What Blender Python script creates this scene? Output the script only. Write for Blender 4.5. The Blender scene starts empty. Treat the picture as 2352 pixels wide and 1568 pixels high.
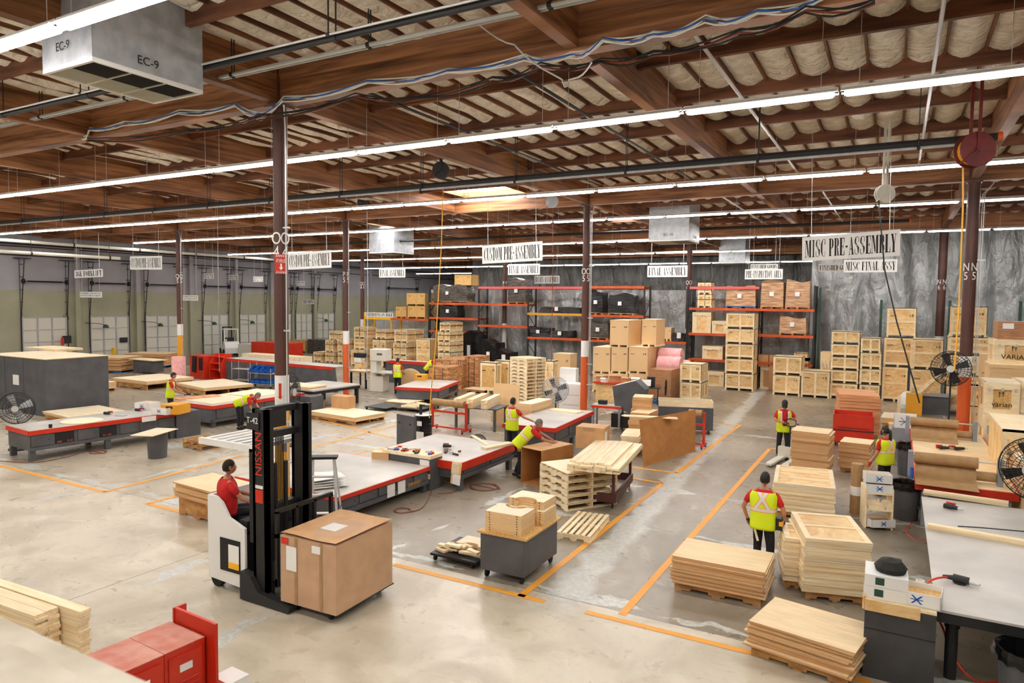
import bpy, math, random
from mathutils import Vector, Matrix
random.seed(7)
C = bpy.context.scene.collection
SC = bpy.context.scene
PI = math.pi
rad = math.radians
# ---------------- camera, world, exposure ----------------
EYE = Vector((0, 0, 4.65)); YAW, PITCH, ROLL, FPX = rad(29.03), rad(3.37), rad(.6375), 1589.8
def cam_axes():
    f = Vector((-math.sin(YAW)*math.cos(PITCH), math.cos(YAW)*math.cos(PITCH), -math.sin(PITCH)))
    r = Vector((math.cos(YAW), math.sin(YAW), 0)); u = r.cross(f)
    return (math.cos(ROLL)*r+math.sin(ROLL)*u, -math.sin(ROLL)*r+math.cos(ROLL)*u, f)
CR, CU, CF = cam_axes()
cd = bpy.data.cameras.new('camera'); cam = bpy.data.objects.new('camera', cd); C.objects.link(cam)
cam.matrix_world = Matrix(((CR.x, CU.x, -CF.x, EYE.x), (CR.y, CU.y, -CF.y, EYE.y), (CR.z, CU.z, -CF.z, EYE.z), (0, 0, 0, 1)))
cd.sensor_width = 36; cd.lens = FPX/2352*36; cd.clip_start = .05; cd.clip_end = 300
cd.dof.use_dof = True; cd.dof.focus_distance = 18; cd.dof.aperture_fstop = 3.5
SC.camera = cam
w = bpy.data.worlds.new('world'); SC.world = w; w.use_nodes = True
w.node_tree.nodes['Background'].inputs[0].default_value = (.85, .92, 1, 1)
w.node_tree.nodes['Background'].inputs[1].default_value = .7
SC.view_settings.view_transform = 'Standard'; SC.view_settings.look = 'None'
SC.view_settings.exposure = 1.85
TUBE = 12.0
cy = SC.cycles
cy.use_denoising = True; cy.max_bounces = 7; cy.diffuse_bounces = 5; cy.glossy_bounces = 3
cy.transmission_bounces = 4; cy.transparent_max_bounces = 8; cy.sample_clamp_indirect = 6; cy.use_light_tree = True
cy.caustics_reflective = False; cy.caustics_refractive = False
# pixel of the photograph -> point on a real plane of the hall
def ray(px, py): return CR*(px-1176) - CU*(py-784) + CF*FPX
def gz(px, py, z=0.): d = ray(px, py); return EYE + d*((z-EYE.z)/d.z)
def gy(px, py, y): d = ray(px, py); return EYE + d*(y/d.y)
def gx(px, py, x): d = ray(px, py); return EYE + d*(x/d.x)
# ---------------- materials ----------------
def nt(name, col, rough=.6, metal=0., emit=None, es=1., spec=.5):
    m = bpy.data.materials.new(name); m.use_nodes = True; n = m.node_tree; b = n.nodes['Principled BSDF']
    b.inputs['Base Color'].default_value = (*col, 1); b.inputs['Roughness'].default_value = rough; b.inputs['Metallic'].default_value = metal
    b.inputs['Specular IOR Level'].default_value = spec
    if emit: b.inputs['Emission Color'].default_value = (*emit, 1); b.inputs['Emission Strength'].default_value = es
    return m
def N(n, t, **kw):
    x = n.nodes.new(t)
    for k, v in kw.items():
        if k[0] == '_': x.inputs[int(k[1:])].default_value = v
        else: setattr(x, k, v)
    return x
def srgb(r, g, b): return tuple(((c/255+.055)/1.055)**2.4 if c > 10 else c/255/12.92 for c in (r, g, b))
def ramp(n, stops):
    r = N(n, 'ShaderNodeValToRGB'); e = r.color_ramp.elements
    while len(e) < len(stops): e.new(.5)
    for x, (p, c) in zip(e, stops): x.position = p; x.color = (*c, 1)
    return r
def noisy(name, c1, c2, scale=(3, 3, 3), rough=.6, metal=0., bump=0., detail=4, coord='Object', lo=.35, hi=.65, dist=0., rnd=0., bd=.05):
    m = nt(name, c1, rough, metal); n = m.node_tree; L = n.links.new; b = n.nodes['Principled BSDF']
    tc = N(n, 'ShaderNodeTexCoord'); mp = N(n, 'ShaderNodeMapping'); mp.inputs['Scale'].default_value = scale
    L(tc.outputs[coord], mp.inputs[0])
    if rnd:
        oi = N(n, 'ShaderNodeObjectInfo'); mu = N(n, 'ShaderNodeVectorMath', operation='SCALE'); mu.inputs[3].default_value = 37
        cx = N(n, 'ShaderNodeCombineXYZ'); L(oi.outputs['Random'], cx.inputs[0]); L(oi.outputs['Random'], cx.inputs[1]); L(cx.outputs[0], mu.inputs[0]); L(mu.outputs[0], mp.inputs[1])
    no = N(n, 'ShaderNodeTexNoise'); no.inputs['Scale'].default_value = 1; no.inputs['Detail'].default_value = detail; no.inputs['Distortion'].default_value = dist
    L(mp.outputs[0], no.inputs['Vector']); r = ramp(n, [(lo, c1), (hi, c2)]); L(no.outputs[0], r.inputs[0])
    out = r.outputs[0]
    if rnd:
        hs = N(n, 'ShaderNodeHueSaturation'); mr = N(n, 'ShaderNodeMapRange'); mr.inputs[3].default_value = 1-rnd; mr.inputs[4].default_value = 1+rnd*.6
        L(oi.outputs['Random'], mr.inputs[0]); L(mr.outputs[0], hs.inputs['Value']); L(out, hs.inputs['Color']); out = hs.outputs[0]
    L(out, b.inputs['Base Color'])
    if bump:
        bp = N(n, 'ShaderNodeBump'); bp.inputs['Strength'].default_value = bump; bp.inputs['Distance'].default_value = bd; L(no.outputs[0], bp.inputs['Height']); L(bp.outputs[0], b.inputs['Normal'])
    return m
def sheet_edge(name, c1, c2, ctop, per=.006, rough=.6):
    # plywood: striped along z on its sides, plain figure on its faces
    m = noisy(name, ctop, tuple(x*.86 for x in ctop), (1.2, 9, 4), rough, rnd=.1, dist=1.5); n = m.node_tree; L = n.links.new; b = n.nodes['Principled BSDF']
    src = b.inputs['Base Color'].links[0].from_socket
    tc = N(n, 'ShaderNodeTexCoord'); wv = N(n, 'ShaderNodeTexWave', bands_direction='Z'); wv.inputs['Scale'].default_value = .314/per*1.; wv.inputs['Distortion'].default_value = .3
    L(tc.outputs['Object'], wv.inputs[0]); r = ramp(n, [(.3, c1), (.6, c2)]); L(wv.outputs[0], r.inputs[0])
    ge = N(n, 'ShaderNodeNewGeometry'); sx = N(n, 'ShaderNodeSeparateXYZ'); L(ge.outputs['Normal'], sx.inputs[0])
    ab = N(n, 'ShaderNodeMath', operation='ABSOLUTE'); L(sx.outputs[2], ab.inputs[0]); gt = N(n, 'ShaderNodeMath', operation='GREATER_THAN'); gt.inputs[1].default_value = .6; L(ab.outputs[0], gt.inputs[0])
    mx = N(n, 'ShaderNodeMix', data_type='RGBA'); L(gt.outputs[0], mx.inputs[0]); L(r.outputs[0], mx.inputs[6]); L(src, mx.inputs[7]); L(mx.outputs[2], b.inputs['Base Color'])
    return m
M = {}
M['glulam'] = noisy('glulam', srgb(84, 46, 22), srgb(176, 118, 72), (.5, .5, 9), .6, lo=.3, hi=.72, dist=.8, coord='Object')
M['joist'] = noisy('joist wood', srgb(74, 40, 24), srgb(132, 82, 54), (.7, .7, 6), .65)
M['pine'] = noisy('pale pine', srgb(252, 238, 206), srgb(238, 212, 166), (2.2, 14, 14), .55, rnd=.09, dist=1.2)
M['pine_x'] = noisy('pale pine lengthwise', srgb(252, 238, 206), srgb(238, 210, 162), (1, 20, 20), .55, rnd=.1, dist=.8)
M['ply'] = sheet_edge('plywood', srgb(214, 164, 108), srgb(248, 222, 174), srgb(252, 236, 204))
M['plydk'] = sheet_edge('plywood weathered', srgb(164, 106, 60), srgb(238, 196, 142), srgb(246, 220, 176))
M['crate'] = noisy('crate board', srgb(252, 236, 200), srgb(240, 214, 166), (2, 2, 9), .55, rnd=.07, dist=1)
M['cratepanel'] = noisy('crate plywood panel', srgb(244, 214, 158), srgb(222, 176, 112), (1.6, 1.6, 3), .5, rnd=.14, dist=2.5)
M['osb'] = noisy('strand board', srgb(196, 150, 84), srgb(226, 188, 120), (28, 28, 28), .6, detail=2)
M['oldwood'] = noisy('pallet wood', srgb(206, 160, 100), srgb(158, 104, 56), (3, 12, 6), .7, rnd=.15)
M['redwood'] = noisy('reddish lumber', srgb(196, 128, 82), srgb(222, 166, 116), (1, 14, 14), .6, rnd=.1)
M['card'] = noisy('cardboard', srgb(205, 160, 112), srgb(192, 146, 98), (4, 4, 4), .65)
M['carddk'] = noisy('cardboard panel', srgb(186, 128, 70), srgb(174, 116, 60), (5, 5, 5), .7)
M['kraftlt'] = noisy('pale paper cover', srgb(238, 214, 172), srgb(226, 198, 150), (2, 2, 2), .5)
M['kraft'] = noisy('kraft paper', srgb(178, 142, 98), srgb(164, 128, 84), (7, 7, 7), .6)
M['grey'] = noisy('grey paint', srgb(92, 93, 97), srgb(78, 79, 83), (2, 2, 2), .5)
M['greylt'] = noisy('light grey paint', srgb(150, 154, 160), srgb(135, 140, 146), (2, 2, 2), .5)
M['orange'] = noisy('red orange paint', srgb(206, 58, 26), srgb(188, 46, 22), (2, 2, 2), .5)
M['red'] = noisy('red paint', srgb(214, 52, 24), srgb(196, 40, 18), (2, 2, 2), .45)
M['rackor'] = noisy('rack beam orange', srgb(216, 92, 34), srgb(190, 74, 26), (2, 2, 2), .5)
M['steel'] = noisy('bench top steel', srgb(176, 173, 168), srgb(205, 201, 195), (1.2, 1.2, 1), .35, lo=.3, hi=.7)
M['metal'] = nt('bare metal', srgb(206, 207, 208), .35, .45)
M['galv'] = noisy('galvanised sheet', srgb(188, 192, 198), srgb(172, 176, 182), (5, 5, 5), .4, .35, lo=.4, hi=.6)
M['white'] = nt('white paint', srgb(236, 236, 234), .5)
M['offwhite'] = nt('off white enamel', srgb(222, 220, 208), .45)
M['black'] = nt('black', srgb(24, 24, 26), .5)
M['blackgl'] = nt('black glossy', srgb(16, 16, 18), .2)
M['rubber'] = nt('rubber', srgb(32, 31, 31), .8)
M['dark'] = nt('dark iron', srgb(46, 46, 48), .5, .3)
M['brown'] = noisy('column brown paint', srgb(88, 52, 42), srgb(74, 42, 34), (2, 2, 2), .5)
M['colorange'] = nt('column orange paint', srgb(216, 96, 40), .5)
M['yellow'] = nt('yellow paint', srgb(246, 186, 30), .5)
M['amber'] = nt('amber paint', srgb(226, 160, 36), .5)
M['blue'] = nt('blue plastic', srgb(26, 92, 176), .4)
M['bluepal'] = nt('blue pallet paint', srgb(34, 110, 170), .6)
M['pink'] = noisy('pink foam', srgb(250, 196, 196), srgb(240, 168, 172), (6, 6, 6), .45)
M['greenst'] = nt('green steel', srgb(38, 74, 58), .5)
M['wallgrey'] = None
M['wrap'] = noisy('stretch wrapped dark goods', srgb(92, 84, 76), srgb(52, 47, 43), (4, 4, 14), .25, bump=.8)
M['blackwrap'] = noisy('black wrap', srgb(30, 29, 30), srgb(14, 14, 15), (5, 5, 9), .22, bump=.8)
M['cardwrap'] = noisy('wrapped carton', srgb(186, 138, 98), srgb(166, 112, 74), (3, 3, 16), .3, bump=.35, rnd=.06)
M['woodwrap'] = noisy('wrapped timber load', srgb(214, 176, 136), srgb(160, 112, 78), (2, 2, 16), .35, bump=.3, rnd=.05)
M['tarpgrey'] = noisy('silver grey tarpaulin', srgb(184, 188, 190), srgb(160, 163, 165), (1.3, 1.3, .7), .3, .3, bump=1., rnd=.05, detail=9, dist=.3, bd=.34)
M['tarpdark'] = noisy('dark tarpaulin', srgb(86, 84, 80), srgb(60, 58, 55), (2., 2., .7), .33, bump=1., detail=8, dist=.8, bd=.3)
M['foil'] = noisy('insulation facing', srgb(250, 244, 232), srgb(222, 210, 190), (3.2, 3.2, 3.2), .4, bump=1., detail=8, dist=1.2, bd=.16)
M['lime'] = nt('lime vest fabric', srgb(222, 240, 28), .7, emit=None)
M['vtape'] = nt('reflective tape', srgb(226, 220, 216), .4)
M['maroon'] = noisy('dusty dark red enamel', srgb(122, 40, 38), srgb(96, 34, 34), (4, 4, 4), .5)
M['vpink'] = nt('orange tape edge', srgb(250, 150, 110), .6)
M['shirt'] = noisy('red shirt cloth', srgb(206, 28, 26), srgb(176, 18, 18), (9, 9, 9), .8)
M['trouser'] = noisy('dark trouser cloth', srgb(34, 36, 44), srgb(20, 21, 26), (7, 7, 7), .85)
M['skin'] = nt('skin', srgb(186, 128, 98), .55)
M['hair'] = nt('black hair', srgb(26, 20, 18), .6)
M['greyhair'] = nt('grey hair', srgb(112, 108, 106), .7)
M['paper'] = nt('paper', srgb(242, 242, 240), .7)
M['hose'] = nt('hose red brown', srgb(134, 66, 48), .5)
M['hosey'] = nt('hose yellow', srgb(232, 172, 40), .5)
M['hoser'] = nt('hose orange red', srgb(220, 66, 38), .45)
M['ink'] = nt('black ink', srgb(28, 26, 26), .7)
M['inkgrey'] = nt('grey ink', srgb(96, 92, 86), .7)
M['mark'] = nt('floor line paint', srgb(232, 160, 52), .5)
M['ledge'] = noisy('worn painted ledge', srgb(176, 166, 144), srgb(212, 204, 186), (4, 4, 4), .6, lo=.35, hi=.6)
M['tube'] = nt('lit fluorescent tube', (1, 1, 1), .5, emit=(1, .965, .92), es=TUBE)
M['skylight'] = nt('daylit skylight panel', (.9, .95, 1), .5, emit=(1, .98, .96), es=5)
M['darkwine'] = nt('dark maroon paint', srgb(80, 38, 34), .5)
def clear(name, col, alpha, rough=.1):
    m = nt(name, col, rough); m.node_tree.nodes['Principled BSDF'].inputs['Alpha'].default_value = alpha; return m
M['film'] = clear('clear stretch film', (.9, .9, .9), .14, .08)
def floor_mat():
    m = nt('concrete floor', (.5, .5, .5), .3); n = m.node_tree; L = n.links.new; b = n.nodes['Principled BSDF']
    ge = N(n, 'ShaderNodeNewGeometry'); sx = N(n, 'ShaderNodeSeparateXYZ'); L(ge.outputs['Position'], sx.inputs[0])
    def noise(s, d=5, dist=0, sc=(1, 1, 1)):
        mp = N(n, 'ShaderNodeMapping'); mp.inputs['Scale'].default_value = sc; L(ge.outputs['Position'], mp.inputs[0])
        x = N(n, 'ShaderNodeTexNoise'); x.inputs['Scale'].default_value = s; x.inputs['Detail'].default_value = d; x.inputs['Distortion'].default_value = dist; L(mp.outputs[0], x.inputs['Vector']); return x.outputs[0]
    def mth(op, a, b_=None, c=None):
        x = N(n, 'ShaderNodeMath', operation=op)
        for i, v in enumerate((a, b_, c)):
            if v is None: continue
            if isinstance(v, (int, float)): x.inputs[i].default_value = v
            else: L(v, x.inputs[i])
        return x.outputs[0]
    def mix(f, a, b_):
        x = N(n, 'ShaderNodeMix', data_type='RGBA')
        for i, v in ((0, f), (6, a), (7, b_)):
            if isinstance(v, tuple): x.inputs[i].default_value = (*v, 1)
            elif isinstance(v, (int, float)): x.inputs[i].default_value = v
            else: L(v, x.inputs[i])
        return x.outputs[2]
    def band(lo, hi, src):   # 0 below lo, 1 above hi
        x = N(n, 'ShaderNodeMapRange'); x.inputs[1].default_value = lo; x.inputs[2].default_value = hi; L(src, x.inputs[0]); return x.outputs[0]
    X, Y = sx.outputs[0], sx.outputs[1]
    n1, n2, n3 = noise(.35, 6), noise(2.2, 6, .6), noise(11, 5, .4)
    base = mix(band(.35, .68, n1), srgb(124, 114, 98), srgb(166, 156, 139))
    base = mix(mth('MULTIPLY', band(.45, .8, n2), .3), base, srgb(120, 110, 96))
    # newer paler pour this side of the joint at y = 9.75
    pale = mix(band(.4, .62, noise(.9, 6, .8)), srgb(206, 196, 176), srgb(182, 171, 150))
    yy = mth('ADD', Y, mth('MULTIPLY', mth('SUBTRACT', n1, .5), .0))
    side = mth('LESS_THAN', Y, 9.72)
    left = band(-9.5, -11.5, X); left = mth('MULTIPLY', left, band(24, 14, Y))
    base = mix(mth('MAXIMUM', side, mth('MULTIPLY', left, .7)), base, pale)
    dk = mth('MULTIPLY', band(-1, 1.2, X), band(18, 10, Y)); base = mix(mth('MULTIPLY', dk, .55), base, srgb(104, 94, 78))
    # joints, crack repair along them (grey filler with ragged edges)
    rag = mth('MULTIPLY', mth('SUBTRACT', noise(1.6, 8, .6), .5), 1.15)
    sx_ = mth('ADD', X, mth('ADD', mth('MULTIPLY', mth('SUBTRACT', Y, 9.76), .062), 4.42))
    d0 = mth('ABSOLUTE', mth('ADD', sx_, mth('MULTIPLY', mth('SUBTRACT', noise(1.1, 5), .5), .35)))
    fl = mth('MULTIPLY', band(.36, .2, mth('SUBTRACT', d0, mth('MULTIPLY', mth('SUBTRACT', noise(2.2, 8), .5), .55))), band(8.9, 9.9, Y))
    for axis, pos, wd in ((X, -4.32, .0), (Y, 9.9, .1), (Y, 13.6, .12), (Y, 16.7, .12), (X, -10.5, .08), (Y, 21, .1), (X, -8.0, .08), (Y, 25.2, .1), (X, 1.9, .12), (X, -16.8, .08)):
        d = mth('ABSOLUTE', mth('SUBTRACT', mth('ADD', axis, mth('MULTIPLY', rag, .55)), pos))
        g = band(wd, wd*.7, mth('SUBTRACT', d, mth('MULTIPLY', mth('SUBTRACT', noise(.5+wd, 3), .52), 1.1)))
        fl = g if fl is None else mth('MAXIMUM', fl, g)
    base = mix(mth('MULTIPLY', fl, .9), base, mix(band(.45, .6, n3), srgb(184, 187, 182), srgb(208, 209, 203)))
    jt = None
    for axis, pos in ((Y, 9.72), (X, -10.9), (Y, 24.9), (X, 1.85), (X, -23)):
        g = mth('LESS_THAN', mth('ABSOLUTE', mth('SUBTRACT', mth('ADD', axis, mth('MULTIPLY', n3, .03)), pos)), .011); jt = g if jt is None else mth('MAXIMUM', jt, g)
    base = mix(mth('MULTIPLY', jt, .75), base, srgb(52, 46, 40))
    # tyre scuffs
    sc = band(.6, .74, noise(2.6, 8, .5, (1, 2.4, 1))); base = mix(mth('MULTIPLY', sc, .22), base, srgb(92, 88, 82))
    base = mix(mth('MULTIPLY', band(.58, .85, n3), .3), base, srgb(96, 90, 80))
    L(base, b.inputs['Base Color'])
    r = mth('ADD', mth('MULTIPLY', n2, .3), .16); L(r, b.inputs['Roughness'])
    bp = N(n, 'ShaderNodeBump'); bp.inputs['Strength'].default_value = .12; bp.inputs['Distance'].default_value = .02; L(n2, bp.inputs['Height']); L(bp.outputs[0], b.inputs['Normal'])
    return m
M['floor'] = floor_mat()
def wall_mat():   # painted tilt-up wall: lavender grey above, olive grey below about 5 m
    m = nt('two tone wall paint', (.5, .5, .5), .7); n = m.node_tree; L = n.links.new; b = n.nodes['Principled BSDF']
    ge = N(n, 'ShaderNodeNewGeometry'); sx = N(n, 'ShaderNodeSeparateXYZ'); L(ge.outputs['Position'], sx.inputs[0])
    no = N(n, 'ShaderNodeTexNoise'); no.inputs['Scale'].default_value = .8; no.inputs['Detail'].default_value = 6; L(ge.outputs['Position'], no.inputs['Vector'])
    mr = N(n, 'ShaderNodeMapRange'); mr.inputs[1].default_value = 4.98; mr.inputs[2].default_value = 5.0; L(sx.outputs[2], mr.inputs[0])
    mx = N(n, 'ShaderNodeMix', data_type='RGBA'); mx.inputs[6].default_value = (*srgb(176, 174, 150), 1); mx.inputs[7].default_value = (*srgb(176, 174, 182), 1); L(mr.outputs[0], mx.inputs[0])
    mz = N(n, 'ShaderNodeMix', data_type='RGBA', blend_type='MULTIPLY'); mz.inputs[0].default_value = .5; r = ramp(n, [(.3, (.7, .7, .7)), (.7, (1, 1, 1))]); L(no.outputs[0], r.inputs[0]); L(mx.outputs[2], mz.inputs[6]); L(r.outputs[0], mz.inputs[7])
    L(mz.outputs[2], b.inputs['Base Color']); return m
M['wall'] = wall_mat()
# ---------------- mesh builder ----------------
class MB:
    def __init__(s): s.v = []; s.f = []; s.m = []; s.T = None
    def add(s, vs, fs, mi=0):
        o = len(s.v)
        if s.T is not None: vs = [s.T @ Vector(v) for v in vs]
        s.v += [tuple(v) for v in vs]; s.f += [tuple(i+o for i in f) for f in fs]; s.m += [mi]*len(fs); return s
    def box(s, x0, x1, y0, y1, z0, z1, mi=0):
        return s.add([(x0, y0, z0), (x1, y0, z0), (x1, y1, z0), (x0, y1, z0), (x0, y0, z1), (x1, y0, z1), (x1, y1, z1), (x0, y1, z1)],
                     [(0, 3, 2, 1), (4, 5, 6, 7), (0, 1, 5, 4), (1, 2, 6, 5), (2, 3, 7, 6), (3, 0, 4, 7)], mi)
    def cbox(s, c, d, rz=0, mi=0, rx=0, ry=0):
        t = s.T; k = Matrix.Translation(c) @ Matrix.Rotation(rz, 4, 'Z') @ Matrix.Rotation(ry, 4, 'Y') @ Matrix.Rotation(rx, 4, 'X')
        s.T = k if t is None else t @ k
        s.box(-d[0]/2, d[0]/2, -d[1]/2, d[1]/2, -d[2]/2, d[2]/2, mi); s.T = t; return s
    def beam(s, p, q, w, h, mi=0):
        p, q = Vector(p), Vector(q); d = (q-p).normalized(); a = Vector((0, 0, 1)) if abs(d.z) < .95 else Vector((0, 1, 0))
        r = d.cross(a).normalized()*w/2; u = r.cross(d).normalized()*h/2
        vs = [p-r-u, p+r-u, p+r+u, p-r+u, q-r-u, q+r-u, q+r+u, q-r+u]
        return s.add(vs, [(0, 1, 2, 3), (7, 6, 5, 4), (4, 5, 1, 0), (5, 6, 2, 1), (6, 7, 3, 2), (7, 4, 0, 3)], mi)
    def prism(s, pts, z0, z1, mi=0, axis='z'):
        n = len(pts)
        f = {'z': lambda a, b, c: (a, b, c), 'y': lambda a, b, c: (a, c, b), 'x': lambda a, b, c: (c, a, b)}[axis]
        vs = [f(a, b, z0) for a, b in pts]+[f(a, b, z1) for a, b in pts]
        return s.add(vs, [tuple(range(n))[::-1], tuple(range(n, 2*n))]+[(i, (i+1) % n, n+(i+1) % n, n+i) for i in range(n)], mi)
    def cyl(s, p, q, r0, r1=None, n=12, mi=0, cap=True):
        r1 = r0 if r1 is None else r1; p, q = Vector(p), Vector(q); d = (q-p).normalized(); a = Vector((0, 0, 1)) if abs(d.z) < .9 else Vector((1, 0, 0))
        x = d.cross(a).normalized(); y = d.cross(x)
        vs = [p+(x*math.cos(2*PI*i/n)+y*math.sin(2*PI*i/n))*r0 for i in range(n)]+[q+(x*math.cos(2*PI*i/n)+y*math.sin(2*PI*i/n))*r1 for i in range(n)]
        fs = [(i, (i+1) % n, n+(i+1) % n, n+i) for i in range(n)]
        if cap: fs += [tuple(range(n))[::-1], tuple(range(n, 2*n))]
        return s.add(vs, fs, mi)
    def tube(s, pts, r, n=6, mi=0):
        pts = [Vector(p) for p in pts]; vs = []; fs = []
        for k, p in enumerate(pts):
            d = (pts[min(k+1, len(pts)-1)]-pts[max(k-1, 0)]).normalized(); a = Vector((0, 0, 1)) if abs(d.z) < .9 else Vector((1, 0, 0))
            x = d.cross(a).normalized(); y = d.cross(x)
            vs += [p+(x*math.cos(2*PI*i/n)+y*math.sin(2*PI*i/n))*r for i in range(n)]
            if k: fs += [((k-1)*n+i, (k-1)*n+(i+1) % n, k*n+(i+1) % n, k*n+i) for i in range(n)]
        fs += [tuple(range(n))[::-1], tuple(range(len(vs)-n, len(vs)))]
        return s.add(vs, fs, mi)
    def lathe(s, prof, n=20, mi=0, c=(0, 0, 0)):
        vs = []; fs = []
        for k, (r, z) in enumerate(prof):
            vs += [(c[0]+r*math.cos(2*PI*i/n), c[1]+r*math.sin(2*PI*i/n), c[2]+z) for i in range(n)]
            if k: fs += [((k-1)*n+i, (k-1)*n+(i+1) % n, k*n+(i+1) % n, k*n+i) for i in range(n)]
        return s.add(vs, fs, mi)
    def grid(s, fn, nu, nv, mi=0):
        vs = [fn(i/nu, j/nv) for j in range(nv+1) for i in range(nu+1)]
        return s.add(vs, [(j*(nu+1)+i, j*(nu+1)+i+1, (j+1)*(nu+1)+i+1, (j+1)*(nu+1)+i) for j in range(nv) for i in range(nu)], mi)
    def mesh(s, name, mats):
        me = bpy.data.meshes.new(name); me.from_pydata(s.v, [], s.f)
        for m in (mats if isinstance(mats, (list, tuple)) else [mats]): me.materials.append(M[m] if isinstance(m, str) else m)
        me.polygons.foreach_set('material_index', s.m); me.update(); return me
    def build(s, name, mats, parent=None, loc=None, rz=0, bevel=0, smooth=False, solid=0):
        o = bpy.data.objects.new(name, s.mesh(name, mats)); C.objects.link(o)
        if parent: o.parent = parent
        if loc is not None: o.location = loc
        o.rotation_euler.z = rz
        if smooth: o.data.polygons.foreach_set('use_smooth', [True]*len(o.data.polygons))
        if solid: k = o.modifiers.new('t', 'SOLIDIFY'); k.thickness = solid; k.offset = 0
        if bevel: k = o.modifiers.new('b', 'BEVEL'); k.width = bevel; k.segments = 2; k.limit_method = 'ANGLE'
        return o
def tag(o, label=None, cat=None, group=None, kind=None):
    if label: o['label'] = label
    if cat: o['category'] = cat
    if group: o['group'] = group
    if kind: o['kind'] = kind
    return o
def empty(name, loc=(0, 0, 0), rz=0, label=None, cat=None, group=None, kind=None):
    o = bpy.data.objects.new(name, None); C.objects.link(o); o.location = loc; o.rotation_euler.z = rz; o.empty_display_size = .1
    return tag(o, label, cat, group, kind)
ORDW = ['topmost'] + [x+' from the top' for x in 'second third fourth fifth sixth seventh eighth ninth tenth eleventh twelfth thirteenth fourteenth'.split()]
def kids(o): return [c for c in C.objects if c.parent == o] if False else [c for c in bpy.data.objects if c.parent is o]
def snap(root):   # the tree of a prototype, read once
    def rec(o): return (o, [rec(c) for c in kids(o)])
    return rec(root)
def dup(tree, loc=None, rz=None, label=None, group=None, scale=None):
    def rec(t, par):
        c = t[0].copy(); C.objects.link(c); c.parent = par
        for k in t[1]: rec(k, c)
        return c
    r = rec(tree, None)
    if loc is not None: r.location = loc
    if rz is not None: r.rotation_euler.z = rz
    if scale: r.scale = scale
    if label: r['label'] = label
    if group: r['group'] = group
    return r
def struct(o): o['kind'] = 'structure'; return o
# ---------------- the hall ----------------
XW, YB, XE, YN = -49.0, 84.0, 19.0, -4.0
COLX = [-47.6, -35.28, -22.93, -10.62, 1.88, 14.2]
COLY = [9.74, 25.0, 40.24, 55.5, 70.7]
ZB = 8.36          # underside of the big beams
m = MB(); m.box(XW-.2, XE, YN, YB, -.25, 0); struct(m.build('floor', 'floor'))
m = MB(); m.box(XE, XE+.2, YN, YB, 0, 9.5); struct(m.build('wall_right', 'wall'))
m = MB(); m.box(XW, XE, YN-.2, YN, 0, 9.5); struct(m.build('wall_near', 'wall'))
m = MB(); m.box(XW, XE, YB, YB+.2, 0, 9.5); struct(m.build('wall_far', 'wall'))
m = MB(); m.box(XW-.25, XW, YN, YB, 0, 9.5); struct(m.build('wall_left', 'wall'))
# roof: deck, girders, cross beams, joists, stiffeners, insulation
ceil = struct(empty('ceiling')); frm = struct(empty('roof_frame'))
m = MB(); m.box(XW-.2, XE, YN, YB, 9.3, 9.5); m.build('roof_deck', 'joist', ceil)
SKY = [(-16.2, -13.3, 22.5, 24.9), (-13.4, -11.2, 33, 35.2), (-12.6, -10.9, 43.2, 45.6), (-27, -24.8, 30, 32.4)]
BX = sorted(COLX+[(a+b)/2 for a, b in zip(COLX, COLX[1:])])
JY = [YN] + [y for k in range(-1, 5) for y in [COLY[0]+15.24*k+2.54*j for j in range(6)] if YN < y < YB] + [YB]
for y in COLY:
    for i, x in enumerate(COLX[:-1]):
        m = MB(); m.box(x+.12, COLX[i+1]-.12, y-.13, y+.13, ZB, 9.28); m.build('girder', 'glulam', frm)
    m = MB(); m.box(XW, COLX[0]-.1, y-.13, y+.13, ZB, 9.28); m.build('girder', 'glulam', frm)
for x in BX:
    m = MB()
    for a, b in zip([YN]+COLY, COLY+[YB]): m.box(x-.1, x+.1, a+.13, b-.13, ZB+.04, 9.26)
    m.build('cross_beam', 'glulam', frm)
js = []
for y in JY[1:-1]:
    if min(abs(y-c) for c in COLY) < .3: continue
    for a, b in zip([XW]+BX, BX+[XE]):
        js.append((math.hypot((a+b)/2+8, y-12), a+.1, b-.1, y))
js.sort(); rest = MB()
for i, (d, a, b, y) in enumerate(js):
    if i < 96:
        m = MB(); m.box(a, b, y-.05, y+.05, 8.86, 9.24)
        for x in (a+.05, b-.05): m.box(x-.04, x+.04, y-.062, y+.062, 8.84, 9.1)
        m.build('joist', 'joist', frm)
    else: rest.box(a, b, y-.05, y+.05, 8.86, 9.24)
tag(rest.build('joist_rest', 'joist', frm), kind='stuff').name = 'joist_run'
st = MB(); ins = MB(); rnd = random.Random(3)
fx = []
for a, b in zip([XW]+BX, BX+[XE]):
    n = max(1, round((b-a-.2)/.61)); fx += [(a+.1+(b-a-.2)*k/n, a+.1+(b-a-.2)*(k+1)/n, k) for k in range(n)]
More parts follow.
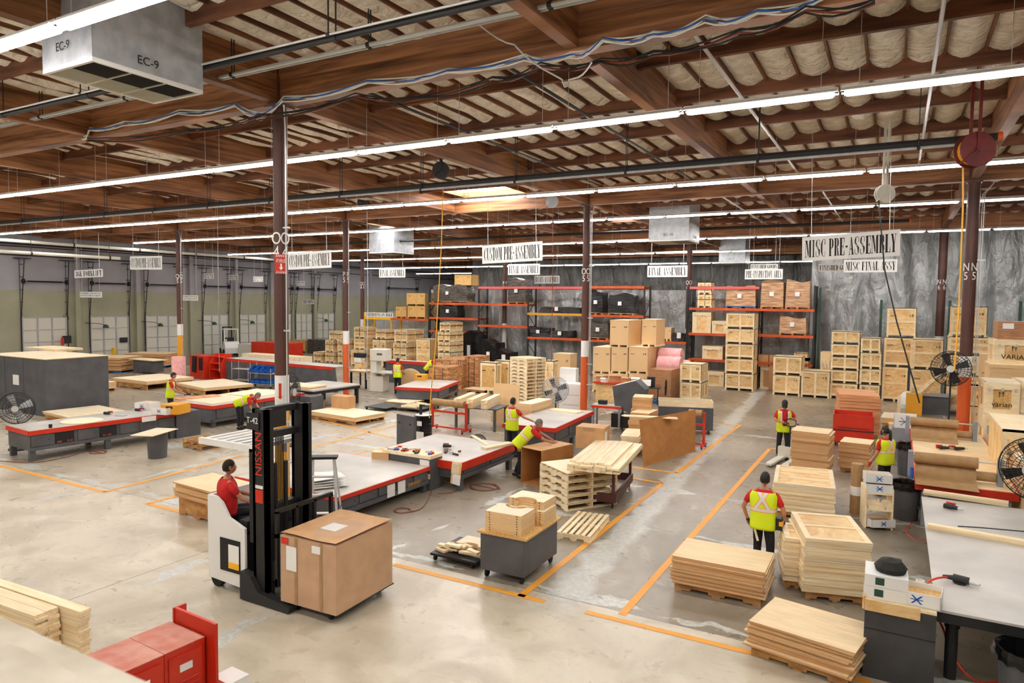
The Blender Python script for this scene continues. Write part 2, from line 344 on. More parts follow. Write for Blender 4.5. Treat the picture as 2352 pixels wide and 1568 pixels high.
for y0, y1 in zip(JY, JY[1:]):
    far = y0 > 42
    for x0, x1, k in fx:
        if any(x1 > s[0] and x0 < s[1] and y1 > s[2]+.1 and y0 < s[3]-.1 for s in SKY): continue
        if k: st.box(x0-.02, x0+.02, y0+.05, y1-.05, 9.08, 9.2)
        sg = rnd.uniform(.05, .17) if x0 > -22 else rnd.uniform(.02, .08); e = rnd.uniform(-.5, .5); fl = rnd.random()
        def f(u, v, x0=x0, x1=x1, y0=y0, y1=y1, sg=sg, e=e, fl=fl):
            s = math.sin(PI*u); lip = (.10 if fl > .3 else .03)*(max(0, 1-v*5)+max(0, 1-(1-v)*6))*s
            z = 9.18-sg*s*(.45+.55*math.sin(PI*(v**(1+e*.6))))-lip-.02*math.sin(9*v+20*fl)*s
            return (x0+(x1-x0)*u, y0+.05+(y1-y0-.1)*v, z)
        ins.grid(f, 3 if far else 5, 3 if far else 7)
tag(st.build('stiffener', 'joist', frm), kind='stuff')
tag(ins.build('insulation', 'foil', ceil, smooth=True), kind='stuff')
for i, s in enumerate(SKY):
    m = MB(); m.box(s[0], s[1], s[2], s[3], 9.2, 9.26); struct(m.build('window_%d' % (i+1), 'skylight'))
    m = MB()
    for a, b, c, d in ((s[0]-.06, s[0], s[2], s[3]), (s[1], s[1]+.06, s[2], s[3]), (s[0], s[1], s[2]-.06, s[2]), (s[0], s[1], s[3], s[3]+.06)): m.box(a, b, c, d, 9.0, 9.26)
    m.build('window_frame', 'glulam', bpy.data.objects['window_%d' % (i+1)])
# steel columns
def text(body, size, mat, parent, loc, rz=0, rx=PI/2, sx=1., name='lettering', align='CENTER', ext=.002):
    c = bpy.data.curves.new(name, 'FONT'); c.body = body; c.size = size; c.align_x = align; c.align_y = 'CENTER'; c.extrude = ext; c.resolution_u = 3
    c.materials.append(M[mat]); t = bpy.data.objects.new('t', c); me = bpy.data.meshes.new_from_object(t); me.name = name; bpy.data.objects.remove(t); o = bpy.data.objects.new(name, me); C.objects.link(o); o.parent = parent; o.location = loc; o.rotation_euler = (rx, 0, rz); o.scale.x = sx
    return o
def column(x, y, code, low, r, label, fire=False, cond=0):
    t = empty('column', (x, y, 0), 0, label, 'column', kind='structure')
    m = MB(); m.cyl((0, 0, 3.13), (0, 0, ZB-.03), r, n=20).box(-.2, .2, -.2, .2, ZB-.04, ZB).box(-.16, .16, -.16, .16, ZB, ZB+.5); m.build('shaft', 'brown', t, smooth=False)
    MB().cyl((0, 0, 2.5), (0, 0, 3.13), r+.003, n=20).build('white_band', 'white', t)
    MB().cyl((0, 0, 0), (0, 0, 2.5), r+.003, n=20).build('lower_band', low, t)
    if code:
        tw = math.atan2(-x, y)  # turn towards the open floor
        for s in (-1, 1):
            a = tw*1. + s*.62
            for k, ch in enumerate(code):
                text(ch, .34, 'white', t, (math.sin(a)*(r+.006), -math.cos(a)*(r+.006), 5.8-.27*k), a, sx=.8)
    if fire:
        m = MB(); m.T = Matrix.Rotation(math.atan2(-x, y)+.02, 4, 'Z'); m.box(-.115, .115, -r-.012, -r-.002, 5.12, 5.5); m.build('fire_sign', 'red', t)
        f = [c for c in kids(t) if c.name.startswith('fire_sign')][0]; a = math.atan2(-x, y)+.02; q = r+.016
        text('FIRE', .1, 'paper', f, (math.sin(a)*q, -math.cos(a)*q, 5.37), a)
        m = MB(); m.T = Matrix.Rotation(a, 4, 'Z')
        for z0 in (5.13, 5.45):
            for k in range(6): m.prism([(-.1+k*.033, z0), (-.085+k*.033, z0), (-.07+k*.033, z0+.04), (-.085+k*.033, z0+.04)], -q, -q+.003, axis='y')
        m.prism([(-.015, 5.32), (.015, 5.32), (.015, 5.25), (.04, 5.25), (0, 5.19), (-.04, 5.25), (-.015, 5.25)], -q, -q+.003, axis='y'); m.build('sign_marks', 'paper', f)
    if cond:
        m = MB()
        for k in range(cond): m.tube([(r+.05+k*.05, -.04, .9), (r+.05+k*.05, -.04, ZB-.4), (r+.3, -.3, ZB-.1)], .014)
        for z in (1.4, 2.2, 4, 6): m.box(r-.02, r+.1+.05*cond, -.06, -.02, z, z+.03)
        m.build('conduit', 'metal', t)
    return t
column(COLX[3], COLY[0], 'O4', 'amber', .135, 'brown steel column with white and yellow base behind the moving forklift mast', True, 1)
column(COLX[2], COLY[1], 'P5', 'colorange', .15, 'brown column marked P5 with a white band and orange base', cond=1)
column(COLX[1], COLY[1], 'Q5', 'amber', .15, 'brown column with yellow base in front of the dock doors', cond=1)
column(COLX[3], COLY[1], 'O5', 'colorange', .14, 'brown column with orange base beside the tall stack of crates', cond=2)
column(COLX[4], COLY[1], 'N5', 'colorange', .17, 'brown column with orange base at the right behind the round cage fan', cond=2)
column(COLX[4], COLY[2], 'N6', 'white', .19, 'dark brown column standing against the silver tarpaulin at the right')
column(COLX[3], COLY[2], 'O6', 'white', .15, 'dark column rising behind the rack with the wrapped crates')
column(COLX[2], COLY[2], 'P6', 'white', .15, 'dark column behind the long rack of wrapped black goods')
column(COLX[1], COLY[2], 'Q6', 'white', .15, 'brown column above the yellow end of the low rack')
m = bpy.data.objects
# poster and fire arrow on the near column
c4 = [o for o in bpy.data.objects if o.name.startswith('column') and abs(o.location.y-9.74) < .1][0]
q = MB(); q.T = Matrix.Rotation(math.atan2(10.62, 9.74), 4, 'Z'); q.box(-.1, .02, -.15, -.142, 2.62, 3.02, 0).prism([(-.06, 2.98), (-.01, 2.98), (-.01, 2.72), (.01, 2.72), (-.035, 2.66), (-.08, 2.72), (-.06, 2.72)], -.155, -.151, 1, 'y').box(-.02, .1, -.15, -.142, 1.62, 2.05, 2)
q.build('notice', ['paper', 'red', 'inkgrey'], c4)
# ---------------- strip lights ----------------
proto = empty('strip_light', (0, 0, 0), 0, 'strip light', 'ceiling light')
m = MB(); m.box(-1.2, 1.2, -.045, .045, 0, .07); m.prism([(-.045, .05), (-.12, 0), (-.115, -.012), (-.04, .0), (.04, .0), (.115, -.012), (.12, 0), (.045, .05)], -1.2, 1.2, axis='x')
m.build('housing', 'white', proto)
for s in (-1, 1): MB().cyl((-1.12, s*.055, -.03), (1.12, s*.055, -.03), .034, n=6, cap=False).build('tube', 'tube', proto)
for s in (-1, 1): MB().cyl((s*1.15, 0, -.03), (s*1.125, 0, -.03), .05, n=6).build('lampholder', 'galv', proto)
for s in (-.95, .95): MB().box(s-.004, s+.004, -.004, .004, .07, 1.15).build('chain', 'metal', proto)
PT = snap(proto); first = True
ROWS = [(-1.6, 8.0, -30, 8, .3), (4.95, 8.0, -40, 8, None), (12.0, 7.93, -48.5, 9, 1565.6), (19.8, 8.02, -48.5, 9, 1552), (26.8, 8.03, -44.6, 9, 1530), (36.3, 7.98, -46.4, 10, 1420), (44.8, 7.92, -46, -4.6, 1428), (53, 7.68, -48.4, -5, 1125), (62, 7.52, -48, -38.5, 1086), (70, 7.38, -47, -44, None)]  # first row is out of view, added to light the near things
ORD = ['added behind the camera', 'nearest the camera', 'second from the camera', 'third from the camera', 'fourth from the camera', 'fifth from the camera', 'sixth from the camera', 'seventh from the camera', 'eighth from the camera', 'farthest from the camera']
for (y, z, x0, x1, jp), od in zip(ROWS, ORD):
    ph = gy(jp, 400, y).x if jp and jp > 1 else gy(136, 56, y).x
    k = math.ceil((x0-ph)/2.438)
    while ph+2.438*(k+1) <= x1:
        lb, gp = 'white fluorescent strip light in the row of lights ' + od, 'strip lights in the row ' + od; loc = (ph+2.438*(k+.5), y, z)
        if first: o = proto; o.location = loc; o['label'] = lb; o['group'] = gp; first = False
        else: dup(PT, loc, None, lb, gp)
        k += 1
lights = {}
for o in C.objects:
    if o.name.startswith('strip_light'):
        for c in o.children:
            if c.name.startswith('chain'): c.scale.z = (9.09-o.location.z)/1.15
        d = o.location-EYE+Vector((0, 0, 0)); v = [(p-EYE) for p in (o.location+Vector((-1.1, 0, 0)), o.location+Vector((1.1, 0, 0)))]
        for p in v:
            z = p.dot(CF); px, py = 1176+FPX*p.dot(CR)/max(z, .01), 784-FPX*p.dot(CU)/max(z, .01)
            if z > 0 and 0 < px < 2352 and 0 < py < 1568: lights.setdefault(o['group'], []).append(o); break
W20 = 'leftmost second third fourth fifth sixth seventh eighth ninth tenth eleventh twelfth thirteenth fourteenth fifteenth sixteenth seventeenth eighteenth nineteenth twentieth'.split()
for g, ls in lights.items():
    ls.sort(key=lambda o: o.location.x)
    for i, o in enumerate(ls):
        w_ = W20[i] + (' from the left' if i else '') if i < 12 else (W20[len(ls)-1-i] + ' from the right').replace('leftmost from the right', 'rightmost')
        o['label'] = 'fluorescent strip light, %s in the %s' % (w_, g.replace('strip lights in the ', '').replace('row ', 'row ', 1))
# ---------------- dock doors and wall fittings on the left wall ----------------
def dock_door(n, y0, y1, ztop=3.2, zspr=5.55):
    d = struct(empty('door_%d' % n, (XW, (y0+y1)/2, 0))); w2 = (y1-y0)/2; X = .06
    m = MB(); m.box(0, X, -w2, w2, 0, ztop)
    k = 14
    for i in range(k): m.box(X, X+.02, -w2+.02, w2-.02, ztop*i/k+.03, ztop*(i+1)/k-.03)
    m.build('door_panel', 'offwhite', d)
    m = MB()
    for i in range(5): m.box(X+.02, X+.05, -w2, w2, ztop*i/4-.02*(i > 0), ztop*i/4+.03)
    for u in (-1, -.33, .33, 1): m.box(X+.02, X+.06, u*w2-.04, u*w2+.04, 0, ztop)
    m.build('door_frame', 'galv', d)
    m = MB()
    for s in (-1, 1): m.tube([(.12, s*(w2+.06), 0), (.12, s*(w2+.06), ztop), (.55, s*(w2+.0), 7)], .035, 4); m.tube([(.05, s*(w2+.06), 1), (.05, s*(w2+.06), 7)], .02, 4); m.box(.02, .6, s*w2-.4, s*w2+.4, 6.98, 7.02)
    for s in (-1, 1):
        for q in range(5): m.box(0, .15+.08*q, s*w2-.02, s*w2+.02, 3.4+.8*q, 3.44+.8*q)
    m.build('door_track', 'dark', d)
    m = MB(); m.cyl((.3, -w2-.1, zspr), (.3, w2+.1, zspr), .025, n=6); m.cyl((.3, -w2+.3, zspr), (.3, w2-.3, zspr), .055, n=6)
    for s in (-1, 1): m.cyl((.3, s*(w2+.02), zspr), (.3, s*(w2-.08), zspr), .17, n=10)
    m.build('torsion_spring', 'black', d)
    return d
dy = [(23.5, 26.2), (27.8, 30.5), (31.85, 34.6), (36.75, 39.1), (40.3, 43.0), (44.2, 46.0), (46.6, 48.6), (49.3, 51.6)]
for i, (a, b) in enumerate(dy): dock_door(i+1, a, b)
dock_door(len(dy)+1, 59.8, 65, 3.4, 5.9)
for y in (26.9, 31.2, 35.6, 39.9, 43.7, 48.95, 53, 57):
    i = (26.9, 31.2, 35.6, 39.9, 43.7, 48.95, 53, 57).index(y)
    m = MB(); m.box(XW, XW+.28, y-.16, y+.16, 0, 9.2 if i != 1 else 7); struct(m.build('trim_%d' % (i+1), 'wall'))
lamp = empty('dock_lamp', (XW, 27.5, 2.7), 0, '', 'lamp')
MB().tube([(0, 0, .1), (.1, .0, .1), (.5, .6, .05), (.7, .9, -.05)], .02).build('arm', 'black', lamp); m = MB(); m.lathe([(.04, .1), (.16, .02), (.2, -.12), (.17, -.14)], 12, c=(.7, 1., -.12)); m.build('lamp_shade', 'greenst', lamp)
LT = snap(lamp)
for i, (y, nm) in enumerate(((27.5, 'the first'), (31.6, 'the second'), (36.3, 'the fourth'), (40.1, 'the fifth'), (48.9, 'the farthest small'))):
    lb = 'dark green dock lamp on a swing arm beside %s dock door' % nm
    if i == 0: lamp['label'] = lb
    else: dup(LT, (XW, y, 2.7), None, lb)
def bollard(x, y, label, h=1.05): tag(MB().cyl((0, 0, 0), (0, 0, h), .14, n=14).build('bollard', 'yellow', loc=(x, y, 0)), label, 'bollard')
p = gx(115, 800, XW+.9); bollard(p.x, p.y, 'yellow bollard beside the leftmost dock door')
p = gx(160, 800, XW+.9); bollard(p.x, p.y, 'yellow bollard left of the sheets stacked at the dock doors')
p = gx(262, 800, XW+.5); bollard(p.x, p.y, 'yellow post mostly hidden between the two dock side plywood stacks', 1.0)
def boxthing(name, mat, loc, d, label, cat, rz=0, bevel=0, group=None):
    m = MB(); m.box(-d[0]/2, d[0]/2, -d[1]/2, d[1]/2, 0, d[2]); return tag(m.build(name, mat, loc=loc, rz=rz, bevel=bevel), label, cat, group)
p = gx(157, 788, XW+.3); m = boxthing('control_box', 'dark', (XW+.12, p.y, p.z), (.2, .5, .5), 'dark electrical box on the wall pillar left of the 28 door', 'electrical box')
p = gx(287, 786, XW+.3); boxthing('control_box', 'dark', (XW+.12, p.y, p.z), (.2, .5, .35), 'dark electrical box left of the third dock door', 'electrical box')
for px, y, lb in ((145, 800, 'red fire extinguisher hanging on the wall pillar by the 28 door'),):
    p = gx(px, 797, XW+.45); e = empty('fire_extinguisher', (XW+.4, p.y, 1.35), 0, lb, 'fire extinguisher')
    MB().lathe([(0, 0), (.09, 0), (.09, .45), (.03, .52), (.03, .56), (0, .56)], 12).build('body', 'red', e); MB().box(-.03, .09, -.02, .02, .56, .6).build('handle', 'black', e)
for px, py, n in ((151, 731, '28'), (282, 731, '29'), (405, 729, '30')):
    p = gx(px, py, XW+.03); o = text(n, .42, 'ink', None, (XW+.03, p.y, p.z), PI/2, name='door_number'); tag(o, {'28': 'black painted number 28 beside the second dock door', '29': 'black painted 29 left of the third dock door', '30': 'black painted 30 partly behind the yellow based column'}[n], 'number')
for i, (px, py, s) in enumerate(((120, 779, .4), (262, 772, .4), (376, 766, .4), (573, 763, .35), (655, 760, .35))):
    p = gx(px, py, XW+.03); e = tag(MB().box(0, .02, -s/2, s/2, -.35, .35).build('safety_sign', 'paper', loc=(XW+.02, p.y, p.z)), 'small white warning sign, number %s along the dock wall counted from the left' % 'one two three four five'.split()[i], 'sign')
    e['label'] = 'small white safety notice right of the %s dock door' % ['first', 'second', 'third', 'fifth', 'seventh'][i]
    MB().box(.021, .025, -s*.4, s*.4, .12, .28).box(.021, .025, -s*.3, s*.3, -.1, 0).build('notice_text', 'red', e)
# ---------------- tarpaulins ----------------
def tarp(name, x0, x1, y, z0, z1, mat, label, n=90, amp=.12, seed=1):
    r = random.Random(seed); ph = [(r.uniform(.6, 2.6), r.uniform(0, 6), r.uniform(.3, 1)) for _ in range(5)]
    kn = [r.uniform(x0, x1) for _ in range(4)]
    def f(u, v):
        x = x0+(x1-x0)*u; z = z0+(z1-z0)*v
        d = sum(a*math.sin(w*x*2.2+p+v*1.3*w) for w, p, a in ph)*amp/2.6
        for k in kn: d += .28*math.exp(-((x-k)/.22)**2)*(v**.5)*(.6+.4*math.sin(k*9+v*4))*amp*5
        return (x, y-d, z)
    return tag(MB().grid(f, n, 24).build(name, mat, smooth=True), label, 'tarpaulin')
YT = 41.6
xs = gy(1865, 600, YT).x
tarp('tarpaulin', xs, 10, YT, 0, 8.4, 'tarpgrey', 'silver grey tarpaulin wall hanging from the roof at the right', 200, .3, 4)
tarp('tarpaulin', gy(1300, 600, YT).x, xs-.05, YT+.05, 0, 5.4, 'tarpgrey', 'grey tarpaulin behind the rack bays and the gap at the centre right', 140, .2, 5)
tarp('tarpaulin', gy(985, 600, YT).x, gy(1300, 600, YT).x, YT+.1, 0, 5.4, 'tarpgrey', 'grey tarpaulin hanging behind the left bays of the long rack', 110, .2, 9)
tarp('tarpaulin', gy(858, 760, YT).x, gy(985, 600, YT).x, YT+.15, 0, 3.35, 'tarpgrey', 'low grey tarpaulin behind the short yellow and orange rack', 50, .08, 6)
tarp('tarpaulin', gy(1085, 620, 57.3).x, gy(1868, 600, 57.3).x, 57.3, 0, 8.4, 'tarpdark', 'dark upper tarpaulin seen above the racks far behind', 170, .2, 7)
# ---------------- floor lines ----------------
def fline(p, q, label, wd=.125):
    a, b = gz(*p), gz(*q); d = (b-a).normalized(); s = Vector((-d.y, d.x, 0))*wd/2
    m = MB(); m.add([a-s, a+s, b+s, b-s], [(3, 2, 1, 0)]); o = m.build('floor_line', 'mark', loc=(0, 0, .004)); o['kind'] = 'structure'; o['label'] = label; return o
for p, q, lb in (((0, 1069), (239, 1130), 'yellow floor line at the left edge'), ((239, 1130), (560, 1045), 'yellow floor line running up from its left corner'), ((338, 1157), (478, 1190), 'yellow line in front of the stack beside the forklift'), ((338, 1157), (412, 1137), 'short yellow line beside that stack'),
                 ((905, 1296), (1252, 1382), 'yellow line in front of the grey rolling cart'), ((1195, 1370), (1523, 1109), 'yellow line right of the grey rolling cart'), ((1523, 1109), (1415, 1093), 'short yellow line behind the lumber cart'), ((1425, 1070), (1555, 1086), 'yellow line under the brown board'), ((1555, 1086), (1700, 975), 'yellow line running back right of the brown board'), ((1695, 978), (1625, 970), 'short far yellow line'),
                 ((1428, 1412), (1768, 1030), 'yellow line along the aisle beside the workers'), ((1768, 1030), (1800, 1032), 'short yellow line by the pallet jack'), ((1345, 1405), (2000, 1567), 'yellow line along the near edge at lower right'), ((690, 1035), (1010, 948), 'thin yellow line across the middle floor'), ((690, 1068), (1030, 1000), 'thin yellow line nearer across the middle floor'), ((700, 955), (900, 1005), 'thin yellow cross line of the middle floor')):
    fline(p, q, lb)
# camera side ledge
a = gz(0, 1410, 3.9); m = MB(); m.box(-6, 1.2, .15, a.y, 3.8, 3.9); m.box(-6, 1.2, .15, a.y-.08, 3.9, 3.93)
struct(m.build('trim_9', 'ledge', bevel=.01)); print('ledge y', a.y)
# ---------------- pipes, cables, coolers ----------------
def pipe(name, pts, r, mat, label, cat='pipe', n=8):
    m = MB(); o0 = Vector(pts[0]); m.tube([Vector(p)-o0 for p in pts], r, n); return tag(m.build(name, mat, loc=o0), label, cat)
def xpipe(name, px, py, y, x0, x1, r, mat, label, hang=True):   # a pipe across the hall, through the given sight line
    z = gy(px, py, y).z; t = empty(name, (x0, y, z), 0, label, 'pipe')
    MB().cyl((0, 0, 0), (x1-x0, 0, 0), r, n=8).build('pipe_run', mat, t)
    me = MB().box(-.008, .008, -.008, .008, 0, 9.1-z).cyl((-.03, 0, 0), (.03, 0, 0), r+.012, n=8).mesh('hanger', 'dark'); k = x0+1.5
    while k < x1: o = bpy.data.objects.new('hanger', me); C.objects.link(o); o.parent = t; o.location.x = k-x0; k += 3.05
    return t
xpipe('sprinkler_main', 700, 103, 7.6, -30, 6, .05, 'dark', 'black pipe crossing behind the near roof cooler')
xpipe('conduit_run', 700, 92, 7.45, -30, 6, .018, 'metal', 'thin bright conduit above the near black pipe')
xpipe('conduit_run', 700, 135, 8.3, -30, 6, .035, 'metal', 'thick bright conduit running just in front of the near roof girder')
xpipe('cable_tray', 700, 142, 8.35, -30, 6, .02, 'galv', 'grey cables strapped under the thick bright conduit')
xpipe('sprinkler_main', 1118, 415, 16.2, -47, 1.55, .075, 'dark', 'black sprinkler main crossing below the third light row')
xpipe('conduit_run', 1118, 423, 16.1, -47, 1.3, .03, 'galv', 'thin pipe strapped below the black sprinkler main')
xpipe('sprinkler_main', 1900, 514, 33, -40, .3, .07, 'dark', 'far black sprinkler main ending above the large white reel')
t = [o for o in C.objects if o.name.startswith('sprinkler_main')]
MB().cyl((48.55, 0, 0), (48.63, 0, 0), .085, n=10).build('end_cap', 'colorange', t[1])
MB().cyl((40.3, 0, 0), (40.38, 0, 0), .08, n=10).build('end_cap', 'colorange', t[2])
def ypipe(px, py, z, y0, y1, r, mat, label):
    p = gz(px, py, z); return tag(MB().cyl((0, y0, 0), (0, y1, 0), r, n=8).build('sprinkler_branch', mat, loc=(p.x, 0, z)), label, 'pipe')
ypipe(1622, 116, 8.78, 10, 24.8, .033, 'metal', 'sprinkler pipe running back across the right roof bay')
ypipe(1217, 184, 8.78, 10, 24.8, .033, 'dark', 'dark sprinkler pipe running back across the middle roof bay')
ypipe(2166, 20, 8.78, 10, 24.8, .033, 'metal', 'steep bright sprinkler pipe at the upper right')
ypipe(901, 235, 8.78, 10, 24.8, .033, 'dark', 'dark sprinkler pipe under the roof bay left of centre')
ypipe(300, 130, 8.78, 1, 9.5, .033, 'dark', 'dark pipe behind the upper corner of the near cooler')
ypipe(1640, 440, 8.78, 25.2, 40, .033, 'metal', 'far sprinkler pipe beyond the second girder')
ypipe(1900, 455, 8.78, 25.2, 40, .033, 'metal', 'far sprinkler pipe right of centre beyond the second girder')
for x0, nm in ((-38.5, 'nearer'), (-42, 'farther')):
    a = gx(100, 583, x0) if nm == 'nearer' else gx(130, 560, x0)
    t = empty('radiant_heater', (x0, 12, a.z), 0, '%s white radiant heater tube hanging by the dock wall' % nm, 'heater'); L = gx(275, 600, x0).y-12 if nm == 'nearer' else 30
    MB().cyl((0, 0, 0), (0, L, 0), .09, n=10).build('heater_tube', 'offwhite', t)
    k = 3
    while k < L: MB().box(-.01, .01, k-.01, k+.01, 0, 9.1-a.z).cyl((0, k-.04, 0), (0, k+.04, 0), .11, n=10).build('hanger', 'dark', t); k += 4
for z, r, x, nm in ((7.9, .05, XW+.3, 'upper'), (7.75, .03, XW+.2, 'middle'), (7.2, .03, XW+.15, 'lower')):
    tag(MB().cyl((0, 3, 0), (0, 80, 0), r, n=8).build('wall_pipe', 'dark', loc=(x, 0, z)), '%s dark pipe running along the top of the dock wall' % nm, 'pipe')
def cables(pts, y, mats, r, label, name='cable_bundle'):
    P = [gy(a, b, y) for a, b in pts]; Q = []
    for i in range(len(P)-1):
        for k in range(5): Q.append(P[i].lerp(P[i+1], k/5)+Vector((0, 0, -.07*math.sin(PI*k/5))))
    Q.append(P[-1]); t = empty(name, P[0], 0, label, 'cable'); rr = random.Random(2)
    for j, mt in enumerate(mats):
        off = Vector((0, rr.uniform(-.02, .02), rr.uniform(-.045, .045))); MB().tube([q-P[0]+off+Vector((0, 0, .02*math.sin(i*.9+j*2))) for i, q in enumerate(Q)], r, 5).build('cable', mt, t)
cables([(190, 318), (205, 296), (283, 283), (410, 258), (540, 240), (598, 262), (650, 228), (843, 188), (1028, 162), (1205, 131), (1310, 128), (1384, 90), (1500, 78), (1620, 44), (1740, 28), (1900, -12)], 9.5, ['offwhite', 'offwhite', 'galv', 'offwhite', 'blue'], .012, 'bundle of white and blue cables looped along the near girder')
cables([(200, 322), (430, 300), (600, 268), (815, 221), (960, 224), (1130, 182), (1240, 152), (1380, 140), (1500, 122), (1700, 74), (1850, 24), (2010, 2)], 9.45, ['black', 'black', 'black', 'hose'], .014, 'black cables hung below the white ones on the near girder')
cables([(1096, 60), (1180, 105), (1290, 190), (1305, 192), (1358, 146)], 8.9, ['metal'], .012, 'thin bent conduit dropping from the near girder', 'conduit_run')
def cooler(px, py, zb, dx, dy, code, label):
    p = gz(px, py, zb); t = empty('roof_cooler', (p.x, p.y, zb), 0, label, 'ceiling cooler'); h = 9.3-zb
    m = MB(); m.box(-dx, 0, 0, dy, .06, h); 
    # cross creased sheet on the two faces towards the hall
    m.add([(-dx, -.002, .06), (0, -.002, .06), (0, -.002, h), (-dx, -.002, h), (-dx/2, -.05, h/2)], [(0, 1, 4), (1, 2, 4), (2, 3, 4), (3, 0, 4)])
    m.add([(.002, 0, .06), (.002, dy, .06), (.002, dy, h), (.002, 0, h), (.05, dy/2, h/2)], [(0, 1, 4), (1, 2, 4), (2, 3, 4), (3, 0, 4)]); m.build('casing', 'galv', t)
    m = MB(); m.box(-dx, 0, 0, .05, 0, .06).box(-dx, 0, dy-.05, dy, 0, .06).box(-dx, -dx+.05, .05, dy-.05, 0, .06).box(-.05, 0, .05, dy-.05, 0, .06); m.build('rim', 'white', t)
    for i in range(3):
        for j in range(2):
            m = MB(); x0 = -dx+.06+j*(dx-.12)/2; y0 = .06+i*(dy-.12)/3; w_ = (dx-.12)/2-.02; l_ = (dy-.12)/3-.02
            for k in range(12): m.cbox((x0+w_*(k+.5)/12, y0+l_/2, .03), (.006, l_, .05), ry=(.6 if j else -.6))
            MB().box(x0-.01, x0+w_+.02, y0+l_+.002, y0+l_+.016, -.004, .05).build('louvre_bar', 'offwhite', t) if i < 2 else None
            m.build('louvre', 'black' if j else 'offwhite', t)
    if len(code) > 3: text(code, .17, 'ink', t, (-dx*.5, -.055, .28)); text(code, .17, 'ink', t, (.056, dy*.45, .2), PI/2)
    return t
cooler(212, 139, 7.9, 1.25, 1.75, 'EC-9', 'large galvanised roof cooler marked EC-9 at the upper left')
cooler(1582, 552, 7.35, 1.8, 1.8, 'EC-10', 'galvanised roof cooler marked EC-10 hanging right of centre')
cooler(1711, 604, 7.3, 1.7, 1.7, 'EC-7', 'small far roof cooler above the pre-inspection sign')
cooler(905, 580, 7.4, 1.9, 1.9, 'EC', 'white roof cooler seen above the light row left of centre')
# ---------------- hose reels ----------------
def reel(px, py, y, r, mat, hosemat, hose, label, w_=.14):
    p = gy(px, py, y); t = empty('hose_reel', p, .45, label, 'hose reel')
    m = MB(); m.cyl((-w_/2, 0, 0), (-w_/2-.02, 0, 0), r, n=24); m.cyl((w_/2, 0, 0), (w_/2+.02, 0, 0), r, n=24); t_ = m.build('flange', mat, t); t_.rotation_euler.z = PI/2
    m = MB(); m.cyl((-w_/2, 0, 0), (w_/2, 0, 0), r*.8, n=20); o = m.build('wound_hose', hosemat, t); o.rotation_euler.z = PI/2
    m = MB(); m.box(-.03, .03, -w_/2-.05, -w_/2-.03, -.03, 9.1-p.z if p.z > 8 else 9.1-p.z).box(-.03, .03, w_/2+.03, w_/2+.05, -.03, 9.1-p.z).cyl((0, -w_/2-.06, 0), (0, w_/2+.06, 0), .05, n=10); m.beam((0, -w_/2-.07, 0), (-r*1.1, -w_/2-.07, -r*.9), .05, .02); m.build('bracket', mat, t)
    if hose:
        q = [gy(a, b, yy) for a, b, yy in hose]; m = MB(); Ri = Matrix.Rotation(-.45, 4, 'Z')
        m.tube([Ri @ (v-p) for v in q], .016, 6); m.build('hose', hosemat, t)
reel(488, 408, 19, .24, 'galv', 'galv', [(499, 430, 19), (501, 620, 19), (504, 854, 22)], 'grey hose reel with a long brown hose hanging at the left')
reel(1013, 391, 17.3, .25, 'black', 'hosey', [(1018, 416, 17.3), (1014, 560, 17.2), (1000, 800, 17), (990, 900, 16.9), (986, 960, 16.8)], 'black reel with a long yellow hose hanging to the oil drum')
reel(835, 466, 24, .26, 'dark', 'galv', [(843, 485, 24), (845, 700, 24), (842, 872, 23.5)], 'small grey reel with a hose down to the band saw')
reel(1268, 462, 24, .24, 'galv', 'hose', [(1270, 480, 24), (1270, 620, 24), (1266, 828, 24)], 'pale reel left of the orange based centre column')
reel(2032, 445, 19, .22, 'offwhite', 'black', [(2018, 460, 19), (2032, 620, 18.5), (2060, 740, 18), (2112, 925, 17.8)], 'large off white reel above the large hanging sign', .1)
reel(2238, 345, 16, .33, 'maroon', 'hosey', [(2212, 385, 16), (2212, 470, 16), (2203, 700, 16), (2192, 850, 15.6)], 'large dusty red reel at the upper right with a yellow hose', .2)
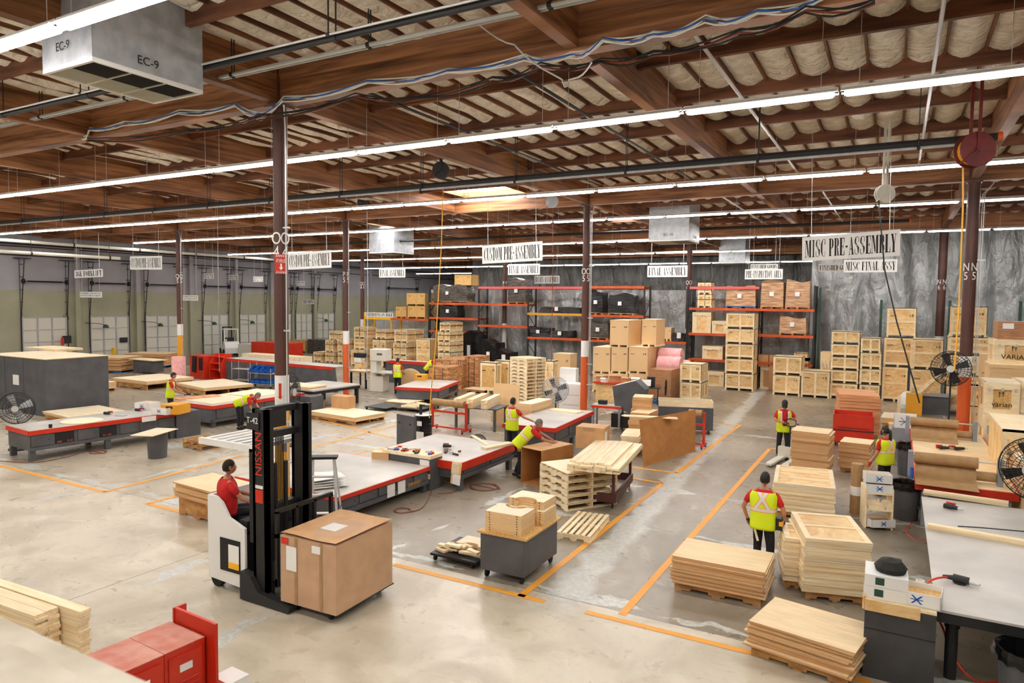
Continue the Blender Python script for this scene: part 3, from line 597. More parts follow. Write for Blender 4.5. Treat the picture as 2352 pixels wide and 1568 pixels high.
# ---------------- hanging signs, thick and thin stencil serif letters ----------------
# every glyph: boxes x0 y0 x1 y1 and quads (8 numbers) on a cell 10 wide, 20 high
GL = {
'I': 'r3 0 7 20;r1 0 9 .8;r1 19.2 9 20', 'L': 'r1 0 5 20;r0 0 10 .8;r0 19.2 6 20;q8.6 .8 10 .8 10 6 9.4 6',
'T': 'r3 0 7 20;r1.5 0 8.5 .8;r0 19.2 10 20;q0 14 .7 14 1.6 19.2 0 19.2;q9.3 14 10 14 10 19.2 8.4 19.2',
'F': 'r1 0 5 20;r0 0 6 .8;r0 19.2 10 20;r5 9.6 8 10.4;q9.3 14 10 14 10 19.2 8.6 19.2;r7.4 7.5 8.2 12.5',
'E': 'r1 0 5 20;r0 0 10 .8;r0 19.2 10 20;r5 9.6 8 10.4;q9.3 14 10 14 10 19.2 8.6 19.2;q8.6 .8 10 .8 10 6 9.3 6;r7.4 7.5 8.2 12.5',
'H': 'r.6 0 3.8 20;r6.2 0 9.4 20;r3.8 9.6 6.2 10.4;r0 0 4.4 .8;r0 19.2 4.4 20;r5.6 0 10 .8;r5.6 19.2 10 20',
'M': 'r.8 0 1.4 20;r6.9 0 9.5 20;q1 20 3.6 20 6 3 5 0;q5 0 5.7 3 7.4 20 6.9 20;r0 0 2.2 .8;r6.2 0 10 .8;r0 19.2 3.4 20;r7 19.2 10 20',
'N': 'r1 0 1.7 20;r8.3 0 9 20;q1 20 4.4 20 9 0 7.6 0;r0 0 2.8 .8;r7.2 19.2 10 20;r0 19.2 3 20',
'A': 'q.6 0 1.4 0 5 18 4.6 20;q4.2 20 6 20 9.6 0 6.2 0;r2 6 7 6.8;r0 0 2.6 .8;r5.4 0 10 .8',
'V': 'q.4 20 3.8 20 6 3 4.6 0;q4.6 0 5.4 0 9.4 20 8.6 20;r0 19.2 4.6 20;r7.4 19.2 10 20',
'Y': 'r3.2 0 6.8 9;q.4 20 3.9 20 6.8 9 3.4 9;q5.9 9 6.6 9 9.5 20 8.7 20;r1.8 0 8.2 .8;r0 19.2 4.6 20;r7.4 19.2 10 20',
'K': 'r1 0 4.6 20;r0 0 5.4 .8;r0 19.2 5.4 20;q4.6 9 5.2 10.5 9.2 20 8.4 20;q5 11 6.2 13 9.8 0 6.6 0;r5.8 0 10 .8;r7.2 19.2 10 20',
'X': 'q.4 20 3.9 20 9.6 0 6.1 0;q.6 0 1.4 0 9.2 20 8.4 20',
'Z': 'r.4 0 9.8 .8;r.4 19.2 9.6 20;q.4 .8 4 .8 9.6 19.2 6 19.2;q9 .8 9.8 .8 9.8 6 9.3 6;q.4 14 1 14 1.2 19.2 .4 19.2',
'O': 'q.2 6 3.4 6 3.4 14 .2 14;q.2 14 3.4 14 4.6 20 3.2 19;q.2 6 3.4 6 4.6 0 3.2 1;q6.6 6 9.8 6 9.8 14 6.6 14;q6.6 14 9.8 14 6.8 19 5.4 20;q6.6 6 9.8 6 6.8 1 5.4 0',
'C': 'q.2 6 3.6 6 3.6 14 .2 14;q.2 14 3.6 14 4.8 20 3.2 19;q.2 6 3.6 6 4.8 0 3.2 1;r5.4 19.3 8.6 20;r5.4 0 8.6 .7;q8 14 9.6 14 9.6 20 8.6 18.8;q9 6 9.6 6 9 1.8 8.2 .4',
'G': 'q.2 6 3.4 6 3.4 14 .2 14;q.2 14 3.4 14 4.8 20 3.2 19;q.2 6 3.4 6 4.8 0 3.2 1;r5.4 19.3 8.6 20;r5.2 0 8 .7;q8 14 9.6 14 9.6 20 8.6 18.8;r6.4 0 9.4 8.4;r5.4 7.8 10 8.6',
'S': 'q.6 13 2 11 9.4 8 9.4 5;q.6 13 .6 16.5 3 13.5 9.4 8;q.6 16.5 2.6 19.8 4 19.8 3 13.5;q9.4 5 6.6 4.4 7.2 .2 8.2 1;q9.4 5 6.6 4.4 6 8 9.4 8;r4.6 19.3 7.6 20;r2.4 0 5.8 .7;q8.4 13.6 9.2 13.6 9.2 20 8.2 19;q.7 6.4 1.5 6.4 1.9 1 .7 0',
'U': 'q.8 5 4.2 5 4.2 20 .8 20;q.8 5 4.2 5 5 0 3.2 .8;q8.2 5 8.9 5 8.9 20 8.2 20;q8.2 5 8.9 5 6.8 .2 5.6 0;r0 19.2 5 20;r7.2 19.2 10 20',
'P': 'r1 0 4.6 20;r0 0 5.6 .8;r0 19.2 6 20;q6.6 12 9.6 12 9.6 17 6.6 17;q6.6 17 9.6 17 8 19.6 6 20;q6.6 12 9.6 12 8 9.2 6 8.8;r4.6 8.8 6 9.6',
'R': 'r1 0 4.6 20;r0 0 5.2 .8;r0 19.2 6 20;q6.4 13 9.4 13 9.4 17 6.4 17;q6.4 17 9.4 17 8 19.6 6 20;q6.4 13 9.4 13 8 10.4 6 10;r4.6 10 6 10.8;q5.6 10 7.6 9.4 9.8 0 7 0;r8 0 10 .8',
'B': 'r1 0 4.4 20;r0 0 6 .8;r0 19.2 6 20;q6.4 13 9.2 13 9.2 17 6.4 17;q6.4 17 9.2 17 8 19.6 6 20;q6.4 13 9.2 13 8 10.8 5.6 10.4;q6.6 3.6 9.8 3.6 9.8 7.4 6.6 7.4;q6.6 3.6 9.8 3.6 8 .4 6 0;q6.6 7.4 9.8 7.4 8 9.8 5.6 10.2;r4.4 9.9 5.6 10.5',
'D': 'r1 0 4.4 20;r0 0 6 .8;r0 19.2 6 20;q6.4 6 9.8 6 9.8 14 6.4 14;q6.4 14 9.8 14 8 19 6 20;q6.4 6 9.8 6 8 1 6 0',
'3': 'q6.4 13 9.2 13 9.2 17 6.4 17;q6.4 17 9.2 17 7.6 19.6 5.6 20;q6.4 13 9.2 13 8 10.8 5 10.4;q6.6 3.6 9.8 3.6 9.8 7.4 6.6 7.4;q6.6 3.6 9.8 3.6 8 .4 5.6 0;q6.6 7.4 9.8 7.4 8 9.8 5 10.2;r2.4 19.3 5.6 20;r2.4 0 5.6 .7;q.8 14 3 14 3 18 .8 17;q.6 3 3 3 3 6.4 .6 6.4',
'6': 'q.4 6 3.6 6 3.6 14 .4 14;q.4 14 3.6 14 5.6 20 3.6 19;q.4 6 3.6 6 4.8 0 3.4 1;q6.6 4 9.8 4 9.8 8 6.6 8;q6.6 4 9.8 4 7.6 .6 5.4 0;q6.6 8 9.8 8 8 11.4 5.2 11.8;q6.8 15 9.2 15 9 18.4 7 18.4',
'5': 'r1 10 1.8 20;r1 18 9 20;q6.4 3.6 9.8 3.6 9.8 9 6.4 9;q6.4 3.6 9.8 3.6 7.6 .4 5 0;q6.4 9 9.8 9 8 11.8 4 12;r2 0 5 .8;q.6 3 2.8 3 2.8 6 .6 6',
'1': 'r3.4 0 7 20;r1.6 0 8.8 .8;q1.6 16 3.4 17 3.4 20 3.2 19', '2': 'r.6 0 9.8 2;q.6 2 3 2 9.6 11 6.8 11;q6.4 11 9.6 11 9.6 16 6.4 16;q6.4 16 9.6 16 7.6 19.6 5 20;q.8 14 3 14 3 18 .8 17;r2.4 19.2 5 20',
'4': 'r6 0 8.8 20;r.4 5 9.8 6;q.4 6 1.4 6 6 20 6 17.5;r5 0 9.8 .8', '-': 'r2 8.6 8 10.8', '/': 'q2 0 3.4 0 8 20 6.6 20'}
GL['0'] = GL['O']
def glyphs(txt, x0, x1, z0, z1, y, m, mi=0):
    n = len(txt); wc = (x1-x0)/n; wd = {' ': .55, 'I': .72, '-': .7, 'M': 1.35, 'N': 1.08}
    tot = sum(wd.get(c, 1) for c in txt); u = (x1-x0)/tot; x = x0; s = (z1-z0)/20
    for c in txt:
        k = wd.get(c, 1)*u
        for g in GL.get(c, '').split(';'):
            if not g: continue
            a = [float(v) for v in g[1:].split()]
            P = [(a[0], a[1]), (a[2], a[1]), (a[2], a[3]), (a[0], a[3])] if g[0] == 'r' else [(a[i], a[i+1]) for i in (0, 2, 4, 6)]
            m.add([(x+k*(.05+.09*p[0]), y, z0+s*p[1]) for p in P], [(0, 1, 2, 3)], mi)
        x += k
def sign(x0, y0, x1, y1, yy, lines, label, tilt=0., cords=True, wh=1., bracket=False, yr=None):
    # the four numbers are the sides of the board in the photograph, yy its distance down the hall
    a = gy(x0, (y0+y1)/2, yy); b = gy(x1, (y0+y1)/2, yy if yr is None else yr); c = (a+b)/2; d = b-a; W_ = math.hypot(d.x, d.y); rz = math.atan2(d.y, d.x)
    H_ = gy((x0+x1)/2, y0, c.y).z-gy((x0+x1)/2, y1, c.y).z; t = empty('hanging_sign', c, rz, label, 'sign'); t.rotation_euler.y = -tilt
    m = MB(); m.box(-W_/2, W_/2, -.01, .01, -H_/2, H_/2); m.build('board', 'white', t)
    n = len(lines); m = MB(); mg = .1*H_
    for i, tx in enumerate(lines):
        zt = H_/2-mg-(H_-2*mg)*i/n; zb_ = zt-(H_-2*mg)/n*(.88 if n > 1 else 1); ww = W_*.94
        glyphs(tx, -ww/2, ww/2, zb_+mg*.5, zt-mg*.5, -.0115, m)
    m.build('lettering', 'ink', t)
    if cords:
        for s in (-1, 1): MB().box(s*W_*.4-.006, s*W_*.4+.006, -.006, .006, H_/2-.01, 9.12-c.z).build('cord', 'metal', t)
    return t
sign(1843, 536, 2067, 594, 19.6, ['MISC PRE-ASSEMBLY'], 'large white hanging sign reading MISC PRE-ASSEMBLY', .025, yr=18.9)
sign(1108, 559, 1246, 602, 22.8, ['CUSTOM PRE-ASSEMBLY'], 'white hanging sign CUSTOM PRE-ASSEMBLY at the centre', .02, yr=22.4)
sign(662, 578, 761, 617, 24, ['CUSTOM PRE-ASSEMBLY'], 'white hanging sign CUSTOM PRE-ASSEMBLY right of the near column', .015, yr=23.6)
sign(299, 588, 372, 619, 24.6, ['CUSTOM PRE-ASSEMBLY'], 'smaller looking white sign CUSTOM PRE-ASSEMBLY at the left', -.01)
sign(1938, 596, 2061, 625, 31, ['MISC FINAL ASSY'], 'white hanging sign reading MISC FINAL ASSY')
sign(1880, 606, 1960, 623, 36, ['FINISHED GOODS'], 'small white sign FINISHED GOODS half behind the MISC FINAL ASSY sign')
sign(871, 616, 931, 637, 38.5, ['FINAL ASSEMBLY'], 'leftmost white hanging sign reading FINAL ASSEMBLY')
sign(1167, 606, 1240, 631, 37.5, ['FINAL ASSEMBLY'], 'white hanging sign FINAL ASSEMBLY below the centre CUSTOM PRE-ASSEMBLY sign')
sign(1487, 610, 1579, 636, 37.3, ['FINAL ASSEMBLY'], 'rightmost white hanging sign FINAL ASSEMBLY beside a far column')
sign(1228, 633, 1285, 651, 43, ['BASES-ASSEMBLY'], 'small white hanging sign reading BASES-ASSEMBLY')
sign(1724, 606, 1787, 618, 39.6, ['FINISHED GOODS'], 'small sign FINISHED GOODS above the PRE-INSPECTION AREA sign')
sign(1711, 618, 1798, 641, 39, ['PRE-INSPECTION AREA'], 'white hanging sign reading PRE-INSPECTION AREA')
sign(171, 619, 236, 637, 24.5, ['36K FORKLIFT'], 'white hanging sign reading 36K FORKLIFT by the dock doors', .02)
sign(184, 670, 234, 683, 24.8, ['INTERNATIONAL', 'CONTAINER LOADING'], 'white sign INTERNATIONAL CONTAINER LOADING near the second dock door', -.0)
sign(420, 678, 455, 690, 30.5, ['INTERNATIONAL', 'CONTAINER LOADING'], 'white sign INTERNATIONAL CONTAINER LOADING beside the yellow based left column')
sign(695, 688, 721, 698, 44.5, ['VARIAN SHIPPING'], 'small white sign reading VARIAN SHIPPING')
for i, (x0, y0, x1, y1, yy) in enumerate(((469, 628, 491, 640, 33), (525, 631, 547, 643, 36), (582, 635, 604, 647, 38), (640, 640, 654, 652, 41), (682, 645, 700, 656, 43))):
    sign(x0, y0, x1, y1, yy, ['DROP ZONE', '05-%d' % (i+1)], 'small white hanging sign DROP ZONE 05-%d' % (i+1))
REG = []
# ---------------- pallets, crates, stacks ----------------
def frame3(fl, fr, br, z):    # three corners of a top seen in the photograph -> origin (front left), turn, width, depth
    a, b, c = gz(*fl, z), gz(*fr, z), gz(*br, z); w_ = (b-a).length; rz = math.atan2(b.y-a.y, b.x-a.x)
    n = Vector((-math.sin(rz), math.cos(rz), 0)); return a, rz, w_, abs((c-b).dot(n))
def rigid(name, loc, rz, label, cat, group=None): return empty(name, loc, rz, label, cat, group)
PMESH = {}
def pallet(a, rz, w_, d, label, mat='oldwood', h=.14, z=0, group=None, boards=7, along='y'):
    t = empty('wooden_pallet', (a.x, a.y, z), rz, label, 'pallet', group); key = (round(w_, 2), round(d, 2), mat, h, boards)
    if key not in PMESH:
        bw = w_/boards*.62; sh = h-.036
        q = [MB().box(0, bw, 0, d, 0, .018).mesh('top_board', mat)]
        s = MB(); s.prism([(0, 0), (w_*.19, 0), (w_*.2, .04), (w_*.4, .04), (w_*.41, 0), (w_*.59, 0), (w_*.6, .04), (w_*.8, .04), (w_*.81, 0), (w_, 0), (w_, sh), (0, sh)], 0, .038, axis='y'); q.append(s.mesh('stringer', mat))
        q.append(MB().box(0, bw, 0, d, 0, .016).mesh('bottom_board', mat)); PMESH[key] = (q, bw)
    q, bw = PMESH[key]
    for i in range(boards):
        o = bpy.data.objects.new('top_board', q[0]); C.objects.link(o); o.parent = t; o.location = ((w_-bw)*i/(boards-1), 0, h-.018)
    for i in range(3):
        o = bpy.data.objects.new('stringer', q[1]); C.objects.link(o); o.parent = t; o.location = (0, (d-.038)*i/2, .017)
        o = bpy.data.objects.new('bottom_board', q[2]); C.objects.link(o); o.parent = t; o.location = ((w_-bw)*i/2, 0, 0)
    return t
def sheets(a, rz, w_, d, z0, z1, n, mat, name, label, group, jit=.02, top_label=None, t_=None, seed=1, cat='board', ragged=.0):
    r = random.Random(seed); th = (z1-z0)/n; k = t_ or th*.94; me = MB().box(0, w_, 0, d, 0, k).mesh(name, mat); top = None
    for i in range(n):
        o = bpy.data.objects.new(name, me); C.objects.link(o); o.rotation_euler.z = rz+r.uniform(-1, 1)*jit*.35
        j = Vector((r.uniform(-1, 1)*jit, r.uniform(-1, 1)*jit, 0)); j.rotate(Matrix.Rotation(rz, 3, 'Z')); o.location = Vector((a.x, a.y, z0+th*i))+j
        if ragged and r.random() < .3: o.rotation_euler.z += r.uniform(-1, 1)*ragged
        tag(o, label if n > 13 or n == 1 else '%s %s' % (label, '' if 0 else '')if 0 else (label if n == 1 else '%s, %s' % (label, ORDW[n-1-i])), cat, group); top = o
    if top_label: top['label'] = top_label
    return top
def stack(fl, fr, br, zt, n, where, mat='ply', pal=True, name='plywood_sheet', jit=.02, seed=1, pmat='oldwood', ph=.14, cat='plywood sheet', kind='plywood sheet', ragged=0, inset=.05, top='topmost'):
    a, rz, w_, d = frame3(fl, fr, br, zt); z0 = 0
    if pal:
        b = a+Vector((math.cos(rz)*inset-math.sin(rz)*inset, math.sin(rz)*inset+math.cos(rz)*inset, 0)); pallet(b, rz, w_-2*inset, d-2*inset, 'wooden pallet under the stack %s' % where, pmat, ph); z0 = ph
    t = sheets(a, rz, w_, d, z0, zt, n, mat, name, '%s in the stack %s' % (kind, where), '%ss %s' % (kind, where), jit, '%s %s on the stack %s' % (top, kind, where) if top else None, seed=seed, cat=cat, ragged=ragged)
    return t, a, rz, w_, d
stack((1542, 1276), (1756, 1316), (1777, 1270), .56, 20, 'at the feet of the nearest standing worker', 'plydk', seed=2, jit=.03)
stack((1716, 1420), (1958, 1496), (1979, 1424), .5, 17, 'lowest at the right, left of the dark cabinet', 'plydk', seed=3, jit=.04, ragged=.03)
def framed(fl, fr, br, zt, n, where, seed=1, pal=True, bars=1, th=None):
    t, a, rz, w_, d = stack(fl, fr, br, zt, n, where, 'pine_x', pal, 'framed_panel', .02, seed, kind='battened wooden panel', cat='wooden panel')
    # raised battens round the topmost panel
    c = .09; m = MB(); m.box(0, w_, 0, c, 0, .02).box(0, w_, d-c, d, 0, .02).box(0, c, c, d-c, 0, .02).box(w_-c, w_, c, d-c, 0, .02)
    for i in range(bars): y = d*(i+1)/(bars+1); m.box(c, w_-c, y-.03, y+.03, 0, .02)
    o = m.build('batten', 'pine_x', t); o.location = (0, 0, (zt-.14*pal)/n*.94); m = MB(); m.box(c, w_-c, c, d-c, 0, .004); o = m.build('panel_face', 'cratepanel', t); o.location = (0, 0, (zt-.14*pal)/n*.94)
framed((1848, 1237), (2002, 1250), (2008, 1190), .98, 22, 'in front of the small shelf of parts boxes', 4)
framed((1800, 1236), (1870, 1243), (1880, 1208), .84, 20, 'right behind the legs of the nearest worker', 5)
framed((1776, 1109), (1919, 1124), (1917, 1081), .74, 14, 'in front of the worker with the pallet jack', 6, bars=2)
stack((1819, 988), (1906, 997), (1911, 985), 1.2, 24, 'that the pallet jack worker stands behind', 'plydk', seed=7, jit=.035, name='slatted_panel', kind='wooden crate lid', cat='wooden panel')
stack((1927, 1013), (1998, 1021), (2000, 1009), .86, 18, 'left of the woman with a ponytail', 'plydk', seed=8, jit=.03, name='slatted_panel', kind='wooden crate lid', cat='wooden panel')
stack((110, 878), (178, 885), (281, 877), .46, 9, 'beside the tall grey cabinet', 'ply', seed=9)
stack((258, 867), (337, 876), (432, 864), .45, 4, 'behind the worker in the black cap', 'ply', seed=10, ph=.28)
stack((403, 878), (469, 891), (564, 878), .42, 3, 'beside the worker in the black cap', 'ply', seed=11, ph=.28)
stack((98, 944), (158, 958), (278, 940), .3, 2, 'between tall cabinet and long bench', 'ply', seed=12, ph=.2)
stack((709, 943), (816, 959), (862, 943), .3, 4, 'on the open floor left of centre', 'ply', seed=13)
stack((180, 820), (278, 822), (284, 815), .92, 20, 'before the second dock door', 'plydk', seed=14, pmat='bluepal', jit=.06)
stack((286, 811), (380, 813), (384, 808), .92, 20, 'before the third dock door', 'plydk', seed=15, pmat='bluepal', jit=.05)
t, a, rz, w_, d = stack((402, 1104), (492, 1128), (560, 1100), .72, 10, 'beside the moving forklift', 'plydk', seed=16, ph=.4, jit=.06, ragged=.06)
stack((1426, 1000), (1468, 1003), (1472, 985), .62, 9, 'left of the large brown board', 'pine', seed=17, jit=.03, kind='short pine panel', cat='wooden panel', name='short_board')
stack((1452, 911), (1496, 913), (1500, 906), 1.5, 14, 'behind the rolling bench by the brown board', 'plydk', pal=False, seed=18, jit=.05, kind='shallow wooden tray', cat='tray', name='wooden_tray')
stack((1446, 945), (1488, 949), (1492, 938), 1.1, 8, 'just behind the short pine panels', 'plydk', pal=False, seed=19, jit=.05, kind='shallow wooden tray', cat='tray', name='wooden_tray')
# reddish boards behind the red bin
stack((1930, 905), (2024, 910), (2028, 896), 1.5, 12, 'standing behind the red bin', 'redwood', seed=20, jit=.03, kind='reddish wooden tray', cat='tray', name='wooden_tray')
stack((2024, 958), (2070, 962), (2066, 948), .35, 4, 'right of the red bin', 'ply', seed=21)
# pallets
p = gz(1170, 938); q = gz(1228, 950)
rz = math.atan2(q.y-p.y, q.x-p.x)
for i in range(15): pallet(p, rz+random.uniform(-.02, .02), 1.15, 1.05, 'new wooden pallet, %s in the tall stack at the centre' % (ORDW[14-i] if i else 'lowest'), 'pine', .145, .15*i, 'pallets in the tall stack', 5)
a, rz, w_, d = frame3((1278, 1221), (1356, 1232), (1402, 1182), .14); pallet(a, rz, w_, d, 'single empty pallet right of the grey rolling cart', 'pine', boards=6)
a, rz, w_, d = frame3((420, 1017), (461, 1026), (538, 1020), .14); pallet(a, rz, w_, 1.3, 'lower of two worn pallets beside the grey bin', boards=7); pallet(a, rz+.02, w_, .8, 'upper of two worn pallets beside the grey bin', z=.145)
a, rz, w_, d = frame3((1063, 894), (1112, 899), (1120, 893), .1); pallet(a, rz, w_, d, 'lone pallet with a board on it left of the tall pallet stack'); sheets(a, rz, w_, d, .14, .16, 1, 'ply', 'plywood_sheet', 'single board on the lone pallet left of the tall pallet stack', None, cat='plywood sheet')
# ---------------- crates ----------------
def crate(x0, x1, y0, y1, yy, dep, label, style='two', skid=True, straps=0, group=None, mat='crate', panel='cratepanel', brand=True, rz=0.):
    """x0..y1: the front face in the photograph; yy: where that face stands down the hall"""
    a = gy(x0, (y0+y1)/2, yy); b = gy(x1, (y0+y1)/2, yy); W_ = b.x-a.x; zt = gy((x0+x1)/2, y0, yy).z; zb_ = max(0., gy((x0+x1)/2, y1, yy).z); H_ = zt-zb_
    t = empty('wooden_crate', (a.x, yy, zb_), rz, label, 'crate', group); s = .1 if skid else 0; REG.append([t, a.x, b.x, yy, yy+dep, zb_, zt])
    MB().box(.02, W_-.02, .02, dep-.02, s, H_-.02).build('crate_body', panel if style != 'plain' else 'ply', t)
    c = min(.1, H_*.14)
    if style != 'plain':
        for (ox, oy, wd, rr) in ((0, 0, W_, 0), (W_, 0, dep, PI/2)):
            m = MB(); m.T = Matrix.Translation((ox, oy, 0)) @ Matrix.Rotation(rr, 4, 'Z')
            m.box(0, wd, 0, .02, s, s+c).box(0, wd, 0, .02, H_-c, H_).box(0, c, 0, .02, s+c, H_-c).box(wd-c, wd, 0, .02, s+c, H_-c)
            if style == 'two': m.box(wd/2-c/2, wd/2+c/2, 0, .02, s+c, H_-c)
            if style == 'bar': m.box(c, wd-c, 0, .02, (H_+s)/2-c/2, (H_+s)/2+c/2)
            m.build('batten_frame', mat, t)
    MB().box(0, W_, 0, dep, H_-.025, H_).build('lid', mat if style != 'plain' else 'ply', t)
    if skid:
        for i in range(3): MB().box((W_-.09)*i/2, (W_-.09)*i/2+.09, 0, dep, 0, s).build('skid', mat, t)
    m = MB(); r = random.Random(int(x0*7+y0)); u = min(W_, H_)
    if brand:
        n = int(u*6); x = W_*.12
        for k in range(6): m.box(x+k*u*.035, x+k*u*.035+u*.022, -.003, 0 if style == 'plain' else .018, H_*.72, H_*.72+u*.035)
        m.box(W_*.84, W_*.84+u*.05, -.003, .018, H_*.72, H_*.72+u*.07); m.box(W_*.76, W_*.76+u*.012, -.003, .018, H_*.72, H_*.72+u*.07).box(W_*.78, W_*.78+u*.012, -.003, .018, H_*.72, H_*.72+u*.07)
        m.build('stencil_marks', 'inkgrey', t)
    for k in range(straps):
        z = s+(H_-s)*(.55 if straps == 1 else .3+.4*k); m = MB(); m.box(-.004, W_+.024, -.004, dep, z, z+.03); m.build('strap', 'ink', t)
    if straps:
        for x in (W_*.5, W_*.52): pass
        m = MB(); m.box(-.006+W_*.5, W_*.5+.02, -.006, dep, s, H_+.005); m.build('strap', 'ink', t)
    return t
def pile(cols, yy, dep, where, **k):
    n = len(cols); dep = min(dep, 39.0-yy) if yy > 36.8 else dep
    for i, c in enumerate(cols):
        nm = 'crate' if n == 1 else ('%s crate' % ('topmost' if i == 0 else 'lowest' if i == n-1 else ['', 'second', 'third', 'fourth', 'fifth'][i]+' from the top'))
        lb = 'wooden crate, %s %s' % (nm.replace(' crate', ''), where) if n > 1 else 'single pale wooden crate %s' % where
        if callable(yy): pass
        crate(*c, yy, dep, lb, group='wooden crates '+where if n > 1 else None, **k)
pile([(1668, 1734, 719, 754), (1667, 1733, 755, 789), (1666, 1732, 790, 823), (1665, 1731, 824, 857), (1665, 1731, 858, 892)], 38.0, 1.4, 'in the tall five high stack beside the rack')
pile([(1776, 1842, 819, 860), (1775, 1838, 861, 902)], 37.4, 1.2, 'in the pair standing before the right rack bay')
pile([(1840, 1906, 852, 908)], 37.3, 1.2, 'between the pair and the next stack of five')
pile([(1910, 1976, 761, 789), (1909, 1975, 790, 819), (1908, 1973, 820, 849), (1908, 1972, 850, 879), (1906, 1970, 880, 909)], 37.6, 1.2, 'in the five high stack beyond the single crate', straps=0)
pile([(1977, 2023, 776, 809), (1976, 2025, 810, 846), (1974, 2024, 847, 882), (1974, 2021, 883, 914)], 37.6, 1.2, 'in the narrow four high stack beside it')
pile([(2037, 2105, 707, 773), (2030, 2097, 775, 841), (2026, 2085, 842, 914)], 38, 1.2, 'in the tallest stack before the silver tarpaulin', style='bar')
pile([(2096, 2167, 779, 846), (2090, 2162, 848, 918)], 37, 1.2, 'in the pair of large crates left of the cage fan', style='bar')
pile([(2184, 2268, 704, 772), (2178, 2276, 774, 813), (2176, 2250, 815, 860), (2176, 2250, 861, 905)], 35, 1.1, 'in the high stack behind the right column', style='bar')
crate(2206, 2256, 882, 930, 30, 1, 'orange tinted crate with varian lettering right behind the right column', mat='cratepanel'); crate(2204, 2254, 931, 982, 29, 1, 'lower orange tinted crate right behind the right column', mat='cratepanel')
crate(2250, 2290, 813, 905, 33, .8, 'tall pale crate with tilt marks behind the varian crates', style='plain')
# clasped transit crates, with lettering
def transit(x0, x1, y0, y1, yy, dep, label, word='', panel='osb', size=.16):
    t = crate(x0, x1, y0, y1, yy, dep, label, 'plain', False, brand=False); c = kids(t); a = gy(x0, y0, yy); W_ = gy(x1, y0, yy).x-a.x; H_ = gy((x0+x1)/2, y0, yy).z-t.location.z
    c[0].data.materials[0] = M[panel]
    for (ox, oy, wd, rr) in ((0, 0, W_, 0), (0, dep, dep, -PI/2)):
        m = MB(); m.T = Matrix.Translation((ox, oy, 0)) @ Matrix.Rotation(rr, 4, 'Z'); e = min(.13, H_*.2)
        m.box(0, wd, -.03, .02, 0, e).box(0, wd, -.03, .02, H_-e*1.4, H_).box(0, wd*.24, -.02, .02, e, H_-e*1.4).box(wd*.76, wd, -.02, .02, e, H_-e*1.4); m.build('batten_frame', 'crate', t)
    m = MB()
    for u in (.12, .5, .88): m.cbox((W_*u, -.04, H_-min(.13, H_*.2)*1.4), (.06, .03, .09))
    m.build('clasp', 'metal', t)
    if word: text(word, size, 'ink', t, (W_*.5, -.028, H_*.3)); m = MB(); u = size*.9
    if word:
        for dx in (0, u*.45): m.box(W_*.42+dx-u*.04, W_*.42+dx+u*.04, -.03, -.024, H_*.55, H_*.55+u*.6); m.prism([(W_*.42+dx-u*.16, H_*.55+u*.55), (W_*.42+dx+u*.16, H_*.55+u*.55), (W_*.42+dx, H_*.55+u*.85)], -.03, -.024, axis='y')
        m.build('up_arrows', 'ink', t)
    return t
transit(2262, 2342, 880, 951, 23.6, 1.6, 'clasped crate with varian lettering at the right edge, upper of two', 'varian', size=.2)
transit(2260, 2338, 952, 1008, 23.4, 1.6, 'clasped crate with varian lettering at the right edge, lower of two', 'varian', size=.2)
transit(2344, 2420, 880, 951, 23.8, 1.6, 'upper clasped crate cut off by the right edge'); transit(2342, 2420, 952, 1008, 23.6, 1.6, 'lower clasped crate cut off by the right edge')
transit(2283, 2385, 781, 838, 27.5, 1.5, 'brown crate with arrows and VARIAN lettering under the wrapped carton', 'VARIAN', 'cratepanel', .22)
crate(2272, 2375, 838, 878, 27.3, 1.6, 'brown crate with varian lettering above the clasped crates', 'plain')
t = crate(2300, 2430, 990, 1085, 18.3, 2.6, 'large pale crate beside the paper covered bench', 'two')
t = crate(2345, 2470, 1075, 1200, 16.6, 1.5, 'orange tinted crate behind the near cage fan', 'plain')
# boxes and cartons on top
def carton(x0, x1, y0, y1, yy, dep, label, mat='card', name='carton', cat='carton', rz=0, flap=False, lab=None):
    a = gy(x0, (y0+y1)/2, yy); b = gy(x1, (y0+y1)/2, yy); W_ = (b-a).x; zt = gy((x0+x1)/2, y0, yy).z; zb_ = max(0, gy((x0+x1)/2, y1, yy).z)
    t = empty(name, (a.x, yy, zb_), rz, label, cat); H_ = zt-zb_; REG.append([t, a.x, b.x, yy, yy+dep, zb_, zt]); MB().box(0, W_, 0, dep, 0, H_).build('box_body', mat, t)
    if lab: MB().box(W_*.1, W_*.1+min(W_*.3, .3), -.006, 0, H_*.6, H_*.6+min(.2, H_*.3)).build('address_label', 'paper', t)
    if flap:
        m = MB(); m.cbox((W_/2, -.12, H_+.05), (W_, .28, .01), rx=.5); m.build('flap', mat, t)
    return t
carton(2292, 2400, 739, 779, 27.6, 1.4, 'long cardboard box wrapped with film on top at the right edge', 'cardwrap', lab=1)
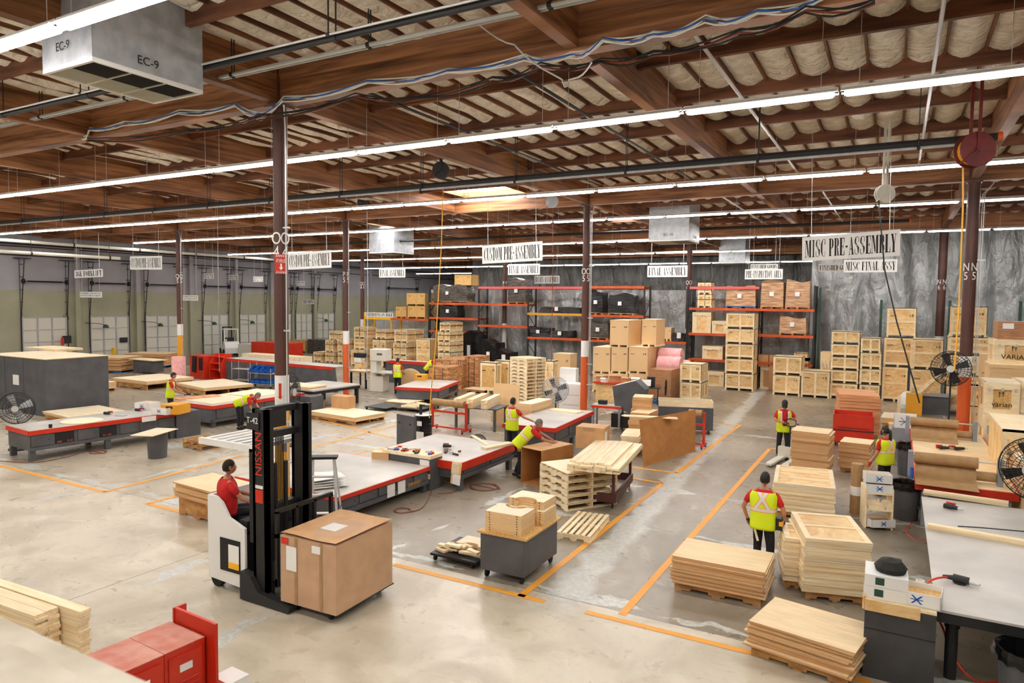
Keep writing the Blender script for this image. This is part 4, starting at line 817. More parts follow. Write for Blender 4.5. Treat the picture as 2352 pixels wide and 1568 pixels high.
# ---------------- crates at the left centre ----------------
def lcr(xl, xs, y0, y1, dep, lb, yy=36.5, st=1, style='two'): return crate(xl, xs, y0, y1, yy, dep, lb, style, straps=st)
Ls = 'group of strapped crates left of centre'
lcr(720, 738, 808, 835, 1, 'leftmost low crate of the ' + Ls, 37.5); lcr(747, 767, 809, 836, 1, 'second low crate of the ' + Ls, 37.5); lcr(776, 797, 809, 837, 1, 'third low crate of the ' + Ls, 37.5)
lcr(747, 766, 781, 808, .9, 'small crate on the second low crate of the ' + Ls, 37.6); lcr(775, 797, 778, 808, .9, 'crate half hidden by the orange and white column', 37.6); lcr(756, 775, 760, 780, .9, 'topmost crate left of the orange and white column', 37.7)
lcr(813, 838, 751, 776, 1.3, 'top of the two tall crates with one strap', 37, 1, 'bar'); lcr(813, 838, 777, 802, 1.3, 'lower of the two tall crates with one strap', 37, 0, 'bar'); lcr(806, 838, 803, 838, 1.3, 'crate under the two tall strapped crates', 36.8)
lcr(863, 886, 757, 777, 1.2, 'topmost crate behind the band saw', 37); lcr(856, 886, 778, 806, 1.4, 'middle crate behind the band saw', 36.9); lcr(876, 890, 807, 838, 1, 'lowest crate behind the band saw', 36.8)
lcr(906, 936, 757, 786, 1.8, 'topmost crate with crossed straps left of the plain crate', 36.6); lcr(903, 934, 787, 817, 1.8, 'middle crate with crossed straps left of the plain crate', 36.5); lcr(903, 934, 817, 848, 1.8, 'lowest crate with crossed straps left of the plain crate', 36.4)
lcr(956, 988, 779, 845, 1.3, 'taller plain faced crate with one crossbar', 36.6, 0, 'bar')
lcr(1010, 1035, 740, 761, 1.4, 'topmost crate of the strapped stack by the yellow hose', 36.2); lcr(1005, 1034, 762, 784, 1.5, 'second crate of the strapped stack by the yellow hose', 36.1); lcr(1006, 1034, 785, 808, 1.5, 'third crate of the strapped stack by the yellow hose', 36); lcr(1006, 1034, 809, 842, 1.5, 'lowest crate of the strapped stack by the yellow hose', 36)
crate(666, 702, 781, 804, 43, 1.1, 'olive crate standing near the far dock doors', mat='osb', panel='osb'); carton(706, 742, 780, 806, 43, 1.2, 'dark wrapped load right of the olive crate', 'wrap', 'wrapped_load', 'wrapped load')
# ---------------- big plywood crates at the centre ----------------
def big(xl, xs, y0, y1, dep, lb, yy=33.2): return crate(xl, xs, y0, y1, yy, dep, lb, 'plain', straps=0)
for i, (a_, b_) in enumerate(((1360, 1402), (1403, 1442), (1443, 1488))): big(a_, b_, 858, 916, 2.0, 'plywood crate in the bottom layer of the big crate pile, %s' % ['left', 'middle', 'right'][i])
for i, (a_, b_) in enumerate(((1361, 1402), (1403, 1442), (1443, 1488))): big(a_, b_, 797, 857, 2.0, 'large plywood crate in the middle layer of the big pile, %s one' % ['left', 'middle', 'right'][i])
big(1400, 1444, 735, 796, 2.0, 'left of the two plywood crates on top of the big pile'); big(1473, 1508, 733, 796, 1.5, 'right of the two plywood crates on top of the big pile', 33.9)
carton(1488, 1541, 849, 922, 32, 1.5, 'film wrapped carton pallet in front of the pink foam rolls', 'cardwrap', 'wrapped_load', 'wrapped load'); pallet(gz(1490, 926), 0, 1.2, 1.3, 'blue pallet under the film wrapped cartons', 'bluepal')
for i, (y0, y1) in enumerate(((836, 877), (878, 917))): crate(1562, 1611, y0, y1, 32.6, 1.3, '%s of the two crates right of the film wrapped cartons' % ['upper', 'lower'][i])
crate(1500, 1562, 850, 915, 33.9, 1.9, 'plain box under the pink foam rolls, mostly hidden', 'plain', skid=False, brand=False)
for i, (x, y, r, yy_) in enumerate(((1516, 815, .39, 34.9), (1513, 835, .4, 34.05))):
    p = gy(x, y, yy_); t = empty('foam_roll', p, 0, '%s pink foam roll behind the big crate pile' % ['upper', 'lower'][i], 'foam roll'); MB().cyl((0, 0, 0), (1.15, 0, 0), r, n=24).build('roll', 'pink', t, smooth=False); MB().cyl((1.14, 0, 0), (1.155, 0, 0), r*.25, n=16).build('core', 'card', t)
p = gy(1575, 842, 35.6); t = tag(MB().cyl((-.3, 0, 0), (.2, 0, 0), .36, n=20).build('foam_roll', 'pink', loc=p), 'pink foam roll end in crumpled film right of the two rolls', 'foam roll')
# ---------------- pallet racks ----------------
def rack(posts, levels, ztop, yy, dep, where, braces=True, pcol='dark', zs=None):
    """posts: photo x of uprights; levels: (i, j, y, colour) beams between post i and j"""
    X = [gy(x, 780, yy).x for x in posts]; t = empty('pallet_rack', (X[0], yy, 0), 0, where, 'rack'); x0 = X[0]
    for i, x in enumerate(X):
        zt = ztop if zs is None else zs[i]
        for dy in (0, dep): MB().box(x-x0-.05, x-x0+.05, dy-.04, dy+.04, 0, zt).build('upright', pcol if isinstance(pcol, str) else pcol[i], t)
        m = MB(); z = .2; s = 0
        while z < zt-1: a, b = (0, dep) if s % 2 == 0 else (dep, 0); m.beam((x-x0, a, z), (x-x0, b, z+.9), .03, .03); z += .9; s += 1
        m.build('brace', pcol if isinstance(pcol, str) else pcol[i], t)
    for i, j, y, col in levels:
        z = gy((posts[i]+posts[j])/2, y, yy).z
        for dy in (-.06, dep+.06): MB().box(X[i]-x0, X[j]-x0, dy-.025, dy+.025, z-.14, z).build('beam', col, t)
        if y < 850 and col != 'pinkb' and y < 830:
            MB().box(X[i]-x0+.06, X[j]-x0-.06, 0, dep, z-.03, z-.01).build('shelf_deck', 'oldwood', t) if zs is None or z < 9 else None; REG.append([None, X[i], X[j], yy, yy+dep, z-.02, z-.01])
    return t
M['pinkb'] = nt('faded pink beam', srgb(214, 96, 92), .5)
rack([1582, 1741, 1868], [(0, 1, 707, 'rackor'), (1, 2, 709, 'rackor'), (0, 1, 766, 'rackor'), (1, 2, 769, 'rackor'), (0, 1, 826, 'rackor'), (1, 2, 833, 'rackor'), (0, 1, 658, 'pinkb')], 5.6, 39.2, 1.1, 'tall rack holding wrapped crates, right of the gap in the racks')
rack([987, 1099, 1212, 1337, 1478, 1577], [(4, 5, 783, 'rackor'), (0, 1, 695, 'rackor'), (1, 2, 697, 'rackor'), (0, 1, 729, 'rackor'), (1, 2, 747, 'rackor'), (1, 2, 658, 'pinkb'), (2, 3, 658, 'pinkb'), (3, 4, 657, 'rackor'), (2, 3, 719, 'amber'), (3, 4, 723, 'rackor'), (2, 3, 775, 'rackor'), (3, 4, 781, 'rackor'), (0, 1, 760, 'rackor')], 5.6, 39.2, 1.1, 'long rack holding black wrapped goods behind the centre column')
rack([838, 899, 985], [(0, 1, 729, 'yellow'), (1, 2, 731, 'rackor'), (1, 2, 776, 'rackor')], 3.6, 39.2, 1.1, 'short low rack with a yellow left end carrying three crates', zs=[3.7, 3.5, 5.2], pcol=['yellow', 'yellow', 'greenst'])
for px, lb in ((1880, 'right end of the tall rack'), (2021, 'left of the tallest pale crate stack'), (2178, 'behind the right column'), (2340, 'at the far right edge')):
    x = gy(px, 780, 39.6).x; m = MB(); m.box(-.06, .06, -.05, .05, 0, 4.9 if px != 1880 else 5.5); tag(m.build('rack_upright', 'greenst', loc=(x, 39.6, 0)), 'green rack post standing alone at the %s' % lb if px == 1880 else 'green rack post standing alone %s' % lb, 'rack post')
t = sign(836, 717.5, 900, 728, 39.0, ['EXPEDITING ON HOLD'], 'white banner with lettering on the yellow end of the low rack', cords=False); t.location.y = 39.14
# goods on racks
def lump(x0, x1, y0, y1, yy, dep, label, mat='blackwrap', name='wrapped_goods', cat='wrapped goods', seed=0, amp=.06, pal=None):
    a = gy(x0, (y0+y1)/2, yy); b = gy(x1, (y0+y1)/2, yy); W_ = b.x-a.x; zt = gy((x0+x1)/2, y0, yy).z; zb_ = max(0, gy((x0+x1)/2, y1, yy).z); H_ = zt-zb_; r = random.Random(seed+int(x0))
    t = empty(name, (a.x, yy, zb_), 0, label, cat); REG.append([t, a.x, b.x, yy, yy+dep, zb_, zt]); bm = MB(); ph = [r.uniform(0, 9) for _ in range(6)]
    pz = .12 if pal else 0
    def wob(p): 
        k = amp*(math.sin(p[0]*5+ph[0])+math.sin(p[2]*7+ph[1]+p[0]*3)+math.sin(p[1]*6+ph[2]))*.5; return k
    def face(o, u, v, nu, nv):
        def f(s, q):
            p = [o[i]+u[i]*s+v[i]*q for i in range(3)]; c = (W_/2, dep/2, (H_+pz)/2); k = 1+wob(p)/.8; e = .97
            top = (p[2]-pz)/max(.01, H_-pz); sag = .06*H_*math.sin(p[0]*4+ph[3])*(top > .9)
            return (c[0]+(p[0]-c[0])*(1+wob(p))*(1-.06*top), c[1]+(p[1]-c[1])*(1+wob(p))*(1-.06*top), max(pz, p[2]+sag-.02*(1-top)*0))
        bm.grid(f, nu, nv)
    h = H_-pz
    face((0, 0, pz), (W_, 0, 0), (0, 0, h), 10, 8); face((W_, 0, pz), (0, dep, 0), (0, 0, h), 6, 8); face((W_, dep, pz), (-W_, 0, 0), (0, 0, h), 10, 8); face((0, dep, pz), (0, -dep, 0), (0, 0, h), 6, 8); face((0, 0, pz+h), (W_, 0, 0), (0, dep, 0), 10, 6)
    bm.build('wrapping', mat, t)
    if pal: MB().box(0, W_, 0, dep, .08, .12).box(0, .1, 0, dep, 0, .08).box(W_/2-.05, W_/2+.05, 0, dep, 0, .08).box(W_-.1, W_, 0, dep, 0, .08).build('pallet_base', pal, t)
    m = MB(); m.box(W_*.4, W_*.4+.22, -.1, -.03, pz+h*.4, pz+h*.4+.22)
    if mat in ('wrap', 'blackwrap', 'woodwrap'): m.build('paper_label', 'paper', t)
    return t
lump(993, 1075, 655, 695, 39.3, 1, 'large film wrapped dark load on the upper left rack level', 'wrap', pal='oldwood'); crate(1044, 1083, 630, 655, 39.4, .9, 'olive crate on top of the film wrapped load', mat='osb', panel='osb', skid=False)
lump(1010, 1050, 702, 727, 39.3, .9, 'black wrapped machine part on the second level of the left rack bay'); lump(1166, 1208, 640, 695, 39.2, 1, 'tall film wrapped pallet load left of the BASES sign', 'wrap', pal='oldwood', amp=.03)
lump(1238, 1333, 705, 718, 39.3, 1, 'long flat black bundle on the yellow beam'); lump(1352, 1384, 668, 721, 39.3, .9, 'black crate shaped bundle beside the centre column on the upper level', pal='oldwood'); lump(1397, 1456, 675, 722, 39.3, .9, 'strapped black bundle right of it on the upper level', pal='oldwood')
lump(1214, 1262, 752, 775, 39.3, .9, 'black strapped bags at the left on the middle level of the centre bay'); lump(1263, 1312, 760, 775, 39.3, .9, 'second group of black strapped bags on the middle level of the centre bay')
lump(1352, 1396, 741, 776, 39.3, 1, 'brown wrapped boards on the middle level right of the centre column', 'wrap', pal='oldwood'); crate(1522, 1542, 752, 778, 39.4, .8, 'small plain crate on the edge of the gap between racks', 'plain'); lump(1545, 1572, 765, 778, 39.3, .8, 'small black bundle between the racks')
lump(1058, 1100, 764, 792, 38.6, 1, 'black bundles on the floor level behind the crates left of centre'); lump(1105, 1140, 784, 812, 37.5, 1.2, 'black bagged parts behind the table with red edge'); lump(1142, 1172, 806, 824, 35, 1, 'black covered machine left of the tall pallet stack')
for i, (x0, x1, y0, y1) in enumerate(((1603, 1634, 648, 674), (1602, 1635, 676, 706))):
    crate(x0, x1, y0, y1, 39.2, .7, '%s small strapped crate stack on the upper shelf' % ['upper', 'lower'][i], straps=1)
lump(1667, 1736, 658, 704, 39.2, 1.1, 'film wrapped timber load on a blue pallet on the upper shelf', 'woodwrap', amp=.01, pal='bluepal'); lump(1747, 1800, 645, 706, 39.2, 1.1, 'left film wrapped timber pallet on the upper right shelf', 'woodwrap', amp=.01, pal='oldwood'); lump(1804, 1861, 645, 707, 39.2, 1.1, 'right film wrapped timber pallet on the upper right shelf', 'woodwrap', amp=.01, pal='oldwood')
transit(1591, 1633, 717, 765, 39.2, 1, 'upright brown crate on the middle shelf of the tall rack', '', 'cratepanel'); transit(1636, 1670, 737, 765, 39.2, 1, 'small clasped crate right of the upright brown crate', '', 'cratepanel')
lump(1790, 1852, 729, 766, 39.2, 1.1, 'film wrapped timber load on the middle right shelf', 'woodwrap', amp=.015, pal='oldwood')
transit(1614, 1660, 795, 823, 39.2, 1, 'clasped brown crate on the lower shelf of the tall rack', '', 'cratepanel'); transit(1618, 1663, 853, 881, 39.2, 1, 'clasped brown crate on the floor under the tall rack', '', 'cratepanel'); transit(1886, 1908, 808, 836, 38.6, .8, 'clasped brown crate behind the stack of five', '', 'cratepanel')
carton(1740, 1765, 815, 830, 39.2, .8, 'flat brown box with lettering on the lower right shelf', 'card'); carton(1767, 1795, 816, 830, 39.2, .8, 'second flat brown box on the lower right shelf', 'card'); transit(1747, 1774, 841, 888, 39.4, 1, 'dark brown crate on the floor under the right shelf', '', 'plydk')
for i, (x0, x1, y0, y1) in enumerate(((1824, 1856, 810, 820), (1826, 1858, 821, 832))): crate(x0, x1, y0, y1, 39.1, .7, '%s flat crate on the lower right shelf behind the pair of crates' % ['upper', 'lower'][i], skid=False)
crate(934, 977, 672, 701, 39.3, 1, 'olive crate standing on two others on the low rack', mat='osb', panel='osb'); crate(909, 934, 703, 729, 39.3, 1, 'left olive crate on the low rack', mat='osb', panel='osb'); crate(936, 977, 702, 729, 39.3, 1, 'right lower olive crate on the low rack', mat='osb', panel='osb')
# ---------------- work benches ----------------
def axis(p0, p1, z):
    a, b = gz(*p0, z), gz(*p1, z); return a, math.atan2(b.y-a.y, b.x-a.x), (b-a).length
def bench(p0, p1, W_, h, label, legs=True, doors=4, top='steel', edge=.13, gap=.22, flare=0., open_=(), ext=0., L=None, name='work_bench'):
    """p0 near corner of the top in the photograph, p1 far corner along the edge seen; the top reaches W_ to the left of that edge"""
    a, rz, L0 = axis(p0, p1, h); L = (L or L0)+ext; t = empty(name, (a.x, a.y, 0), rz, label, 'work bench')
    MB().box(0, L, 0, W_, h-.02, h).build('bench_top', top, t)
    m = MB(); m.box(-.02, L+.02, -.03, 0, h-edge, h-.004).box(-.02, L+.02, W_, W_+.03, h-edge, h-.004).box(-.03, 0, 0, W_, h-edge, h-.004).box(L, L+.03, 0, W_, h-edge, h-.004); m.build('red_edge', 'red', t)
    m = MB(); m.add([(.02-flare, .03, gap), (L-.02, .03, gap), (L-.02, W_-.03, gap), (.02-flare, W_-.03, gap), (.02, .03, h-edge), (L-.02, .03, h-edge), (L-.02, W_-.03, h-edge), (.02, W_-.03, h-edge)], [(0, 3, 2, 1), (4, 5, 6, 7), (0, 1, 5, 4), (1, 2, 6, 5), (2, 3, 7, 6), (3, 0, 4, 7)])
    c = m.build('cabinet', 'grey', t)
    nd = doors
    for i in range(nd):
        x0, x1 = L*(i+.08)/nd, L*(i+.92)/nd
        if i in open_: MB().box(x0, x1, .02, .031, gap+.12, h-edge-.03).build('open_bay', 'ink', t); m = MB(); r = random.Random(i); [m.cbox((r.uniform(x0+.05, x1-.05), .015, gap+.16), (.12, .03, .06)) for _ in range(3)]; m.build('stored_tools', 'hose', t); continue
        d = MB().box(x0, x1, .005, .03, gap+.12, h-edge-.02).build('door', 'grey', t)
        MB().cyl((x1-.06, .0, (gap+h-edge)/2+.05), (x1-.06, .006, (gap+h-edge)/2+.05), .015, n=8).build('finger_hole', 'ink', d)
    for y in (.0,): MB().box(0, L, -.005, .03, gap, gap+.1).build('skirt', 'grey', t)
    if legs:
        k = max(2, int(L/1.6)+1)
        for i in range(k):
            for y in (.05, W_-.2): MB().box(.02+(L-.17)*i/(k-1), .17+(L-.17)*i/(k-1), y, y+.12, 0, gap).build('leg', 'grey', t)
    return t, a, rz, L
def on(t, x, y, z=0.): return t.location+Matrix.Rotation(t.rotation_euler.z, 3, 'Z') @ Vector((x, y, z))
B1, a, rz, L = bench((67, 990), (403, 946), 1.5, .88, 'long low grey workbench with a red edge at the far left', doors=7, gap=.3, open_=(1, 3))
boxthing('tool_cabinet', 'grey', on(B1, L+.45, .5), (.85, 1.0, .85), 'grey cabinet butted against the far end of the long left bench', 'cabinet', rz)
B2, a, rz, L = bench((488, 932), (612, 914), 2.2, .8, 'grey bench with boards on top where a man bends over', doors=2, gap=.2, ext=1.9, flare=.12)
boxthing('tool_cabinet', 'grey', on(B2, L+.1, -.35), (.7, .6, .7), 'low grey cabinet with red top behind the oval fan', 'cabinet', rz)
B5, a5, r5, L5 = bench((1060, 1062), (1180, 1018), 2.6, .72, 'red edged bench with a bent man measuring at its far end', doors=2, gap=.3, edge=.2)
T1, a1, r1, L1 = bench((775, 1141), (985, 1071), 3.1, .62, 'wide low bench with CHIMANDO lettering behind the stepladder', doors=5, gap=.2, edge=.09)
B6, a6, r6, L6 = bench((1274, 983), (1347, 950), 1.7, .85, 'steel topped bench left of the orange based centre column', doors=3, gap=.3, ext=.7)
B7, a7, r7, L7 = bench((1006, 892), (1054, 874), 2.0, .72, 'small square bench where a seated man works beside a yellow crate', doors=2, gap=.2, open_=(1,))
text('CHIMANDO', .11, 'amber', T1, (L1*.82, .0, .33), 0, sx=.8)
for x, lb in ((L1*.5, 'drilled'), (L1*.62, 'plain')): MB().box(x, x+.26, -.012, .0, .22, .5).build('notice_board', 'paper', T1)
c = empty('tool_cabinet', on(T1, L1+.05, 0), r1, 'open ended grey tool cabinet at the right end of the CHIMANDO bench', 'cabinet')
MB().box(0, .5, .0, 1.5, 0, .78).build('cabinet_body', 'grey', c); MB().box(-.02, .5, -.02, 1.5, .78, .86).build('wooden_top', 'pine', c); MB().box(-.02, .0, .02, .3, .5, .75).build('paper_note', 'paper', c); MB().box(-.03, .0, .0, .6, .3, .42).build('wooden_shelf', 'pine', c)
# clipboards on benches
c = empty('clipboard', on(B5, -.05, .12, .3), r5-.0, 'clipboard with two papers hanging at the corner of the bent man\'s bench', 'clipboard'); MB().cbox((0, 0, .15), (.03, .26, .55), rx=.12).build('board', 'cratepanel', c); MB().cbox((-.02, -.02, 0), (.01, .22, .25), rx=.12).build('sheet', 'paper', c); MB().cbox((-.02, .01, .27), (.01, .22, .26), rx=.12).build('sheet', 'pine', c)
# tall backed red and grey benches standing along the hall
def backed(p0, p1, zt, W_, label, n=3):
    a, b = gz(*p0, zt), gz(*p1, zt); rz = math.atan2(b.y-a.y, b.x-a.x); L = (b-a).length; t = empty('bench_back', (a.x, a.y, 0), rz, label, 'work bench')
    for i in range(n):
        x0, x1 = L*i/n, L*(i+1)/n-.02; e = .18 if i == n-1 else 0
        MB().prism([(x0, .0), (x1+e, .0), (x1, zt-.02), (x0, zt-.02)], 0, .12, axis='y').build('back_panel', 'grey', t); MB().box(x0, x1, -.03, .0, zt-.16, zt).build('red_rail', 'red', t)
        MB().box(x0, x1, 0, W_, zt-.03, zt).build('top_board', 'steel', t)
    return t
backed((519, 822), (767, 843), 1.25, 1.1, 'long grey bench back with a red rail behind the blue bins')
t = backed((884, 826), (985, 832), 1.25, .5, 'grey bench back with red rail behind the man standing at the band saw', 1)
t = backed((1115, 818), (1200, 830), 1.0, .8, 'dark red edged table before the black bundles', 1)
# black legged layout table
a, rz, L = axis((719, 897), (827, 882), .85); t = empty('layout_table', (a.x, a.y, 0), rz, 'black legged steel layout table right of the oval fan', 'table')
MB().box(0, L, 0, 2.3, .8, .86).build('table_top', 'steel', t); m = MB(); m.box(0, L, -.01, .05, .68, .8).box(0, .05, 0, 2.3, .68, .8).box(L-.05, L, 0, 2.3, .68, .8); m.build('apron', 'black', t)
for x in (.05, L-.17):
    for y in (.05, 2.1): MB().box(x, x+.13, y, y+.13, 0, .7).build('leg', 'black', t)
sheets(t.location+Matrix.Rotation(rz, 3, 'Z') @ Vector((.1, .4, 0)), rz, 1.0, 1.8, .86, .95, 4, 'ply', 'plywood_sheet', 'narrow plywood sheet lying on the black legged layout table', 'sheets on the layout table', .03, cat='plywood sheet')
def yellowbox(px, py, s, label, z=0):
    p = gz(px, py, z); t = empty('plastic_crate', p, .3, label, 'crate'); MB().box(-s/2, s/2, -s/2, s/2, 0, s*.5).build('crate_shell', 'amber', t); MB().box(-s*.2, s*.2, -s/2-.004, -s/2, s*.3, s*.42).build('handle_slot', 'ink', t); return t
yellowbox(727, 935, .5, 'yellow plastic crate under the front corner of the layout table')
carton(761, 797, 910, 930, 20.6, .5, 'open brown cardboard box under the layout table')
# loose sheets on benches
def flat(p0, p1, p2, z, th, n, mat, label, name='plywood_sheet', jit=.01, seed=1, cat='plywood sheet'):
    a, rz, w_, d = frame3(p0, p1, p2, z+th*n); return sheets(a, rz, w_, d, z, z+th*n, n, mat, name, label, (label+' group') if n > 1 else None, jit, seed=seed, cat=cat)
flat((412, 916), (486, 927), (548, 909), .8, .02, 1, 'ply', 'pale sheet lying on the near half of the bench where a man bends')
flat((510, 904), (590, 911), (660, 898), .8, .02, 1, 'ply', 'pale sheet lying on the far half of the bench where a man bends')
flat((397, 913), (412, 917), (485, 903), .8, .05, 1, 'redwood', 'plank lying along the edge before the worker in the black cap', 'plank', cat='plank')
p = gz(188, 967, .88); t = tag(MB().cyl((0, 0, 0), (0, 0, .02), .56, n=48).build('round_board', 'ply', loc=p), 'round plywood disc lying on the long left bench', 'plywood disc')
def drill(p, rz, label, col='black'):
    t = empty('cordless_drill', p, rz, label, 'power tool'); MB().cyl((-.12, 0, .05), (.1, 0, .05), .045, .035, 12).build('motor_body', col, t); MB().cyl((.1, 0, .05), (.2, 0, .05), .02, .01, 8).build('chuck', 'metal', t); MB().cbox((-.06, .1, .04), (.06, .18, .05), rz=.2).build('grip', col, t); MB().cbox((-.08, .2, .04), (.14, .07, .08)).build('battery', 'red' if col == 'black' else col, t); return t
drill(gz(247, 952, .88), .3, 'black and red drill on the long left bench'); drill(gz(318, 944, .88), .2, 'drill beside the white parts boxes on the long left bench'); drill(gz(432, 908, .85), .9, 'drill on the plank in front of the worker in the black cap')
tag(MB().cyl((0, 0, 0), (0, 0, .1), .045, n=14).build('tin', 'black', loc=gz(116, 982, .88)), 'small black tin on the near end of the long left bench', 'tin')
tag(MB().cbox((0, 0, .02), (.32, .16, .03)).build('hand_tool', 'metal', loc=gz(278, 955, .88), rz=.4), 'small metal hand tool beside the round disc', 'hand tool')
MB().box(L*0+3.1, 3.55, -.04, -.03, .7, .86).build('white_plate', 'paper', B1)
def xbox(p, rz, label, d=(.42, .3, .16), body='white'):
    t = empty('parts_box', p, rz, label, 'parts box'); m = MB(); x, y, z = d
    m.box(-x/2, x/2, -y/2, y/2, 0, .01).box(-x/2, x/2, -y/2, -y/2+.008, 0, z).box(-x/2, x/2, y/2-.008, y/2, 0, z).box(-x/2, -x/2+.008, -y/2, y/2, 0, z).box(x/2-.008, x/2, -y/2, y/2, 0, z); m.build('box_shell', body, t)
    m = MB(); u = z*.5
    for s in (-1, 1): m.prism([(s*u*.6-.012, z*.2), (s*u*.6+.012, z*.2), (-s*u*.6+.012, z*.8), (-s*u*.6-.012, z*.8)], -y/2-.003, -y/2, axis='y')
    m.box(-u*.8, u*.8, -y/2-.003, -y/2, z*.47, z*.53); m.build('printed_mark', 'blue', t); MB().box(-x/2+.01, x/2-.01, -y/2+.01, y/2-.01, z*.5, z*.6).build('contents', 'osb', t); return t
xbox(gz(339, 938, .88), .2, 'white parts box further back on the long left bench', (.6, .5, .22)); xbox(gz(376, 950, .88), .2, 'white parts box at the edge of the long left bench', (.62, .4, .22)); yellowbox(404, 948, .62, 'yellow plastic crate beside the white boxes on the long left bench', .88)
# tall grey cabinet at the far left
p, q = gz(-120, 905), gz(108, 958); a = Vector((q.x-4.2, q.y+.1, 0)); t = empty('tall_cabinet', q, PI, 'tall grey cabinet filling the left edge behind the black fan', 'cabinet')
MB().box(0, 4.5, -2.4, 0, 0, 2.2).build('cabinet_body', 'grey', t); m = MB(); [m.box(x, x+.01, .0, .004, 0, 2.2) for x in (1.6, 3.0)]; m.build('door_gap', 'ink', t)
MB().box(-.02, 4.5, -2.45, .02, 2.2, 2.23).build('cabinet_top', 'ply', t); MB().box(1.95, 2.4, .003, .008, 1.1, 1.5).build('posted_sheet', 'paper', t)
sheets(on(t, 3.6, -2.2), PI/2, 1.2, 2.4, 2.23, 2.33, 2, 'pine', 'loose_batten', 'pale wooden frame lying on the tall grey cabinet', 'frames on the cabinet', cat='wooden panel')
# red lockers, bottom left
a, b = gz(318, 1476, 1.8), gz(470, 1449, 1.8)
def locker(p, label, first):
    p = Vector((p.x, p.y, 0)); t = empty('locker', p, LR, label, 'locker'); MB().box(-.001, .355, 0, .5, 0, 1.8).build('locker_body', 'red', t, bevel=.004); MB().box(.0, .355, .0, .5, 1.8, 1.803).build('dusty_top', 'dusty', t)
    d = MB().box(.03, .325, -.012, 0, .9, 1.74).build('door', 'red', t); MB().box(.12, .23, -.016, -.012, 1.6, 1.66).build('number_plate', 'paper', d)
    m = MB(); [m.cbox((.2, -.016, 1.38+.045*k), (.16, .012, .018), rx=.5) for k in range(4)]; m.build('vent_louvre', 'red', d); MB().box(.06, .09, -.04, -.012, 1.22, 1.36).build('handle', 'metal', d)
    MB().cyl((.075, -.05, 1.18), (.075, -.02, 1.18), .025, n=10).build('padlock', 'metal', d); MB().box(.03, .325, -.012, 0, .06, .86).build('door', 'red', t)
M['dusty'] = noisy('dusty red locker top', srgb(206, 150, 134), srgb(190, 112, 94), (5, 5, 5), .7)
c4_ = gz(395, 1434, 1.8); c1_ = gz(470, 1449, 1.8); c2_ = gz(318, 1476, 1.8)
e1 = gz(470, 1462, 1.8); e2 = gz(378, 1503, 1.8); LR = math.atan2(e1.y-e2.y, e1.x-e2.x)
locker(e2, 'red steel locker nearest the ledge corner, right one with the whole door showing', True); u = Vector((math.cos(LR), math.sin(LR), 0)); locker(e2-u*.36, 'red steel locker partly hidden behind the ledge, left one', False)
t = empty('locker_shelf', Vector((e2.x, e2.y, 0))+u*.36, LR, 'red steel panel fin standing at the right end of the lockers', 'shelf unit'); MB().box(.01, .035, -.12, .45, 0, 1.93).build('side_panel', 'red', t); MB().box(.0, .12, .45, .47, 0, 1.93).build('back_fin', 'red', t)
t = empty('spray_box', Vector((e2.x, e2.y, 0))+u*.5+Vector((.0, .1, 0)), LR, 'white box with red print beside the red panel fin', 'box'); MB().box(-.1, .1, -.12, .12, 0, 1.35).build('box_body', 'white', t); MB().box(-.08, .08, -.123, -.12, 1.12, 1.2).build('red_print', 'red', t)
# lumber cart at the left edge
t = empty('lumber_cart', gz(70, 1452, 0)+Vector((-.5, .1, 0)), 0, 'low black cart under the pale boards at the left edge', 'cart'); a = gz(108, 1445, .25); b = gz(0, 1395, .25)
LD = math.atan2(gz(193, 1392, 1.0).y-gz(0, 1330, 1.0).y, gz(193, 1392, 1.0).x-gz(0, 1330, 1.0).x)
t.location = (gz(115, 1450, 0).x, gz(115, 1450, 0).y, 0); t.rotation_euler.z = LD+PI
MB().box(-.02, 2.2, -.3, .05, .14, .22).build('cart_deck', 'black', t)
for x in (.0, 2.0):
    for y in (-.25, .0): MB().cyl((x, y-.02, .07), (x, y+.02, .07), .07, n=14).build('caster', 'rubber', t)
def boards(pend, z0, rz, nx, nz, bw, th, L, label, group, mat='pine_x', seed=1, jl=.03, back=True, name='board', cat='board', zofs=0.):
    r = random.Random(seed); me = MB().box(-L, 0, 0, bw*.97, 0, th*.93).mesh(name, mat)
    for i in range(nx):
        for k in range(nz):
            o = bpy.data.objects.new(name, me); C.objects.link(o); o.rotation_euler.z = rz+r.uniform(-.003, .003); j = Vector((r.uniform(-jl, jl), bw*i+r.uniform(-.003, .003), 0)); j.rotate(Matrix.Rotation(rz, 3, 'Z')); o.location = Vector((pend.x, pend.y, z0+th*k))+j; tag(o, label, cat, group)
pe = gz(179, 1403, .92); boards(pe, .3, LD, 1, 15, .14, .041, 2.4, 'pale board in the right hand bundle at the left edge', 'boards of the right hand bundle at the left edge', seed=2)
u = Vector((math.cos(LD), math.sin(LD), 0)); v = Vector((-math.sin(LD), math.cos(LD), 0)); pe2 = pe-u*.32-v*.16
boards(pe2-v*.14, .3, LD, 2, 15, .14, .041, 2.4, 'pale board in the left hand bundle at the left edge', 'boards of the left hand bundle at the left edge', seed=3)
boards(pe2-v*.45-u*.6, .22, LD, 1, 6, .14, .041, 2.2, 'pale board low beside the ledge at the left edge', 'boards low beside the ledge', seed=4)
